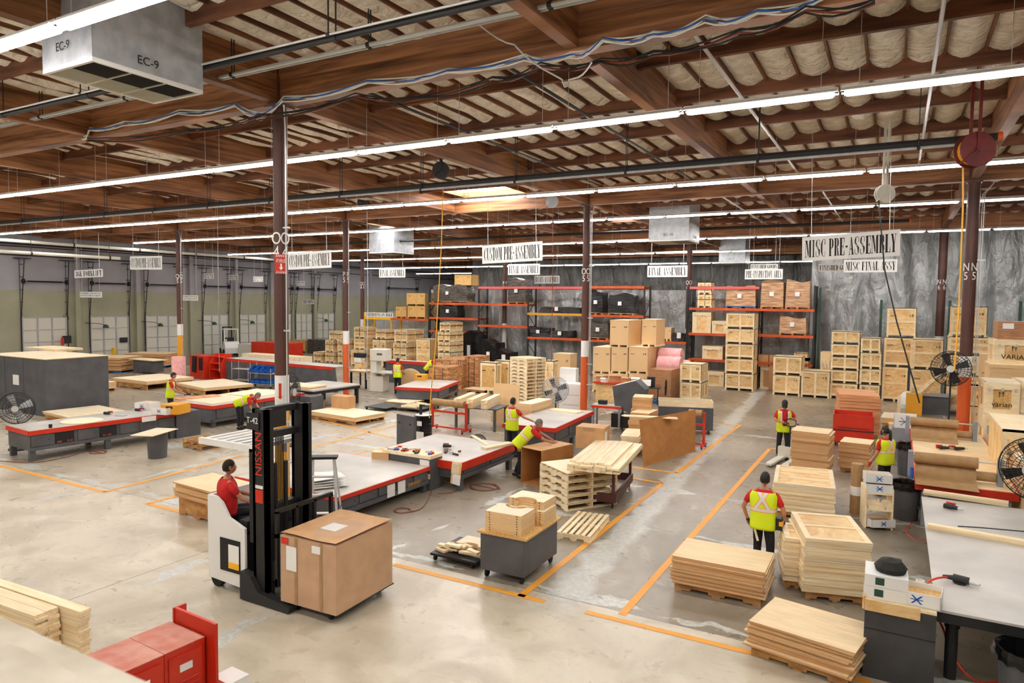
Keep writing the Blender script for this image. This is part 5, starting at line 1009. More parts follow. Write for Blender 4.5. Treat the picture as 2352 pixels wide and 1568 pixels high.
# grey rolling cart with cutout boards
a, rz, w_, d = frame3((1096, 1218), (1209, 1240), (1288, 1186), .8); t = empty('rolling_cart', (a.x, a.y, 0), rz, 'grey rolling cabinet cart carrying the notched boards', 'cart')
MB().box(.04, w_-.06, .04, d-.06, .14, .76).build('cart_body', 'grey', t, bevel=.01); MB().box(0, w_, 0, d, .77, .8).build('cart_top', 'osb', t)
for x in (.12, w_-.14):
    for y in (.14, d-.16): MB().cyl((x-.02, y, .06), (x+.02, y, .06), .06, n=14).box(x-.03, x+.03, y-.03, y+.03, .08, .14).build('caster', 'rubber', t)
CT = t
def notched(t, x0, y0, w_, d, z0, n, th, label, group, side=1, r=.2):
    pts = [(0, 0), (w_, 0), (w_, d), (w_*.72, d)] + [(w_*.5+r*math.cos(PI*k/10), d-r*.75*math.sin(PI*k/10)) for k in range(11)] + [(w_*.28, d), (0, d)]
    if side < 0: pts = [(x, d-y) for x, y in pts][::-1]
    me = MB().prism(pts, 0, th*.93).mesh('notched_board', 'ply'); hm = MB(); [hm.cyl((x, -.002, th*.45), (x, .004, th*.45), .011, n=6) for x in (w_*.12, w_*.88)]; hm = hm.mesh('bolt_hole', 'ink'); rr = random.Random(n)
    for k in range(n):
        o = bpy.data.objects.new('notched_board', me); C.objects.link(o); o.location = on(t, x0+rr.uniform(-.006, .006), y0+rr.uniform(-.006, .006), z0+th*k); o.rotation_euler.z = t.rotation_euler.z+rr.uniform(-.01, .01); tag(o, label, 'wooden board', group)
        h = bpy.data.objects.new('bolt_hole', hm); C.objects.link(h); h.parent = o
notched(CT, .1, .1, .68, .5, .8, 8, .042, 'pale board with bolt holes in the front pile on the grey rolling cart', 'boards in the front pile on the rolling cart', 1)
notched(CT, .2, .75, .68, .5, .8, 6, .042, 'pale notched board in the rear pile on the grey rolling cart', 'boards in the rear pile on the rolling cart', -1)
notched(CT, .16, .82, .68, .5, .8+6*.042, 3, .048, 'thicker notched board on top of the rear pile on the grey rolling cart', 'top boards of the rear pile on the rolling cart', -1)
# dolly with scraps beside it
a, rz, w_, d = frame3((988, 1270), (1092, 1293), (1140, 1250), .13); t = empty('dolly', (a.x, a.y, 0), rz, 'low black dolly loaded with offcuts left of the grey rolling cart', 'dolly'); MB().box(0, w_, 0, d, .1, .14).build('deck', 'black', t)
for x in (.06, w_-.1):
    for y in (.06, d-.1): MB().cyl((x, y, .05), (x+.03, y, .05), .05, n=12).build('caster', 'rubber', t)
notched(t, .25, .45, .62, .42, .14, 2, .05, 'notched board lying at the back of the offcut dolly', 'boards on the offcut dolly', -1, .16)
r = random.Random(5)
for k in range(16):
    x, y = r.uniform(.12, w_-.15), r.uniform(.12, .42); o = MB().cbox((0, 0, 0), (r.uniform(.18, .42), r.uniform(.05, .12), .04)).build('offcut', 'pine', loc=on(t, x, y, .16+.035*(k//5)), rz=rz+r.choice([0, .1, 1.4, -.3])); tag(o, 'pale wood offcut in the loose heap on the dolly', 'offcut', 'offcuts on the dolly')
def dolly(fl, fr, br, label, n):
    a, rz, w_, d = frame3(fl, fr, br, .13); t = empty('dolly', (a.x, a.y, 0), rz, label, 'dolly'); MB().box(0, w_, 0, d, .1, .13).build('deck', 'black', t)
    for x in (.06, w_-.1):
        for y in (.06, d-.1): MB().cyl((x, y, .05), (x+.03, y, .05), .05, n=10).build('caster', 'rubber', t)
    r = random.Random(n)
    for k in range(n): tag(MB().cbox((0, 0, 0), (r.uniform(.5, .9), .09, .04)).build('offcut', 'pine', loc=on(t, w_/2+r.uniform(-.1, .1), d*(k % 5+.7)/6, .155+.04*(k//5)), rz=rz+r.uniform(-.2, .2)), 'pale slat on the dolly '+label.split(' dolly ')[1], 'slat', 'slats on the dolly '+label.split(' dolly ')[1])
dolly((837, 933), (886, 938), (906, 926), 'empty dolly behind the plywood on the open floor', 0); dolly((903, 935), (965, 941), (975, 926), 'black dolly carrying pale slats before the square bench', 10)
a, rz, w_, d = frame3((883, 922), (940, 927), (950, 917), .14); pallet(a, rz, w_, d, 'pallet with a board on it behind the slat dolly'); sheets(a, rz, w_, d, .14, .17, 1, 'ply', 'plywood_sheet', 'single board on the pallet behind the slat dolly', None, cat='plywood sheet')
# crate panels with the board trolley in front
a, rz, w_, d = frame3((1240, 1060), (1290, 1082), (1370, 1045), .85)
for k in range(5): pallet(a, rz, 1.25, 1.35, 'pale crate base, %s in the pile behind the maroon trolley' % ORDW[4-k], 'pine', .15, .165*k, 'crate bases in the pile behind the maroon trolley', 6)
t, *_ = (sheets(a, rz, 1.25, 1.35, .83, .85, 1, 'ply', 'plywood_sheet', 'sheet lying on the crate bases behind the maroon trolley', None, cat='plywood sheet'), 0)
xb = gz(1350, 1008, .86); xb = gz(1322, 1028, .85); t = empty('carton', (xb.x, xb.y, .85), .12, 'sealed brown carton on the crate base pile', 'carton'); MB().box(0, .75, 0, .6, 0, .56).build('box_body', 'card', t); MB().box(.2, .5, -.004, .0, .46, .56).build('tape', 'kraft', t); MB().box(.75, .754, .1, .3, .2, .45).build('address_label', 'paper', t)
a, b = gz(1318, 1160, .15), gz(1375, 1174, .15); rz = math.atan2(b.y-a.y, b.x-a.x); rz = .15; t = empty('board_trolley', (gz(1315, 1158).x, gz(1315, 1158).y, 0), rz, 'maroon steel trolley carrying long pale boards', 'trolley'); TR = t
L_ = (gz(1416, 1120)-gz(1372, 1172)).length; W_ = 1.0
m = MB(); m.box(0, W_, 0, .05, .14, .34).box(0, W_, L_, L_+.05, .14, .34).box(0, .05, .05, L_, .14, .34).box(W_-.05, W_, .05, L_, .14, .34); m.build('tray_side', 'darkwine', t); MB().box(.05, W_-.05, .05, L_, .14, .16).build('tray_floor', 'steel', t)
for x in (.04, W_-.1):
    for y in (.02, L_-.02): MB().box(x, x+.06, y, y+.06, .3, .92).build('post', 'darkwine', t); MB().cyl((x, y+.03, .06), (x+.03, y+.03, .06), .06, n=12).build('caster', 'rubber', t)
for y in (.02, L_-.02): MB().box(.04, W_-.04, y, y+.05, .88, .93).build('cross_bar', 'darkwine', t)
boards(on(TR, .02, 2.35), .93, rz+PI/2, 8, 3, -.145, .045, 2.9, 'pale board among those stacked on the maroon trolley', 'boards on the maroon trolley', 'pine_x', 7, .05); 
boards(on(TR, .02, 2.2), 1.065, rz+PI/2, 6, 1, -.16, .045, 2.6, 'pale board in the top layer on the maroon trolley', 'top boards on the maroon trolley', 'pine_x', 8, .06)
# big brown open box by the bent man, and the leaning brown board
a = gz(1196, 1108); b = gz(1242, 1120); t = empty('carton', a, math.atan2(b.y-a.y, b.x-a.x), 'tall open brown box standing in front of the bent man', 'carton'); w_ = (b-a).length
m = MB(); D_ = 1.25; m.box(0, .012, 0, D_, 0, .92).box(w_, w_+.012, 0, D_, 0, .92).box(0, w_, D_, D_+.012, 0, .92); m.build('box_walls', 'carddk', t); MB().box(0, w_, 0, D_, .92, .932).build('box_top', 'card', t); MB().box(0, w_, 0, D_, 0, .01).build('box_floor', 'carddk', t)
a, b = gz(1478, 1072), gz(1596, 1037); tp = gy(1468, 975, a.y+.35); t = tag(MB().add([(0, 0, 0), (b.x-a.x, b.y-a.y, 0), (b.x-a.x-.1, b.y-a.y+.3, 1.28), (-.28, .35, 1.26), (.012, .012, 0), (b.x-a.x+.012, b.y-a.y+.012, 0), (b.x-a.x-.088, b.y-a.y+.312, 1.28), (-.268, .362, 1.26)], [(0, 1, 2, 3), (7, 6, 5, 4), (0, 4, 5, 1), (1, 5, 6, 2), (2, 6, 7, 3), (3, 7, 4, 0)]).build('brown_board', 'carddk', loc=a), 'large brown cardboard sheet leaning against a rolling bench', 'cardboard sheet')
# kraft paper roll frames
def rollframe(px0, px1, py, yb, label, z=.95, rmat='kraft', R_=.12, hh=1.05):
    a = gz(*px0); b = gz(*px1); rz = math.atan2(b.y-a.y, b.x-a.x); L = (b-a).length; t = empty('paper_roll_stand', a, rz, label, 'paper roll stand')
    for x in (0, L-.07): MB().box(x, x+.07, -.03, .05, .12, hh).build('upright', 'red', t); MB().box(x, x+.07, -.25, .3, .08, .14).build('foot', 'red', t)
    MB().box(0, L, 0, .04, hh*.62, hh*.62+.07).build('cross_bar', 'red', t); MB().box(0, L, 0, .04, .1, .15).build('cross_bar', 'red', t)
    MB().cyl((.08, .0, hh-.04), (L-.1, .0, hh-.04), R_, n=18).build('paper_roll', rmat, t)
    for x in (.03, L-.04):
        for y in (-.22, .27): MB().cyl((x-.015, y, .04), (x+.015, y, .04), .04, n=10).build('caster', 'rubber', t)
rollframe((991, 985), (1072, 996), 0, 0, 'red stand holding a kraft paper roll beside the black drum'); rollframe((1575, 1025), (1618, 1030), 0, 0, 'red stand with a kraft roll behind the leaning brown sheet', hh=1.15)
# steel drum with pump
p = gz(972, 1012); t = empty('oil_drum', p, 0, 'black steel drum with a white lid and pump', 'drum'); MB().lathe([(0, 0), (.29, 0), (.3, .02), (.29, .04), (.29, .29), (.305, .3), (.29, .31), (.29, .58), (.305, .59), (.29, .6), (.29, .84), (.3, .87)], 28).build('drum_shell', 'blackgl', t, smooth=False); MB().cyl((0, 0, .85), (0, 0, .87), .28, n=28).build('lid', 'white', t); MB().cyl((-.1, 0, .87), (-.1, 0, 1.2), .05, n=12).box(-.13, .05, -.03, .03, 1.15, 1.2).build('pump', 'dark', t); MB().box(-.02, .16, -.312, -.3, .55, .7).box(-.06, .24, -.316, -.304, .1, .36).build('drum_label', 'paper', t)
a, b = gz(911, 1030), gz(950, 1040); t = tag(MB().box(0, (b-a).length, 0, .1, 0, 1.1).build('grey_board', 'grey', loc=a, rz=math.atan2(b.y-a.y, b.x-a.x)), 'tall grey panel with two hand slots standing left of the drum', 'panel'); MB().box(.1, .2, -.004, 0, .82, .87).build('hand_slot', 'ink', t); MB().box((b-a).length-.22, (b-a).length-.12, -.004, 0, .82, .87).build('hand_slot', 'ink', t)
# bins
def bin_(px, py, R_, h, label, bag=None, mat='grey', lid=None):
    p = gz(px, py); t = empty('waste_bin', p, 0, label, 'waste bin'); MB().lathe([(0, 0), (R_*.82, 0), (R_*.97, h*.95), (R_*1.05, h*.95), (R_*1.05, h), (R_*.95, h), (R_*.8, .03)], 28).build('bin_body', mat, t)
    for a in (0, PI): MB().cbox((math.cos(a)*R_*1.08, math.sin(a)*R_*1.08, h*.9), (.06, .12, .04), rz=a).build('handle', mat, t)
    if bag:
        m = MB(); n = 30; vs = []
        for k, (rr, z) in enumerate(((R_*.8, h*.7), (R_*.93, h*1.01), (R_*1.08, h*1.03), (R_*1.12, h*.93), (R_*1.09, h*.84))): vs += [(rr*math.cos(2*PI*i/n)*(1+.02*math.sin(i*5)), rr*math.sin(2*PI*i/n)*(1+.02*math.sin(i*3)), z+(.02 if k > 2 else .006)*math.sin(i*2.7+k)) for i in range(n)]
        m.add(vs, [(k*n+i, k*n+(i+1) % n, (k+1)*n+(i+1) % n, (k+1)*n+i) for k in range(4) for i in range(n)]); m.build('bin_liner', 'blackgl', t)
    return t
bin_(362, 1050, .3, .78, 'grey round bin with a board on top in front of the long left bench'); p = gz(362, 990, .79); a, rz, w_, d = frame3((297, 1000), (349, 1002), (396, 984), .8); sheets(a, rz, w_, d, .79, .81, 1, 'ply', 'plywood_sheet', 'pale board lying across the round grey bin', None, cat='plywood sheet')
bin_(2085, 1090, .3, .85, 'dark bin with black liner beside the ponytail woman', True, 'grey'); bin_(2078, 1190, .3, .8, 'dark bin with black liner and a white label by the shelf of parts boxes', True, 'grey'); bin_(2355, 1640, .3, .75, 'bin with a glossy black liner at the bottom right corner', True, 'grey'); bin_(394, 835, .3, .8, 'dark bin beside the yellow based left column')
p = gz(341, 856); t = empty('tilt_cart', p, 0, 'grey tub with a board over it near the dock doors', 'cart'); MB().box(-.9, .9, -.4, .4, .1, .8).build('tub', 'grey', t); MB().box(-1.2, 1.2, -.5, .5, .8, .84).build('board', 'ply', t)
# red bin and lockers cart
a, rz, w_, d = frame3((1914, 950), (2008, 957), (2014, 938), 1.05); t = empty('red_bin', (a.x, a.y, 0), rz, 'large red steel bin on casters behind the lid stacks', 'bin'); d = 1.1
m = MB(); m.box(0, w_, 0, .03, .12, 1.05).box(0, w_, d, d+.03, .12, 1.05).box(0, .03, .03, d, .12, 1.05).box(w_-.03, w_, .03, d, .12, 1.05).box(0, w_, 0, d, .12, .15); m.build('bin_shell', 'red', t); MB().box(-.01, w_+.01, -.015, 0, .52, .56).box(w_*.12, w_*.9, -.012, 0, .62, .63).build('weld_seam', 'darkwine', t)
for x in (.1, w_-.1):
    for y in (.1, d-.1): MB().cyl((x-.02, y, .06), (x+.02, y, .06), .06, n=12).build('caster', 'rubber', t)
# standing kraft roll
p = gz(1965, 1178); t = empty('paper_roll', p, 0, 'upright kraft paper roll with a white label band', 'paper roll'); MB().cyl((0, 0, 0), (0, 0, 1.12), .125, n=26).build('roll', 'kraft', t); MB().cyl((0, 0, .42), (0, 0, .62), .127, n=26).build('label_band', 'paper', t); MB().cyl((0, 0, 1.1), (0, 0, 1.123), .035, n=12).build('core', 'card', t)
# small shelf of parts boxes
a = gz(1985, 1212); b = gz(2050, 1218); rz = math.atan2(b.y-a.y, b.x-a.x); w_ = (b-a).length; t = empty('shelf_unit', a, rz, 'small wooden shelf holding white parts boxes', 'shelf'); 
for x in (0, w_-.03): MB().box(x, x+.03, 0, .5, 0, .85).build('side_panel', 'pine', t)
for z in (.03, .38, .72): MB().box(.03, w_-.03, 0, .5, z, z+.03).build('shelf_board', 'pine', t)
xbox(on(t, w_*.5, .2, .75), rz, 'white parts box in the upper shelf row, lower of two', (.5, .36, .18), 'white'); xbox(on(t, w_*.5, .27, .94), rz, 'white parts box topmost on the small wooden shelf', (.5, .36, .18)); xbox(on(t, w_*.55, .1, .06), rz+.3, 'white parts box poking out of the bottom shelf', (.5, .36, .16))
r = random.Random(4)
for k in range(12): tag(MB().cbox((0, 0, .1), (.05, .05, .22), ry=r.uniform(-.6, .6)).build('wood_block', 'pine', loc=on(t, .08+w_*.07*k, .06, .41)), 'small wood block standing in the middle shelf', 'wood block', 'wood blocks in the middle shelf')
# dark cabinet, bottom right
a, rz, w_, d = frame3((1987, 1376), (2152, 1409), (2178, 1345), .98); t = empty('dark_cabinet', (a.x, a.y, 0), rz, 'dark grey cabinet at lower right topped with parts boxes', 'cabinet'); DC = t; d = 1.0
MB().box(0, w_, 0, d, 0, .95).build('cabinet_body', 'cabdk', t) if False else None
M['cabdk'] = noisy('charcoal cabinet paint', srgb(70, 70, 73), srgb(58, 58, 61), (3, 3, 3), .45)
MB().box(0, w_, 0, d, 0, .95).build('cabinet_body', 'cabdk', t); m = MB(); m.box(0, w_*.78, -.03, -.005, .86, 1.0).build('front_board', 'cratepanel', t); MB().box(-.03, -.005, 0, d, .86, 1.02).build('side_board', 'cratepanel', t); MB().box(w_*.0, w_, -.004, -.001, .62, .63).build('seam', 'ink', t); MB().box(0, w_, 0, d, .95, .98).build('slatted_top', 'pine', t)
xbox(on(t, w_*.75, .3, .98), rz-.1, 'white parts box with a blue and pink X mark on the dark cabinet', (.5, .4, .17)); 
for k in range(2):
    q = empty('parts_box', on(t, w_*.28, .35, .98+.15*k), rz+.03*k, '%s white box with green label on the dark cabinet' % ['lower', 'upper'][k], 'parts box'); MB().box(-.24, .24, -.25, .25, 0, .145).build('box_shell', 'white', q); MB().box(-.12, -.02, -.254, -.25, .03, .12).build('green_label', 'greenst', q)
lumpc = MB().lathe([(0, 0), (.17, .0), (.19, .06), (.12, .14), (0, .17)], 14); tag(lumpc.build('cloth_bundle', 'rubber', loc=on(t, w_*.34, .35, 1.28)), 'black jacket bundled on the white boxes', 'jacket')
tag(MB().cyl((0, 0, 0), (0, 0, .12), .035, n=14).build('tin', 'black', loc=on(t, w_*.45, .5, 1.28)), 'black cup standing behind the bundled jacket', 'cup'); tag(MB().lathe([(0, 0), (.05, 0), (.05, .1), (.04, .1), (.04, .02)], 16).build('tape_roll', 'white', loc=on(t, w_*.78, .78, .98)), 'white roll of tape behind the marked parts box', 'tape roll')
# steel table at the right edge
def table(a, W_, L, h, label, top='steel', legmat='dark'):
    t = empty('steel_table', (a.x, a.y, 0), 0, label, 'table'); MB().box(0, W_, 0, L, h-.03, h).build('table_top', top, t); m = MB(); m.box(0.02, W_, .02, .1, h-.16, h-.03).box(.02, .1, .1, L, h-.16, h-.03); m.build('apron', legmat, t)
    for x in (.2, W_-.3):
        for y in (.3, L-.4): MB().cyl((x, y, 0), (x, y, h-.1), .07, n=14).cyl((x, y, h-.3), (x, y, h-.22), .085, n=14).build('leg', legmat, t)
    return t
a = gz(2160, 1400, .95); ST = table(Vector((a.x-.05, a.y, 0)), 1.7, 5.7, .95, 'big steel topped table running along the right edge'); M['steel2'] = M['steel']
z = .95
def grinder(p, rz, label):
    t = empty('air_tool', p, rz, label, 'power tool'); MB().cyl((-.08, 0, .06), (.1, 0, .06), .055, .05, 14).build('motor_body', 'dark', t); MB().cyl((.1, 0, .05), (.22, -.02, .05), .03, .02, 10).build('nose', 'metal', t); MB().cyl((-.2, 0, .05), (-.08, 0, .06), .02, .035, 10).build('grip', 'dark', t); MB().cyl((0, 0, 0), (0, 0, .03), .07, n=16).build('wheel', 'black', t); return t
grinder(gz(2205, 1340, z), -.2, 'dark air tool with a red hose on the steel table'); drill(gz(2185, 1170, z), -.4, 'black cordless drill at the far end of the steel table', 'black')
def hose(pts, mat, label, r=.012, name='air_hose'):
    P = [Vector(p) for p in pts]; Q = []
    for i in range(len(P)-1):
        p0, p1, p2, p3 = P[max(i-1, 0)], P[i], P[i+1], P[min(i+2, len(P)-1)]
        for k in range(6): s = k/6; Q.append(.5*((2*p1)+(-p0+p2)*s+(2*p0-5*p1+4*p2-p3)*s*s+(-p0+3*p1-3*p2+p3)*s**3))
    Q.append(P[-1]); o0 = Q[0].copy(); return tag(MB().tube([q-o0 for q in Q], r, 6).build(name, mat, loc=o0), label, 'hose')
hose([gz(2180, 1325, 1.0), gz(2150, 1328, 1.03), gz(2128, 1345, .97), gz(2140, 1400, .75), gz(2165, 1440, .55), gz(2185, 1500, .3), gz(2235, 1560, .05), gz(2300, 1565, .02), gz(2400, 1560, .02)], 'hoser', 'orange red hose running from the air tool down behind the dark cabinet', .014)
sheets(gz(2128, 1215, .95), -.14, 1.55, .12, .95, 1.04, 4, 'pine_x', 'board', 'narrow pale strip in the bundle across the steel table', 'strips across the steel table', .015, cat='board'); 
hose([gz(2200, 1208, 1.0), gz(2260, 1212, 1.0), gz(2352, 1220, 1.0), gz(2420, 1224, 1.0)], 'dark', 'long thin bar clamp lying across the steel table', .01, 'bar_clamp')
hose([gz(2105, 1190), gz(2090, 1205), gz(2082, 1222), gz(2100, 1238), gz(2125, 1240)], 'hoser', 'red hose loop on the floor left of the steel table')
# paper covered packing bench
a = gz(2106, 1105, .95); t = empty('packing_bench', (a.x, a.y, 0), 0, 'packing bench covered with kraft paper sheets', 'work bench'); PB = t; L = gz(2113, 985, .95).y-a.y; W_ = gz(2292, 1060, .95).x-a.x
MB().box(0, W_, 0, L, .92, .95).build('bench_top', 'kraftlt', t); MB().box(-.02, W_+.02, -.03, 0, .78, .94).box(-.03, 0, 0, L, .78, .94).box(W_, W_+.03, 0, L, .78, .94).build('red_edge', 'red', t)
for x in (.1, W_-.2):
    for y in (.1, L-.2): MB().box(x, x+.12, y, y+.12, 0, .8).build('leg', 'greylt', t)
MB().box(.05, W_-.1, .2, L-.2, .3, .34).build('lower_shelf', 'grey', t)
for yy, nm in ((gz(2110, 1110, 1).y+.9, 'nearer'), (gz(2110, 1000, 1).y+.2, 'farther')):
    q = empty('paper_dispenser', (a.x-.05, yy, .95), 0, '%s kraft paper dispenser on the packing bench' % nm, 'paper dispenser'); sc = 1.1
    for x in (-.12, W_-.25): MB().box(x, x+.1, -.12, .12, -.0, .55).build('stand', 'greylt', q)
    MB().cyl((-.1, 0, .45), (W_-.1, 0, .45), .015, n=8).build('axle', 'metal', q); MB().cyl((.0, 0, .42), (1.15, 0, .42), .12, n=20).build('paper_roll', 'kraft', q); MB().cyl((1.0, .1, .14), (W_-.26, .1, .14), .1, n=18).build('lower_roll', 'kraft', q)
    m = MB(); SP = [(.05, .31), (-.0, .27), (-.05, .21), (-.11, .13), (-.18, .07), (-.28, .03), (-.42, .014), (-.6, .008), (-.78, .006)]
    m.grid(lambda u, v: (.02+1.1*u, SP[round(v*8)][0]*(1+.1*u), SP[round(v*8)][1]), 2, 8); m.build('hanging_sheet', 'kraft', q, smooth=True)
drill(gz(2170, 1032, .96), .2, 'black pliers like hand tool on the packing bench', 'black'); drill(gz(2205, 1034, .96), .5, 'second black hand tool on the packing bench', 'black')
sheets(gz(2118, 1128, .96)+Vector((0, -.28, 0)), -.1, 1.35, .1, .96, 1.06, 4, 'pine_x', 'board', 'pale batten piled on the near packing bench edge', 'battens on the packing bench', .02, cat='board')
tag(MB().cyl((0, 0, 0), (0, 0, .22), .035, n=12).build('spray_can', 'blue', loc=(a.x-.09, a.y+.25, .96)), 'blue spray can at the left edge of the packing bench', 'spray can')
xbox(gz(2100, 985, .9)+Vector((-.25, .1, 0)), 0, 'white parts box with X mark left of the farther paper dispenser', (.6, .4, .42)); q = boxthing('side_table', 'greylt', (gz(2100, 985, .9).x-.25, gz(2100, 985, .9).y+.1, 0), (.7, .6, .9), 'grey stand under the white parts box left of the packing bench', 'stand')
# ---------------- fans ----------------
def fan(c, R_, yaw, label, mat='black', pole=None, blades=4, tiltx=0, pm='dark'):
    t = empty('cage_fan', c, yaw, label, 'fan'); t.rotation_euler.x = 0; m = MB()
    for k in range(34):
        a = 2*PI*k/34; m.tube([(R_*f*math.cos(a), y, R_*f*math.sin(a)) for f, y in ((.14, -.17), (.5, -.16), (.85, -.12), (1, -.03), (1, .03), (.8, .12), (.15, .16))], .004 if R_ < .5 else .006, 3)
    for f, y in ((.2, -.17), (.35, -.168), (.5, -.16), (.68, -.145), (.85, -.12), (.94, -.07), (1, 0), (.8, .12), (.5, .14)): m.tube([(R_*f*math.cos(2*PI*i/32), y, R_*f*math.sin(2*PI*i/32)) for i in range(33)], .006 if f < 1 else .012, 4)
    m.build('cage', mat, t); MB().cyl((0, -.19, 0), (0, -.1, 0), .07*R_/.35, n=14).build('hub', 'metal', t); MB().cyl((0, .0, 0), (0, .28, 0), .1, n=14).build('motor', 'dark', t)
    for k in range(blades):
        a = 2*PI*k/blades+.4; m = MB(); m.T = Matrix.Rotation(-a, 4, 'Y'); m.add([(.06, -.03, -.05), (R_*.88, -.06, -.12), (R_*.9, .03, .1), (.06, .03, .05), (.06, -.026, -.05), (R_*.88, -.056, -.12), (R_*.9, .034, .1), (.06, .034, .05)], [(0, 1, 2, 3), (7, 6, 5, 4), (0, 4, 5, 1), (1, 5, 6, 2), (2, 6, 7, 3)]); m.build('blade', 'galv' if mat == 'black' else 'dark', t)
    if pole is not None: m = MB(); m.cyl((0, .15, -c[2]+.02), (0, .15, 0), .025, n=10).cyl((0, .15, -c[2]), (0, .15, -c[2]+.04), .28, n=20); m.build('pole_stand', pm, t)
    return t
p = gy(38, 937, gz(40, 990, .88).y+.8); fan((p.x, p.y, p.z), .38*1.25, .9, 'black cage fan before the tall grey cabinet at the left edge', pole=1)
p = gy(664, 900, 15.5); fan((p.x, p.y, p.z), .62, 1.9, 'dusty oval looking fan right of the near column', 'dark', pole=1)
p = gy(2184, 846, 24.2); fan((p.x, p.y, p.z), .52, -.1, 'dark cage fan in front of the pale crates at the right', 'dark', pole=1)
p = gy(2374, 1078, 15.85); fan((p.x, p.y, p.z), .58, -.5, 'large cage fan cut off by the right edge', 'dark', pole=1)
p = gy(1276, 895, 23.6); fan((p.x, p.y, p.z), .5, .35, 'pale wire cage fan on a pole behind the steel topped bench', 'galv', pole=1); p = gy(1090, 960, 17); fan((p.x+.1, p.y, .45), .3, .9, 'black floor fan under the pale boards table', 'black', pole=1)

# saw corner behind the packing bench
p = gz(2110, 950); t = empty('saw_bench', (p.x-.3, p.y, 0), 0, 'small grey bench with leaning planks behind the packing bench', 'work bench'); SB = t; MB().box(0, 1.5, 0, .8, .78, .85).build('bench_top', 'greylt', t); MB().box(.1, 1.4, .1, .7, 0, .78).build('cabinet_body', 'grey', t)
for i, (x, l_, a_) in enumerate(((.25, 1.5, .7), (.4, 1.9, .62), (.55, 1.7, .78))):
    o = MB().cbox((0, 0, l_/2), (.14, .03, l_)).build('plank', 'cratepanel' if i else 'pine', loc=on(t, x, .2+.1*i, .86)); o.rotation_euler.y = a_; tag(o, '%s plank leaning over the small grey bench behind the packing bench' % ['front', 'middle', 'rear'][i], 'plank')
boxthing('plastic_crate', 'amber', on(t, .1, -.3)+Vector((0, 0, .0)), (.6, .4, .9), 'yellow topped tool chest left of the leaning planks', 'tool chest')
p = gz(2085, 945); o = MB().lathe([(0, 0), (.35, .0), (.4, .2), (.34, .5), (.2, .72), (0, .78)], 14); tag(o.build('plastic_bag', 'white', loc=(p.x, p.y+1.2, 0)), 'crumpled clear white plastic bag behind the yellow topped chest', 'bag')
p = gz(2058, 985); t = empty('wooden_stand', (p.x, p.y, 0), 0, 'short wooden post stand left of the white X box', 'stand'); MB().box(0, .12, 0, .12, 0, 1.25).build('post', 'pine', t); MB().box(-.25, .3, -.1, .4, 0, .2).build('base_block', 'pine', t)
# ---------------- people ----------------
def vest_mat():
    m = nt('safety vest', srgb(216, 236, 24), .75); n = m.node_tree; L = n.links.new; b = n.nodes['Principled BSDF']
    tc = N(n, 'ShaderNodeTexCoord'); s = N(n, 'ShaderNodeSeparateXYZ'); L(tc.outputs['Object'], s.inputs[0])
    def mth(op, a, b_=None):
        x = N(n, 'ShaderNodeMath', operation=op)
        for i, v in enumerate((a, b_)):
            if v is None: continue
            if isinstance(v, (int, float)): x.inputs[i].default_value = v
            else: L(v, x.inputs[i])
        return x.outputs[0]
    X, Y, Z = s.outputs; ax = mth('ABSOLUTE', X)
    d1 = mth('ABSOLUTE', mth('SUBTRACT', Z, .2))                       # belt band
    cross = mth('MULTIPLY', mth('ABSOLUTE', mth('SUBTRACT', ax, mth('ABSOLUTE', mth('MULTIPLY', mth('SUBTRACT', Z, .4), .62)))), .85)   # crossed bands on the back
    back = mth('MULTIPLY', mth('LESS_THAN', Y, -.01), mth('GREATER_THAN', Z, .2)); fr = mth('GREATER_THAN', Y, .0)
    d3 = mth('ABSOLUTE', mth('SUBTRACT', ax, .1)); frn = mth('MULTIPLY', fr, mth('GREATER_THAN', Z, .2))
    def near(w_): return mth('MAXIMUM', mth('LESS_THAN', d1, w_), mth('MAXIMUM', mth('MULTIPLY', back, mth('LESS_THAN', cross, w_)), mth('MULTIPLY', frn, mth('LESS_THAN', d3, w_))))
    def mix(f, a, c):
        x = N(n, 'ShaderNodeMix', data_type='RGBA'); L(f, x.inputs[0])
        if isinstance(a, tuple): x.inputs[6].default_value = (*a, 1)
        else: L(a, x.inputs[6])
        x.inputs[7].default_value = (*c, 1); return x.outputs[2]
    c = mix(near(.037), srgb(216, 236, 24), srgb(255, 140, 90)); c = mix(near(.026), c, srgb(226, 222, 220))
    op = mth('MULTIPLY', fr, mth('LESS_THAN', ax, .028)); L(c, b.inputs['Base Color']); return m
M['vest'] = vest_mat()
def skin_obj(name, chains, mat, parent, sub=1):
    """chains: lists of (point, radius); first point of a later chain may repeat an earlier one to branch there"""
    vs, es, rs, idx = [], [], [], {}
    for ch in chains:
        prev = None
        for p, r in ch:
            k = tuple(round(c, 4) for c in p)
            if k not in idx: idx[k] = len(vs); vs.append(p); rs.append(r if isinstance(r, tuple) else (r, r))
            i = idx[k]
            if prev is not None and prev != i: es.append((prev, i))
            prev = i
    me = bpy.data.meshes.new(name); me.from_pydata([tuple(v) for v in vs], es, []); me.materials.append(M[mat]); o = bpy.data.objects.new(name, me); C.objects.link(o); o.parent = parent
    s = o.modifiers.new('skin', 'SKIN'); s.use_smooth_shade = True; d = me.skin_vertices[0].data
    for i, r in enumerate(rs): d[i].radius = r; d[i].use_root = i == 0
    if sub: u = o.modifiers.new('sub', 'SUBSURF'); u.levels = sub; u.render_levels = sub
    return o
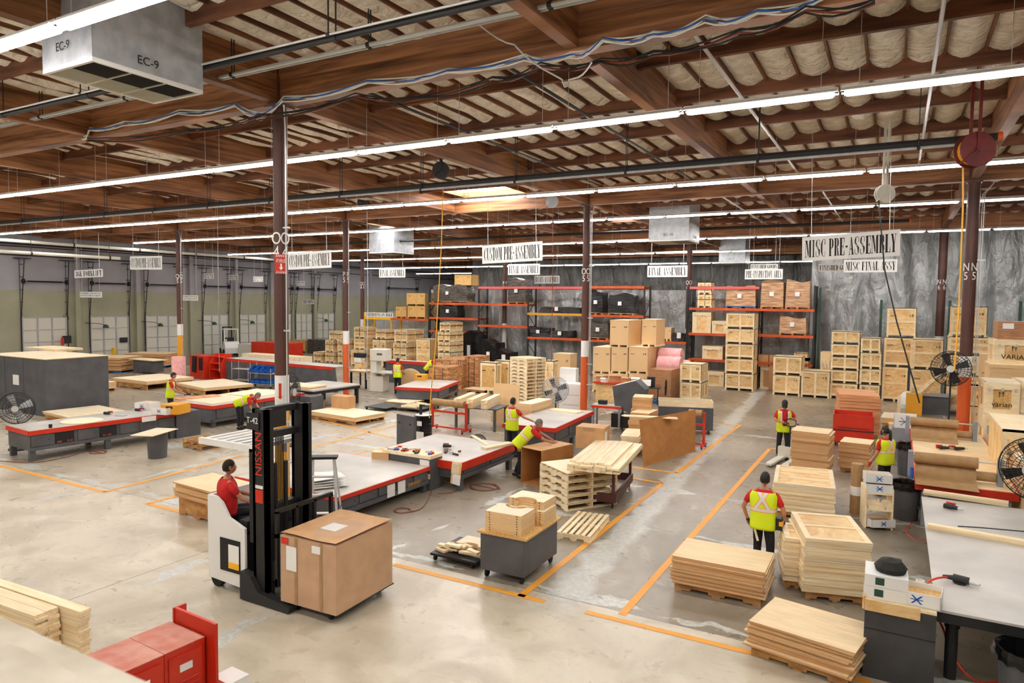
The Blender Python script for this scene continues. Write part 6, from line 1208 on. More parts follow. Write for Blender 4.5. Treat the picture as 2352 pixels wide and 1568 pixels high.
def torso(name, mat, parent, M4, g=0., z0=-.02, z1=.52, wide=1., cut=False):
    # rings of half width, half depth up the trunk in its own upright frame
    prof = [(-.14, .175, .125), (-.05, .18, .128), (.05, .172, .12), (.16, .17, .118), (.28, .185, .125), (.38, .2, .125), (.45, .195, .11), (.5, .15, .085), (.54, .08, .065)]
    n = 24; m = MB(); vs = []; ring = [p for p in prof if z0-.001 <= p[0] <= z1+.001]
    for z, a, b in ring:
        for i in range(n):
            t = 2*PI*i/n; c, s = math.cos(t), math.sin(t); k = .75
            vs.append(((a*wide+g)*math.copysign(abs(c)**k, c), (b*wide+g)*math.copysign(abs(s)**k, s), z))
    fs = [(k*n+i, k*n+(i+1) % n, (k+1)*n+(i+1) % n, (k+1)*n+i) for k in range(len(ring)-1) for i in range(n) if not (cut and ring[k][0] > .0 and i in (5, 6))]
    if cut: fs = [f for f in fs]
    m.add(vs, fs); o = m.build(name, mat, parent, smooth=True); o.matrix_local = M4; k = o.modifiers.new('s', 'SUBSURF'); k.levels = 1; k.render_levels = 1; k = o.modifiers.new('t', 'SOLIDIFY'); k.thickness = .006; return o
def person(loc, rz, label, lean=0., turn=0., arms=None, legs=None, hair='black', vest=True, gloves=None, ponytail=False, beard=False, mask=False, cap=False, hp=.95, scale=1., head=(0, 0), twist=0., hammer=False, wide=1., sit=False):
    t = empty('person', loc, rz, label, 'person'); t.scale = (scale,)*3
    Hh = Vector((0, 0, hp)); T = Matrix.Translation(Hh) @ Matrix.Rotation(turn, 4, 'Z') @ Matrix.Rotation(-lean, 4, 'X')
    P = lambda x, y, z: T @ Vector((x, y, z))
    neck, hb = P(0, .01, .55), P(0, .02, .6); 
    hd = (T.to_3x3() @ Vector((0, .02, .12))); hd = Matrix.Rotation(head[0], 3, 'X') @ hd if head[0] else hd
    sh = {s: P(s*.19, 0, .46) for s in (-1, 1)}
    arms = arms or {}; legs = legs or {}
    A = {s: [Vector(q) for q in arms.get(s, [(s*.3, -.02, 1.12), (s*.3, .1, .88)])] for s in (-1, 1)}
    Lg = {s: [Vector(q) for q in legs.get(s, [(s*.11, .02, .5), (s*.12, 0, .09)])] for s in (-1, 1)}
    ch = [[(P(0, 0, 0), .13*wide), (P(0, 0, .18), .12*wide), (P(0, 0, .36), .13*wide), (P(0, 0, .48), .08), (neck, .055), (hb, .058)]]
    for s in (-1, 1):
        e, w_ = A[s]; ch.append([(P(0, 0, .48), .08), (sh[s], .06), (sh[s].lerp(e, .5), .05), (e, .04), (e.lerp(w_, .5), .036), (w_, .027)])
        d = (w_-e).normalized(); side = d.cross(Vector((0, 0, 1)) if abs(d.z) < .8 else Vector((1, 0, 0))).normalized()*s; pal = w_+d*.05; ch[-1].append((pal, (.034, .02)))
        nrm = side.cross(d).normalized()
        for k, (o_, l_) in enumerate(((-.028, .07), (-.01, .08), (.01, .076), (.027, .06))):
            b0 = pal+d*.035+side*o_; ch.append([(pal, (.034, .02)), (b0, .0095), (b0+d*l_*.5-nrm*.008, .009), (b0+d*l_*.8-nrm*.028, .0075)])
        tb = w_+d*.03+side*.035; ch.append([(pal, (.034, .02)), (tb, .011), (tb+d*.04+side*.012-nrm*.01, .009)])
        kn, an = Lg[s]; hipj = P(s*.09, 0, -.04); ch.append([(P(0, 0, 0), .13*wide), (hipj, .09), (hipj.lerp(kn, .5), .075), (kn, .055), (kn.lerp(an, .4), .052), (an, .038), (an+Vector((0, .12, -.05)), .035)])
    skin_obj('body', ch, 'skin', t)
    # head with face, hair or headgear
    hc = hb+hd*.9; R = (Matrix.Rotation(turn, 4, 'Z') @ Matrix.Rotation(head[1], 4, 'Z') @ Matrix.Rotation(-lean*.6-head[0], 4, 'X')); H4 = Matrix.Translation(hc) @ R
    hdo = MB(); hdo.grid(lambda u, v: (.074*math.cos(2*PI*u)*math.sin(PI*v)*(1 if v < .5 else 1-.25*(v-.5)), (.094*math.sin(2*PI*u)*math.sin(PI*v))+(.012 if v > .55 and math.sin(2*PI*u) > 0 else 0), .118*math.cos(PI*v)), 18, 12)
    q = hdo.build('head', 'skin', t, smooth=True); q.matrix_local = H4
    m = MB(); m.add([(-.012, .088, .01), (.012, .088, .01), (.016, .092, -.03), (-.016, .092, -.03), (0, .118, -.024)], [(0, 1, 4), (1, 2, 4), (2, 3, 4), (3, 0, 4)]); m.build('nose', 'skin', q)
    for s in (-1, 1): MB().cbox((s*.03, .088, .016), (.022, .008, .008)).build('eye', 'ink', q); MB().cbox((s*.076, -.005, -.005), (.012, .035, .06)).build('ear', 'skin', q)
    MB().cbox((0, .096, -.055), (.045, .006, .009)).build('mouth', 'hose', q)
    def shell(nm, mat, g, v1, yb, zmin=None):
        o = MB(); o.grid(lambda u, v: ((.074+g)*math.cos(2*PI*u)*math.sin(PI*v*v1), (.094+g)*math.sin(2*PI*u)*math.sin(PI*v*v1)-yb, (.118+g)*math.cos(PI*v*v1)+(.03 if math.sin(2*PI*u) > .2 else 0)*v), 18, 8); return o.build(nm, mat, q, smooth=True)
    if cap: shell('cap', 'black', .014, .5, .0); 
    if cap and cap != 'beanie': MB().prism([(-.075, .08), (.075, .08), (.06, .17), (-.06, .17)], .02, .028).build('cap_peak', 'black', q)
    if not cap or ponytail: shell('hair', {'black': 'hair', 'grey': 'greyhair'}[hair], .006, .66, .014)
    elif cap: MB().grid(lambda u, v: ((.078)*math.cos(PI+PI*u)*1., .094*math.sin(PI+PI*u)-.004, .02-.07*v), 8, 2).build('hair', 'hair', q)
    if ponytail: o = skin_obj('ponytail', [[((0, -.1, .05), .03), ((0, -.15, 0), .038), ((0, -.16, -.15), .04), ((.01, -.14, -.32), .03), ((.01, -.13, -.42), .012)]], 'hair', q)
    if mask: MB().grid(lambda u, v: ((.078)*math.cos(PI*u), .1*math.sin(PI*u)+.008, -.0-.11*v), 10, 3).build('face_mask', 'black', q)
    # clothes
    torso('shirt', 'shirt', t, T, .012, -.06, .54, wide)
    for s in (-1, 1):
        e, w_ = A[s]; skin_obj('shirt_sleeve', [[(P(s*.12, 0, .44), .075), (sh[s], .08), (sh[s].lerp(e, .45), .068), (sh[s].lerp(e, .8), .06)]], 'shirt', t)
        kn, an = Lg[s]; hipj = P(s*.085, 0, -.03)
    legsc = [[(P(0, 0, -.0), .125*wide), (P(0, 0, .05), .13*wide)]]
    for s in (-1, 1):
        kn, an = Lg[s]; hipj = P(s*.085, 0, -.05); legsc.append([(P(0, 0, 0), .125*wide), (hipj, .105), (hipj.lerp(kn, .45), .098), (kn, .077), (kn.lerp(an, .45), .072), (an+Vector((0, 0, .0)), .062)])
        f = MB(); f.grid(lambda u, v: (.048*math.cos(2*PI*u)*math.sin(PI*v)*1.2, .06+.15*math.cos(PI*v)*-1, max(-.08, .055*math.sin(2*PI*u)*math.sin(PI*v))-.0), 12, 8); o = f.build('shoe', 'rubber', t, smooth=True); o.location = an+Vector((0, 0, -.035)) if not sit else an
    skin_obj('trousers', legsc, 'trouser', t)
    if vest: torso('safety_vest', 'vest', t, T, .03, -.14, .5, wide, cut=True)
    if gloves:
        for s in (-1, 1):
            e, w_ = A[s]; d = (w_-e).normalized(); skin_obj('glove', [[(w_-d*.03, .036), (w_+d*.03, (.044, .03)), (w_+d*.09, (.045, .028)), (w_+d*.15, (.032, .022))]], gloves, t)
    if hammer:
        o = MB().cyl((-.17, -.1, hp+.02), (-.05, -.16, hp-.33), .017, .02, 8).build('hammer_handle', 'pine', t); MB().cbox((.26, .02, hp-.02), (.09, .2, .2)).build('tool_pouch', 'black', t); MB().cbox((.3, -.06, hp), (.06, .1, .07)).build('tape_measure', 'amber', t)
    return t
def headat(px, py, h): return gz(px, py, h)
p = headat(1757, 1086, 1.76); person((p.x, p.y, 0), -.03, 'nearest standing person, back turned, yellow vest, hammer hanging at the belt', arms={-1: [(-.33, -.06, 1.16), (-.27, .04, .92)], 1: [(.34, -.04, 1.14), (.3, .1, .95)]}, legs={-1: [(-.1, .08, .52), (-.1, .02, .09)], 1: [(.12, .04, .5), (.14, -.1, .1)]}, gloves='black', hammer=True, wide=1.08)
p = headat(1802, 919, 1.76); person((p.x, p.y, 0), PI+.35, 'person in a black cap and mask pulling the pallet jack handle', arms={-1: [(-.33, .12, 1.2), (-.3, .42, 1.12)], 1: [(.28, .1, 1.17), (.05, .34, 1.14)]}, legs={-1: [(-.1, .1, .5), (-.06, .18, .1)], 1: [(.12, .0, .5), (.14, 0, .09)]}, cap=True, mask=True, gloves='black')
jx = p
p = headat(2036, 983, 1.66); person((p.x, p.y, 0), .95, 'person with a long black ponytail, black mask and red gloves in a yellow vest', arms={-1: [(-.3, .02, 1.08), (-.3, .16, .86)]}, ponytail=True, mask=True, gloves='red', scale=.96, wide=1.16)
p = headat(1177, 914, 1.76); person((p.x, p.y, 0), -.25, 'person in a yellow vest, back turned, both arms out beside a plywood sheet', arms={-1: [(-.36, .12, 1.22), (-.42, .3, 1.1)], 1: [(.36, .1, 1.22), (.6, .3, 1.1)]}, gloves='galv')
p = gz(1190, 1100); person((p.x-.05, p.y+.15, 0), -1.0, 'grey haired person in a yellow vest bending over the tall brown box', lean=.75, hair='grey', arms={-1: [(-.24, .62, 1.12), (-.1, .88, .98)], 1: [(.24, .62, 1.05), (.12, .86, .96)]}, legs={-1: [(-.1, .06, .5), (-.12, -.1, .1)]})
p = gz(552, 985); person((p.x, p.y, 0), -1.15, 'person in a yellow vest bending low over the bench right of centre left', lean=1.15, hair='grey', arms={-1: [(-.2, .52, .82), (-.12, .75, .62)], 1: [(.22, .5, .8), (.16, .68, .55)]}, gloves='amber')
p = headat(390, 857, 1.74); person((p.x, p.y, 0), -.8, 'person in a black knit cap and yellow vest reaching for a drill', lean=.12, cap='beanie', arms={-1: [(-.26, .2, 1.1), (-.1, .42, .98)], 1: [(.3, .2, 1.12), (.28, .5, 1.0)]})
p = gz(913, 904); person((p.x, p.y, 0), .1, 'distant person in a yellow vest standing back turned beside the band saw', arms={-1: [(-.3, .0, 1.1), (-.26, .16, .95)], 1: [(.3, .0, 1.12), (.22, .22, 1.0)]})
p = gz(975, 885); person((p.x, p.y+.25, 0), -1.2, 'distant person bending over the small square bench beside the yellow crate', lean=.7, arms={-1: [(-.2, .6, 1.1), (-.1, .8, 1.0)], 1: [(.2, .6, 1.15), (.1, .75, 1.12)]})
# ---------------- reach truck with its driver and load ----------------
TX, TY = -9.55, 7.2; t = empty('reach_truck', (TX, TY, 0), 0, 'white and black reach truck carrying the big wrapped carton', 'forklift')
m = MB(); m.prism([(0, .16), (.86, .12), (.86, 1.08), (.5, 1.2), (.34, 1.42), (.2, 1.5), (0, 1.5)], 0, .05, axis='y'); m.build('side_panel', 'white', t, bevel=.008)
MB().box(0, .06, .05, 1.15, .16, 1.5).build('rear_panel', 'white', t); MB().prism([(0, .16), (.86, .12), (.86, 1.08), (.3, 1.2), (0, 1.3)], 1.1, 1.15, axis='y').build('side_panel', 'white', t); MB().box(.06, .86, .05, 1.1, .2, .95).build('chassis', 'black', t)
b = MB().box(.3, .76, -.012, 0, .34, .86).build('battery_opening', 'ink', t); MB().box(.5, .74, -.016, -.012, .4, .78).build('battery_label', 'paper', b); MB().box(.5, .74, -.018, -.012, .4, .5).build('warning_band', 'yellow', b)
MB().box(.04, .1, -.004, 0, .4, 1.3).build('printed_stripe', 'blue', t) if False else None
MB().box(.1, .62, .3, .9, 1.0, 1.12).build('seat', 'rubber', t, bevel=.03); MB().box(.62, .8, .1, 1.05, 1.0, 1.16).build('dashboard', 'dark', t); MB().cyl((.66, .75, 1.16), (.66, .75, 1.25), .11, n=16).build('steering_wheel', 'black', t)
for x, y in ((.12, .06), (.12, 1.02)): MB().cyl((x, y, .13), (x, y+.1, .13), .13, n=18).build('wheel', 'rubber', t)
UX = 1.08
for y in (-.02, .76):
    u = MB(); u.box(UX, UX+.3, y, y+.07, .1, 2.98).box(UX, UX+.06, y, y+.14, .1, 2.98).box(UX+.24, UX+.3, y, y+.14, .1, 2.98); u = u.build('mast_upright', 'black', t)
    if y < 0: text('NISSAN', .2, 'red', u, (UX+.14, y-.004, 2.3), 0, rx=PI/2).rotation_euler = (PI/2, -PI/2, 0); MB().box(UX+.06, UX+.22, y-.006, y, 1.55, 1.75).build('warning_plate', 'red', u); MB().box(UX+.06, UX+.22, y-.006, y, 1.77, 1.82).build('warning_plate', 'paper', u)
for z in (2.93, 2.55, 1.4, .3): MB().box(UX+.02, UX+.14, 0, .84, z-.05, z+.05).build('mast_crossbar', 'black', t)
for y in (.3, .5): MB().cyl((UX+.14, y, .15), (UX+.14, y, 2.1), .035, n=12).build('lift_cylinder', 'dark', t)
for i in range(6): MB().cyl((UX+.1, .34+.03*i, .4), (UX+.1, .34+.03*i, 2.5), .009, n=6).build('hydraulic_hose', 'black', t)
# overhead guard with white slats
m = MB(); m.box(.0, .06, .0, 1.1, 2.24, 2.3); gd = empty('overhead_guard', (0, 0, 0)); gd.parent = t
MB().box(-.2, 1.05, 0.0, .06, 2.3, 2.4).build('guard_rail', 'white', gd); MB().box(-.2, 1.05, 1.04, 1.1, 2.3, 2.4).build('guard_rail', 'white', gd)
for i in range(7): MB().box(-.2+.19*i, -.12+.19*i, .06, 1.04, 2.32, 2.38).build('guard_slat', 'white', gd)
for y in (.02, 1.02): MB().beam((-.1, y+.03, 2.3), (.0, y+.03, 1.45) if False else (.98, y+.03, 1.1), .05, .05).build('guard_post', 'black', gd) if False else None
MB().box(.98, 1.08, .0, .06, .9, 2.35).build('guard_post', 'black', gd); MB().box(.98, 1.08, 1.04, 1.1, .9, 2.35).build('guard_post', 'black', gd); hb_ = MB().box(UX-.1, UX+.16, -.04, .5, 2.66, 2.92).build('mast_head_box', 'dark', t); text('T-42', .13, 'white', hb_, (UX+.03, -.045, 2.8))
for y in (-.1, 1.15): MB().prism([(.86, .02), (1.9, .02), (1.92, .1), (1.25, .2), (1.1, .4), (.86, .45)], y, y+.14, axis='y').build('base_leg', 'dark', t)
cg = empty('carriage'); cg.parent = t
MB().box(1.5, 1.56, .02, 1.15, .3, .42).build('carriage_bar', 'black', cg)
for z in (1.42, 1.05): MB().box(1.5, 1.55, .02, 1.2, z, z+.06).build('backrest_bar', 'black', cg)
for y in (.02, .4, .78, 1.15): MB().box(1.5, 1.55, y, y+.05, .3, 1.45).build('backrest_post', 'black', cg)
for y in (.25, .85): MB().box(1.5, 2.6, y, y+.12, .09, .13).build('fork', 'dark', cg)
MB().beam((1.2, .1, .5), (1.52, .1, .5), .06, .3).build('reach_arm', 'dark', cg)
bx = empty('wrapped_carton', (-7.86, 7.16, .15), .03, 'large film wrapped brown carton carried on the forks', 'carton')
def sag(u, v): return (1.06*u, 1.3*v, 1.04-.06*math.sin(PI*u)*math.sin(PI*v)+.008*math.sin(7*u))
m = MB(); m.box(0, 1.06, 0, 1.3, 0, 1.0); m.grid(sag, 10, 10).build('box_body', 'card', bx)
m = MB(); m.box(-.008, 1.068, -.008, 1.308, .0, 1.01); m.build('stretch_film', 'film', bx); MB().box(.12, .32, -.014, -.009, .5, .86).build('packing_list', 'paper', bx); MB().box(.62, .78, -.014, -.009, .84, .95).build('packing_list', 'paper', bx); MB().box(.02, .16, -.014, -.009, .88, .98).build('red_label', 'red', bx)
for x in (.28, .76): MB().box(x, x+.05, -.011, -.006, 0, 1).build('strap', 'kraft', bx)
MB().box(.3, .6, .5, .8, 1.0, 1.003).build('address_label', 'paper', bx)
dl = empty('dolly', (-7.86, 7.2, 0), .03, 'black base with caster wheels under the carried carton', 'dolly'); MB().box(0, 1.06, 0, 1.3, .13, .148).build('deck', 'black', dl)
for x in (.2, .85):
    for y in (.1, 1.2): MB().cyl((x-.02, y, .06), (x+.02, y, .06), .06, n=12).box(x-.03, x+.03, y-.03, y+.03, .07, .13).build('caster', 'rubber', dl)
person((TX+.15, TY+.26, .12), -.5, 'driver in a red shirt sitting in the reach truck with the back to the camera', vest=False, hp=1.08, sit=True, arms={-1: [(-.28, .2, 1.3), (-.2, .42, 1.22)], 1: [(.28, .16, 1.32), (.36, .4, 1.2)]}, legs={-1: [(-.12, .4, 1.05), (-.12, .45, .65)], 1: [(.12, .4, 1.05), (.12, .45, .65)]}, wide=1.15)
# pallet jack
p = gz(1765, 1073); q = gz(1820, 1040); rz = math.atan2(q.y-p.y, q.x-p.x); t = empty('pallet_jack', (p.x, p.y, 0), rz, 'white pallet jack with a black looped handle held by the capped worker', 'pallet jack')
for y in (0, -.42): MB().prism([(0, -.08+y), (.12, y-.1), (1.2, y-.1), (1.2, y+.1), (.12, y+.1), (0, y+.08)], .05, .12).build('fork', 'offwhite', t, bevel=.01)
MB().box(1.2, 1.4, -.5, .1, .06, .4).build('pump_body', 'offwhite', t); MB().tube([(1.3, -.2, .4), (1.36, -.2, 1.0)], .025, 8).build('handle_bar', 'black', t); MB().tube([(1.36, -.2, 1.0), (1.3, -.36, 1.05), (1.33, -.36, 1.2), (1.36, -.2, 1.24), (1.33, -.04, 1.2), (1.3, -.04, 1.05), (1.36, -.2, 1.0)], .018, 8).build('handle_loop', 'black', t); MB().cyl((1.3, -.3, .09), (1.3, -.1, .09), .09, n=14).build('wheel', 'rubber', t)
# aluminium stepladder
p = gz(736, 1262); t = empty('stepladder', (p.x, p.y, 0), .62, 'aluminium stepladder with a black top cap in front of the wide bench', 'ladder'); Hl = 1.62; t.scale = (1.3, 1.1, 1)
for s in (-1, 1):
    MB().beam((s*.26, -.05, 0), (s*.15, .36, Hl), .03, .06).build('front_rail', 'metal', t); MB().beam((s*.24, .85, 0), (s*.15, .42, Hl), .025, .04).build('rear_rail', 'metal', t)
    MB().beam((s*.22, .1, .62), (s*.22, .66, .62), .01, .02).build('spreader', 'dark', t)
for k in range(1, 5): f = k/5; MB().cbox((0, -.05+.41*f, Hl*f), (.5-.2*f, .09, .025)).build('step', 'metal', t)
MB().cbox((0, .39, Hl+.02), (.4, .2, .05)).build('top_cap', 'black', t, bevel=.01)
# white folded plastic on the bench
a, rz, w_, d = frame3((690, 1120), (755, 1113), (770, 1080), .72)
for k in range(4): tag(MB().grid(lambda u, v, k=k: (1.0*u, .75*v, .03*math.sin(u*5+k)*math.sin(v*4)+.02*k), 8, 6).build('plastic_sheet', 'white', loc=(a.x, a.y, .66+.03*k), rz=rz+.05*k, smooth=True, solid=.004), 'folded white plastic sheet in the heap behind the stepladder', 'plastic sheet', 'white plastic sheets on the bench')
# band saw, drill press and nearby table
p = gz(872, 898); t = empty('band_saw', (p.x, p.y, 0), .2, 'cream coloured band saw beside the standing distant worker', 'band saw'); MB().box(-.4, .35, -.3, .35, 0, .8).build('lower_cabinet', 'offwhite', t, bevel=.02); MB().box(-.4, -.05, -.25, .3, .8, 2.1).build('column_body', 'offwhite', t, bevel=.02); MB().box(-.4, .5, -.3, .35, 1.55, 2.15).build('upper_cabinet', 'offwhite', t, bevel=.03); MB().box(-.2, .95, -.5, .6, .95, 1.0).build('saw_table', 'steel', t); MB().box(.25, .33, -.05, .05, 1.2, 1.6).build('blade_guard', 'ink', t); MB().box(.0, .3, -.306, -.3, 1.85, 1.95).build('name_plate', 'inkgrey', t)
p = gz(822, 885); t = empty('drill_press', (p.x, p.y+.2, 0), .1, 'black headed drill press on a wooden table left of the band saw', 'drill press'); MB().cyl((0, 0, 0), (0, 0, 1.7), .05, n=12).build('column_tube', 'dark', t); MB().box(-.3, .35, -.2, .2, 1.5, 1.75).build('head_cover', 'black', t, bevel=.03); MB().box(-.22, .2, -.25, -.05, 1.2, 1.5).build('motor_body', 'white', t); MB().box(-.2, .25, -.25, .2, .95, 1.25).build('wooden_case', 'cratepanel', t)
a, rz, L = axis((812, 860), (852, 862), .95); t = empty('wooden_table', (gz(795, 890).x, gz(795, 890).y, 0), 0, 'rough wooden table with boards beside the orange and white column', 'table'); MB().box(0, 1.3, 0, .9, .85, .93).build('table_top', 'plydk', t)
for x in (.1, 1.1): MB().box(x, x+.08, .2, .28, 0, .85).build('leg', 'black', t)
# stack of lumber packs far left of centre
def pack(x0, x1, y0, y1, yy, dep, label, mat='redwood'): return carton(x0, x1, y0, y1, yy, dep, label, mat, 'lumber_pack', 'lumber pack')
M['lumber'] = noisy('lumber pack ends', srgb(214, 160, 108), srgb(150, 98, 58), (3, 3, 22), .6, rnd=.05, detail=2)
for (x0, x1, y0, y1, yy, dep, lb) in ((1000, 1048, 826, 852, 30.5, 2.8, 'strapped lumber pack left of the pair behind the square bench'), (1049, 1062, 826, 870, 30.2, .9, 'strapped lumber pack right of the pair behind the square bench'), (1067, 1098, 818, 868, 30.6, 1.2, 'tall lumber pack with vertical straps behind the square bench'), (985, 1030, 842, 868, 28.5, 1.2, 'pale lumber bundle resting behind the seated worker')):
    t = pack(x0, x1, y0, y1, yy, dep, lb, 'lumber'); w_ = gy(x1, y0, yy).x-gy(x0, y0, yy).x; h_ = gy(x0, y0, yy).z-t.location.z; MB().box(w_*.3, w_*.3+.03, -.008, 0, 0, h_).build('strap', 'ink', t); MB().box(w_*.7, w_*.7+.03, -.008, 0, 0, h_).build('strap', 'ink', t)
crate(1103, 1140, 832, 877, 29.5, .5, 'olive faced crate side standing left of the tall pallet stack', 'one', panel='osb'); crate(1136, 1170, 828, 872, 30.6, .5, 'second olive faced crate side behind the first', 'one', panel='osb'); crate(1252, 1272, 828, 872, 30.6, .5, 'pale crate side just right of the tall pallet stack', 'one')
crate(1270, 1310, 812, 832, 36, 1.0, 'brown plywood box on the floor behind the tall pallet stack', 'plain', skid=False)
p = gz(944, 902); t = tag(MB().cyl((0, 0, 0), (0, .04, 0), .62, n=40).build('round_board', 'ply', loc=(p.x, p.y, .62), rz=.3), 'large plywood disc leaning against the small square bench', 'plywood disc'); t.rotation_euler.x = .25
yellowbox(968, 872, .55, 'yellow plastic crate at the corner of the small square bench', .72)
# blue bins on wire carts
p = gz(598, 892); t = empty('wire_cart', (p.x-.9, p.y, 0), .1, 'chrome wire cart with tilted blue bins', 'cart')
for x in (0, 1.5):
    for y in (0, .5): MB().cyl((x, y, .1), (x, y, 1.05), .015, n=6).build('post', 'metal', t); MB().cyl((x-.02, y, .06), (x+.02, y, .06), .06, n=10).build('caster', 'rubber', t)
for z in (.2, .75): MB().box(0, 1.5, 0, .5, z, z+.02).build('wire_shelf', 'metal', t)
for k in range(4):
    for z, tl in ((.86, .5), (.24, 0)):
        o = empty('parts_bin', on(t, .2+.37*k, .25, z), .1, 'blue plastic bin in the %s row of the chrome wire cart' % ('tilted upper' if tl else 'lower'), 'plastic bin', 'blue bins in the %s row' % ('upper' if tl else 'lower')); o.rotation_euler.x = tl
        m = MB(); m.box(-.17, .17, -.22, .22, 0, .01).box(-.17, .17, -.22, -.21, 0, .15).box(-.17, .17, .21, .22, 0, .2).box(-.17, -.16, -.22, .22, 0, .17).box(.16, .17, -.22, .22, 0, .17); m.build('bin_shell', 'blue', o)
t = empty('wire_cart', (p.x-2.9, p.y+.6, 0), .1, 'empty chrome wire cart left of the blue bin cart', 'cart')
for x in (0, 1.3):
    for y in (0, .5): MB().cyl((x, y, .1), (x, y, 1.2), .015, n=6).build('post', 'metal', t)
for z in (.2, .8): MB().box(0, 1.3, 0, .5, z, z+.02).build('wire_shelf', 'metal', t)
# red cabinets, pink roll, red dump bin, farther forklift
p = gz(411, 876); hz = gy(411, 819, p.y).z; t = tag(MB().cyl((0, 0, 0), (0, 0, hz), .36, n=28).build('foam_roll', 'pink', loc=p), 'upright pink foam roll beside the red cabinet at the left', 'foam roll')
p = gz(455, 868); t = empty('red_cabinet', (p.x-.7, p.y, 0), -.1, 'red cabinet with a black jacket hanging on it', 'cabinet'); MB().box(0, 1.45, 0, .8, 0, 1.3).build('cabinet_body', 'red', t); MB().cbox((.5, -.04, .8), (.35, .06, .9), ry=.1).build('hanging_jacket', 'rubber', t); MB().cbox((1.15, -.04, .85), (.3, .06, .7)).build('hanging_jacket', 'rubber', t)
p = gz(497, 872); t = empty('tool_stand', (p.x-.6, p.y, 0), -.1, 'red sloping front tool stand with open shelves', 'shelf')
for x in (0, 1.1): MB().prism([(0, 0), (.7, 0), (.7, 1.45), (.35, 1.45), (0, .9)], x, x+.04, axis='x').build('side_panel', 'red', t)
for z, y in ((.05, .0), (.55, .0), (.9, .05), (1.25, .3)): MB().box(.04, 1.1, y, .7, z, z+.03).build('shelf_board', 'red', t)
MB().box(.04, 1.1, .66, .7, .05, 1.45).build('back_panel', 'red', t)
carton(577, 661, 787, 815, 36, 1.5, 'red steel dump bin behind the near column', 'red', 'red_bin', 'bin'); carton(547, 577, 790, 812, 37, 1, 'off white cabinet left of the red dump bin', 'offwhite', 'metal_cabinet', 'cabinet')
carton(556, 690, 816, 832, 31.5, 1.0, 'long pale crate frame lying behind the bench back', 'pine', 'open_crate', 'wooden frame')
p = gz(505, 815); t = empty('forklift', (p.x, p.y, 0), -.5, 'white counterbalance forklift parked before the dock doors', 'forklift'); MB().prism([(.2, .25), (2.3, .25), (2.35, .7), (2.1, 1.15), (1.5, 1.2), (1.2, .85), (.5, .75), (.2, .6)], 0, 1.1, axis='y').build('chassis', 'white', t, bevel=.03)
for x in (.5, 1.9):
    for y in (-.08, .95): MB().cyl((x, y, .3), (x, y+.22, .3), .3, n=18).build('wheel', 'rubber', t)
for y in (.2, .85): MB().box(-.05, .1, y, y+.1, .1, 2.3).build('mast_upright', 'black', t)
for z in (.6, 1.3, 2.2): MB().box(-.02, .06, .2, .95, z, z+.1).build('mast_crossbar', 'black', t)
for y in (.25, .8): MB().box(-1.1, .0, y, y+.12, .08, .12).build('fork', 'dark', t)
for y in (.02, 1.02): MB().tube([(.6, y, .75), (.95, y, 2.15), (1.9, y, 2.15), (2.0, y, 1.1)], .04, 6).build('roof_post', 'white', t)
MB().box(.9, 1.95, 0, 1.1, 2.12, 2.18).build('overhead_guard', 'white', t); MB().box(1.0, 1.6, .3, .8, .8, .95).box(1.5, 1.62, .3, .8, .95, 1.5).build('seat', 'black', t)
# boards table behind the red paper stand, pallet jacket of boards
a, rz, L = axis((1048, 948), (1098, 945), .8); t = empty('steel_trestle', (gz(1040, 985).x, gz(1040, 985).y, 0), .15, 'grey steel trestle table carrying pale boards', 'table'); MB().box(0, 1.7, 0, 1.2, .78, .82).build('table_top', 'grey', t)
for x in (.05, 1.55):
    for y in (.05, 1.1): MB().box(x, x+.08, y, y+.08, 0, .78).build('leg', 'grey', t)
for i, x in enumerate((.0, .5, 1.05)): boards(on(t, x+.35, -.15), .82, .15+PI/2+.1, 2, 8, .12, .04, -1.8, 'pale board in the %s bundle on the steel trestle' % ['left', 'middle', 'right'][i], 'boards in the %s bundle on the trestle' % ['left', 'middle', 'right'][i], 'pine_x', 11+i, .05)
# leaning plywood before the worker, short crate lids
p, q = gz(1128, 968), gz(1188, 975); t = tag(MB().box(0, (q-p).length, 0, .02, 0, 1.5).build('plywood_sheet', 'ply', loc=p, rz=math.atan2(q.y-p.y, q.x-p.x)), 'tall plywood sheet held upright by the worker with both arms out', 'plywood sheet'); t.rotation_euler.x = -.12
stack((1190, 925), (1222, 928), (1228, 912), 1.15, 16, 'behind the plywood the worker holds', 'ply', seed=31, jit=.03, pal=True)
# white drawers and white box behind the steel topped bench
p = gz(1302, 958); t = empty('white_cabinet', (p.x-.35, p.y, 0), .1, 'white cabinet behind the steel topped bench', 'cabinet'); MB().box(0, 1.0, 0, .7, 0, 1.35).build('cabinet_body', 'white', t); MB().box(.15, .85, -.006, 0, .5, .51).box(.15, .85, -.006, 0, .9, .91).build('drawer_gap', 'inkgrey', t); MB().box(-.25, .45, .72, 1.1, 0, 1.9).build('tall_box', 'white', t)
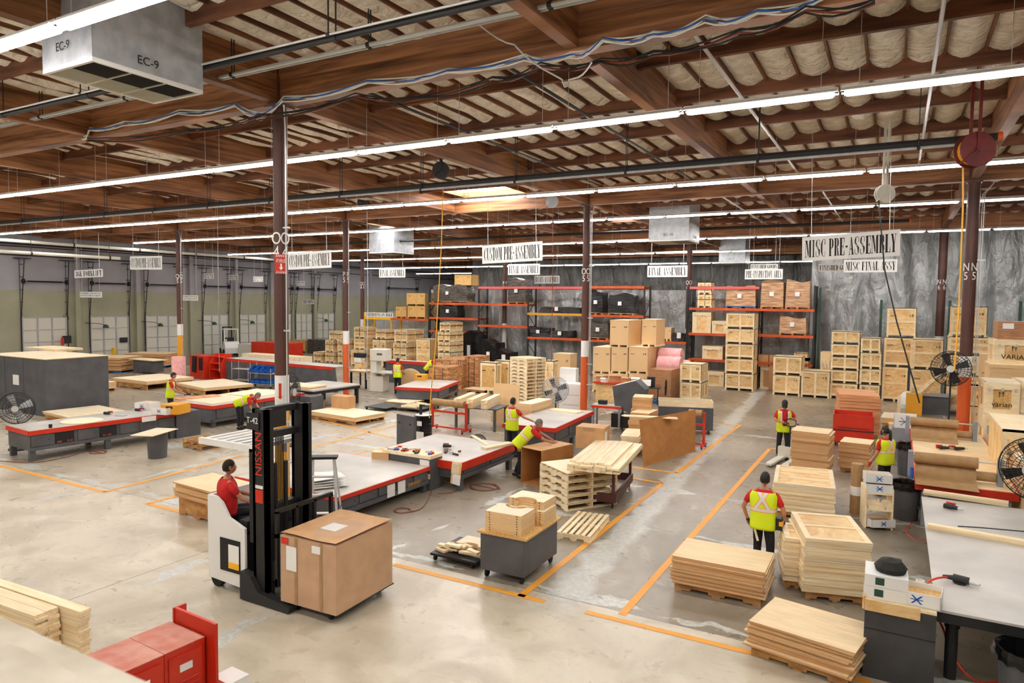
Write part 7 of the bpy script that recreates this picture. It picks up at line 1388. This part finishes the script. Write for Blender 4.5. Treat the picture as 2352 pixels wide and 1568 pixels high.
# grey shredder like machine with red table
p, q = gz(1352, 985), gz(1405, 995); rz = .1; t = empty('saw_station', (gz(1357, 985).x, gz(1357, 985).y, 0), rz, 'grey hooded chop saw station with a red edged table', 'saw station'); MB().box(0, 1.1, 0, .6, .8, .88).build('station_table', 'red', t); MB().box(0, 1.1, 0.02, .6, .88, .9).build('table_top', 'steel', t)
for x in (.03, 1.0):
    for y in (.03, .5): MB().box(x, x+.07, y, y+.07, 0, .8).build('leg', 'greylt', t)
m = MB(); m.prism([(.85, .9), (1.5, .6), (1.75, .6), (1.95, 1.55), (1.6, 1.85), (.75, 1.6)], .1, .8, axis='y'); m.build('saw_hood', 'grey', t); MB().add([(.75, .1, 1.605), (1.6, .1, 1.855), (1.6, .8, 1.855), (.75, .8, 1.605)], [(0, 1, 2, 3)]).build('hood_top', 'offwhite', t); MB().box(.7, 1.5, .2, .7, .1, .6).build('dust_bin', 'black', t); MB().cbox((.35, .3, .98), (.3, .2, .14)).build('saw_motor', 'black', t)
p = gz(1480, 930); t = empty('control_stand', (p.x-.25, p.y, 0), .2, 'black stand with a monitor and a paper clip board beside the film wrapped cartons', 'machine'); MB().box(0, .9, 0, .6, .75, .8).build('stand_top', 'dark', t)
for x in (.03, .8): MB().box(x, x+.05, .03, .08, 0, .75).build('leg', 'dark', t)
MB().cbox((.3, .1, 1.0), (.4, .04, .3), rx=-.4).build('clip_sheet', 'paper', t); MB().box(.3, .65, .3, .5, .8, 1.25).build('monitor_box', 'black', t); m = MB(); m.tube([(1.15, .3+.3*math.cos(2*PI*k/24), .8+.35*math.sin(2*PI*k/24)) for k in range(25)], .03, 6); m.build('cable_wheel', 'black', t)
t = empty('work_table', (gz(1350, 925).x, gz(1350, 925).y+.6, 0), .05, 'red edged table heaped with open brown boxes behind the orange based column', 'table'); MB().box(0, 2.2, 0, .9, .85, .92).build('table_top', 'red', t); MB().box(.1, 2.1, .1, .8, 0, .85).build('cabinet_body', 'cratepanel', t)
r = random.Random(8)
for k, (x, y, s, m_) in enumerate(((.3, .4, .45, 'card'), (.9, .5, .55, 'card'), (1.5, .4, .4, 'card'), (1.9, .5, .4, 'white'), (.5, .15, .3, 'white'))):
    o = empty('carton', on(t, x, y, .92), r.uniform(-.4, .4), '%s open box on the heaped table, %s' % ('white' if m_ == 'white' else 'brown', ['at its left end', 'tall in its middle', 'right of its middle', 'at its right end', 'small in front'][k]), 'carton'); MB().box(-s/2, s/2, -s*.35, s*.35, 0, s*.6).build('box_body', m_, o); MB().cbox((0, -s*.4, s*.62), (s, s*.35, .01), rx=.5).build('flap', m_, o)
# rolling box behind the leaning brown sheet
p = gz(1520, 1000); t = empty('rolling_box', (p.x-.3, p.y+.5, 0), .3, 'shallow wooden box of parts on a cart behind the leaning brown sheet', 'cart'); MB().box(0, 1.9, 0, .9, .15, .95).build('cart_body', 'grey', t); [MB().cyl((x, y, .075), (x+.04, y, .075), .075, n=12).build('caster', 'rubber', t) for x in (.1, 1.75) for y in (.1, .8)]; m = MB(); m.box(0, 1.9, 0, .02, .95, 1.15).box(0, 1.9, .88, .9, .95, 1.15).box(0, .02, 0, .9, .95, 1.15).box(1.88, 1.9, 0, .9, .95, 1.15); m.build('box_rim', 'pine', t)
boards(gz(1430, 955, 1.2), 1.18, .25, 3, 1, .09, .03, -1.6, 'long pale strip jutting over the rolling box', 'strips over the rolling box', 'pine_x', 21, .08)
# air hoses on the floor
def coil(px, py, R_, mat, label, turns=2.6, tail=None):
    c = gz(px, py, .012); P = [c+Vector((R_*(1-.12*k/24)*math.cos(2*PI*k/12), R_*.9*(1-.12*k/24)*math.sin(2*PI*k/12), .004*(k % 3))) for k in range(int(turns*12))]
    if tail: P = [gz(a, b, .012) for a, b in tail]+P
    hose(P, mat, label, .01)
coil(1112, 1118, .38, 'hose', 'red brown hose coiled on the floor before the bent man\'s bench', 2.4, [(1005, 1133), (1040, 1130), (1075, 1112)]); coil(1340//2+255, 1172, .2, 'hose', 'red hose loop under the end of the CHIMANDO bench', 1.8, [(1003, 1060), (1001, 1100), (975, 1160)]); coil(225, 1038, .25, 'hose', 'thin red hose looped before the long left bench', 2, [(0, 1058), (75, 1062), (150, 1050), (200, 1036)])
# tools on the two near benches
r = random.Random(12); c = [o for o in C.objects if o.name.startswith('tool_cabinet') and 'CHIMANDO' in o.get('label', '')][0]
for k in range(22):
    p = on(c, r.uniform(.05, .42), r.uniform(.1, 1.4)); m = MB(); m.cbox((0, 0, .02), (r.uniform(.08, .2), r.uniform(.03, .07), .04)); tag(m.build('hand_tool', r.choice(['dark', 'metal', 'blue', 'amber', 'offwhite', 'black', 'red']), loc=(p.x, p.y, .865), rz=r.uniform(0, 3)), 'small hand tool in the heap on the tool cabinet end', 'hand tool', 'hand tools on the tool cabinet')
for k in range(12):
    p = gz(r.uniform(1020, 1060), r.uniform(1030, 1045), .74); tag(MB().cbox((0, 0, .02), (r.uniform(.06, .16), .04, .04)).build('hand_tool', r.choice(['dark', 'metal', 'black', 'hose']), loc=(p.x, p.y, .725), rz=r.uniform(0, 3)), 'small hand tool lying on the bent man\'s bench', 'hand tool', 'hand tools on the bent man\'s bench')
drill(gz(1028, 1028, .75), .4, 'drill standing on the near end of the bent man\'s bench'); p = gz(877, 1043, .72); tag(MB().box(-.22, .22, -.15, .15, 0, .18).build('wood_block', 'plydk', loc=(p.x, p.y, .62), rz=.4), 'thick wooden block at the far edge of the CHIMANDO bench', 'wood block')
flat((1118, 1028), (1180, 1016), (1183, 1010), .72, .03, 2, 'pine_x', 'pale batten along the edge of the bent man\'s bench', 'board', cat='board')
p = gz(1085, 1000, .73); q = gz(1122, 1022, .73); tag(MB().beam((0, 0, 0), q-p, .12, .02).build('board', 'pine', loc=p), 'single pale strip lying askew on the bent man\'s bench', 'board')
flat((1262, 940), (1325, 947), (1328, 942), .85, .05, 1, 'pine_x', 'pale batten at the far edge of the steel topped bench', 'board', cat='board')
# ---------------- everything stacked rests on what is under it ----------------
for r in sorted([r for r in REG if r[0]], key=lambda r: r[5]):
    t, x0, x1, y0, y1, z0, z1 = r; best = 0.
    for q in REG:
        if q is r or q[6] > z0+.25 or q[6] > (z0+z1)/2: continue
        ox = min(x1, q[2])-max(x0, q[1]); oy = min(y1, q[4])-max(y0, q[3])
        if ox > .3*(x1-x0) and oy > .2*(y1-y0): best = max(best, q[6])
    g = z0-best
    if abs(g) > .004: t.scale.z = (z1-best)/(z1-z0); t.location.z = best+.002; r[5] = best
for o in C.objects:
    if 'label' in o and len(o['label'].split()) > 16: print('LONG', len(o['label'].split()), o['label'])
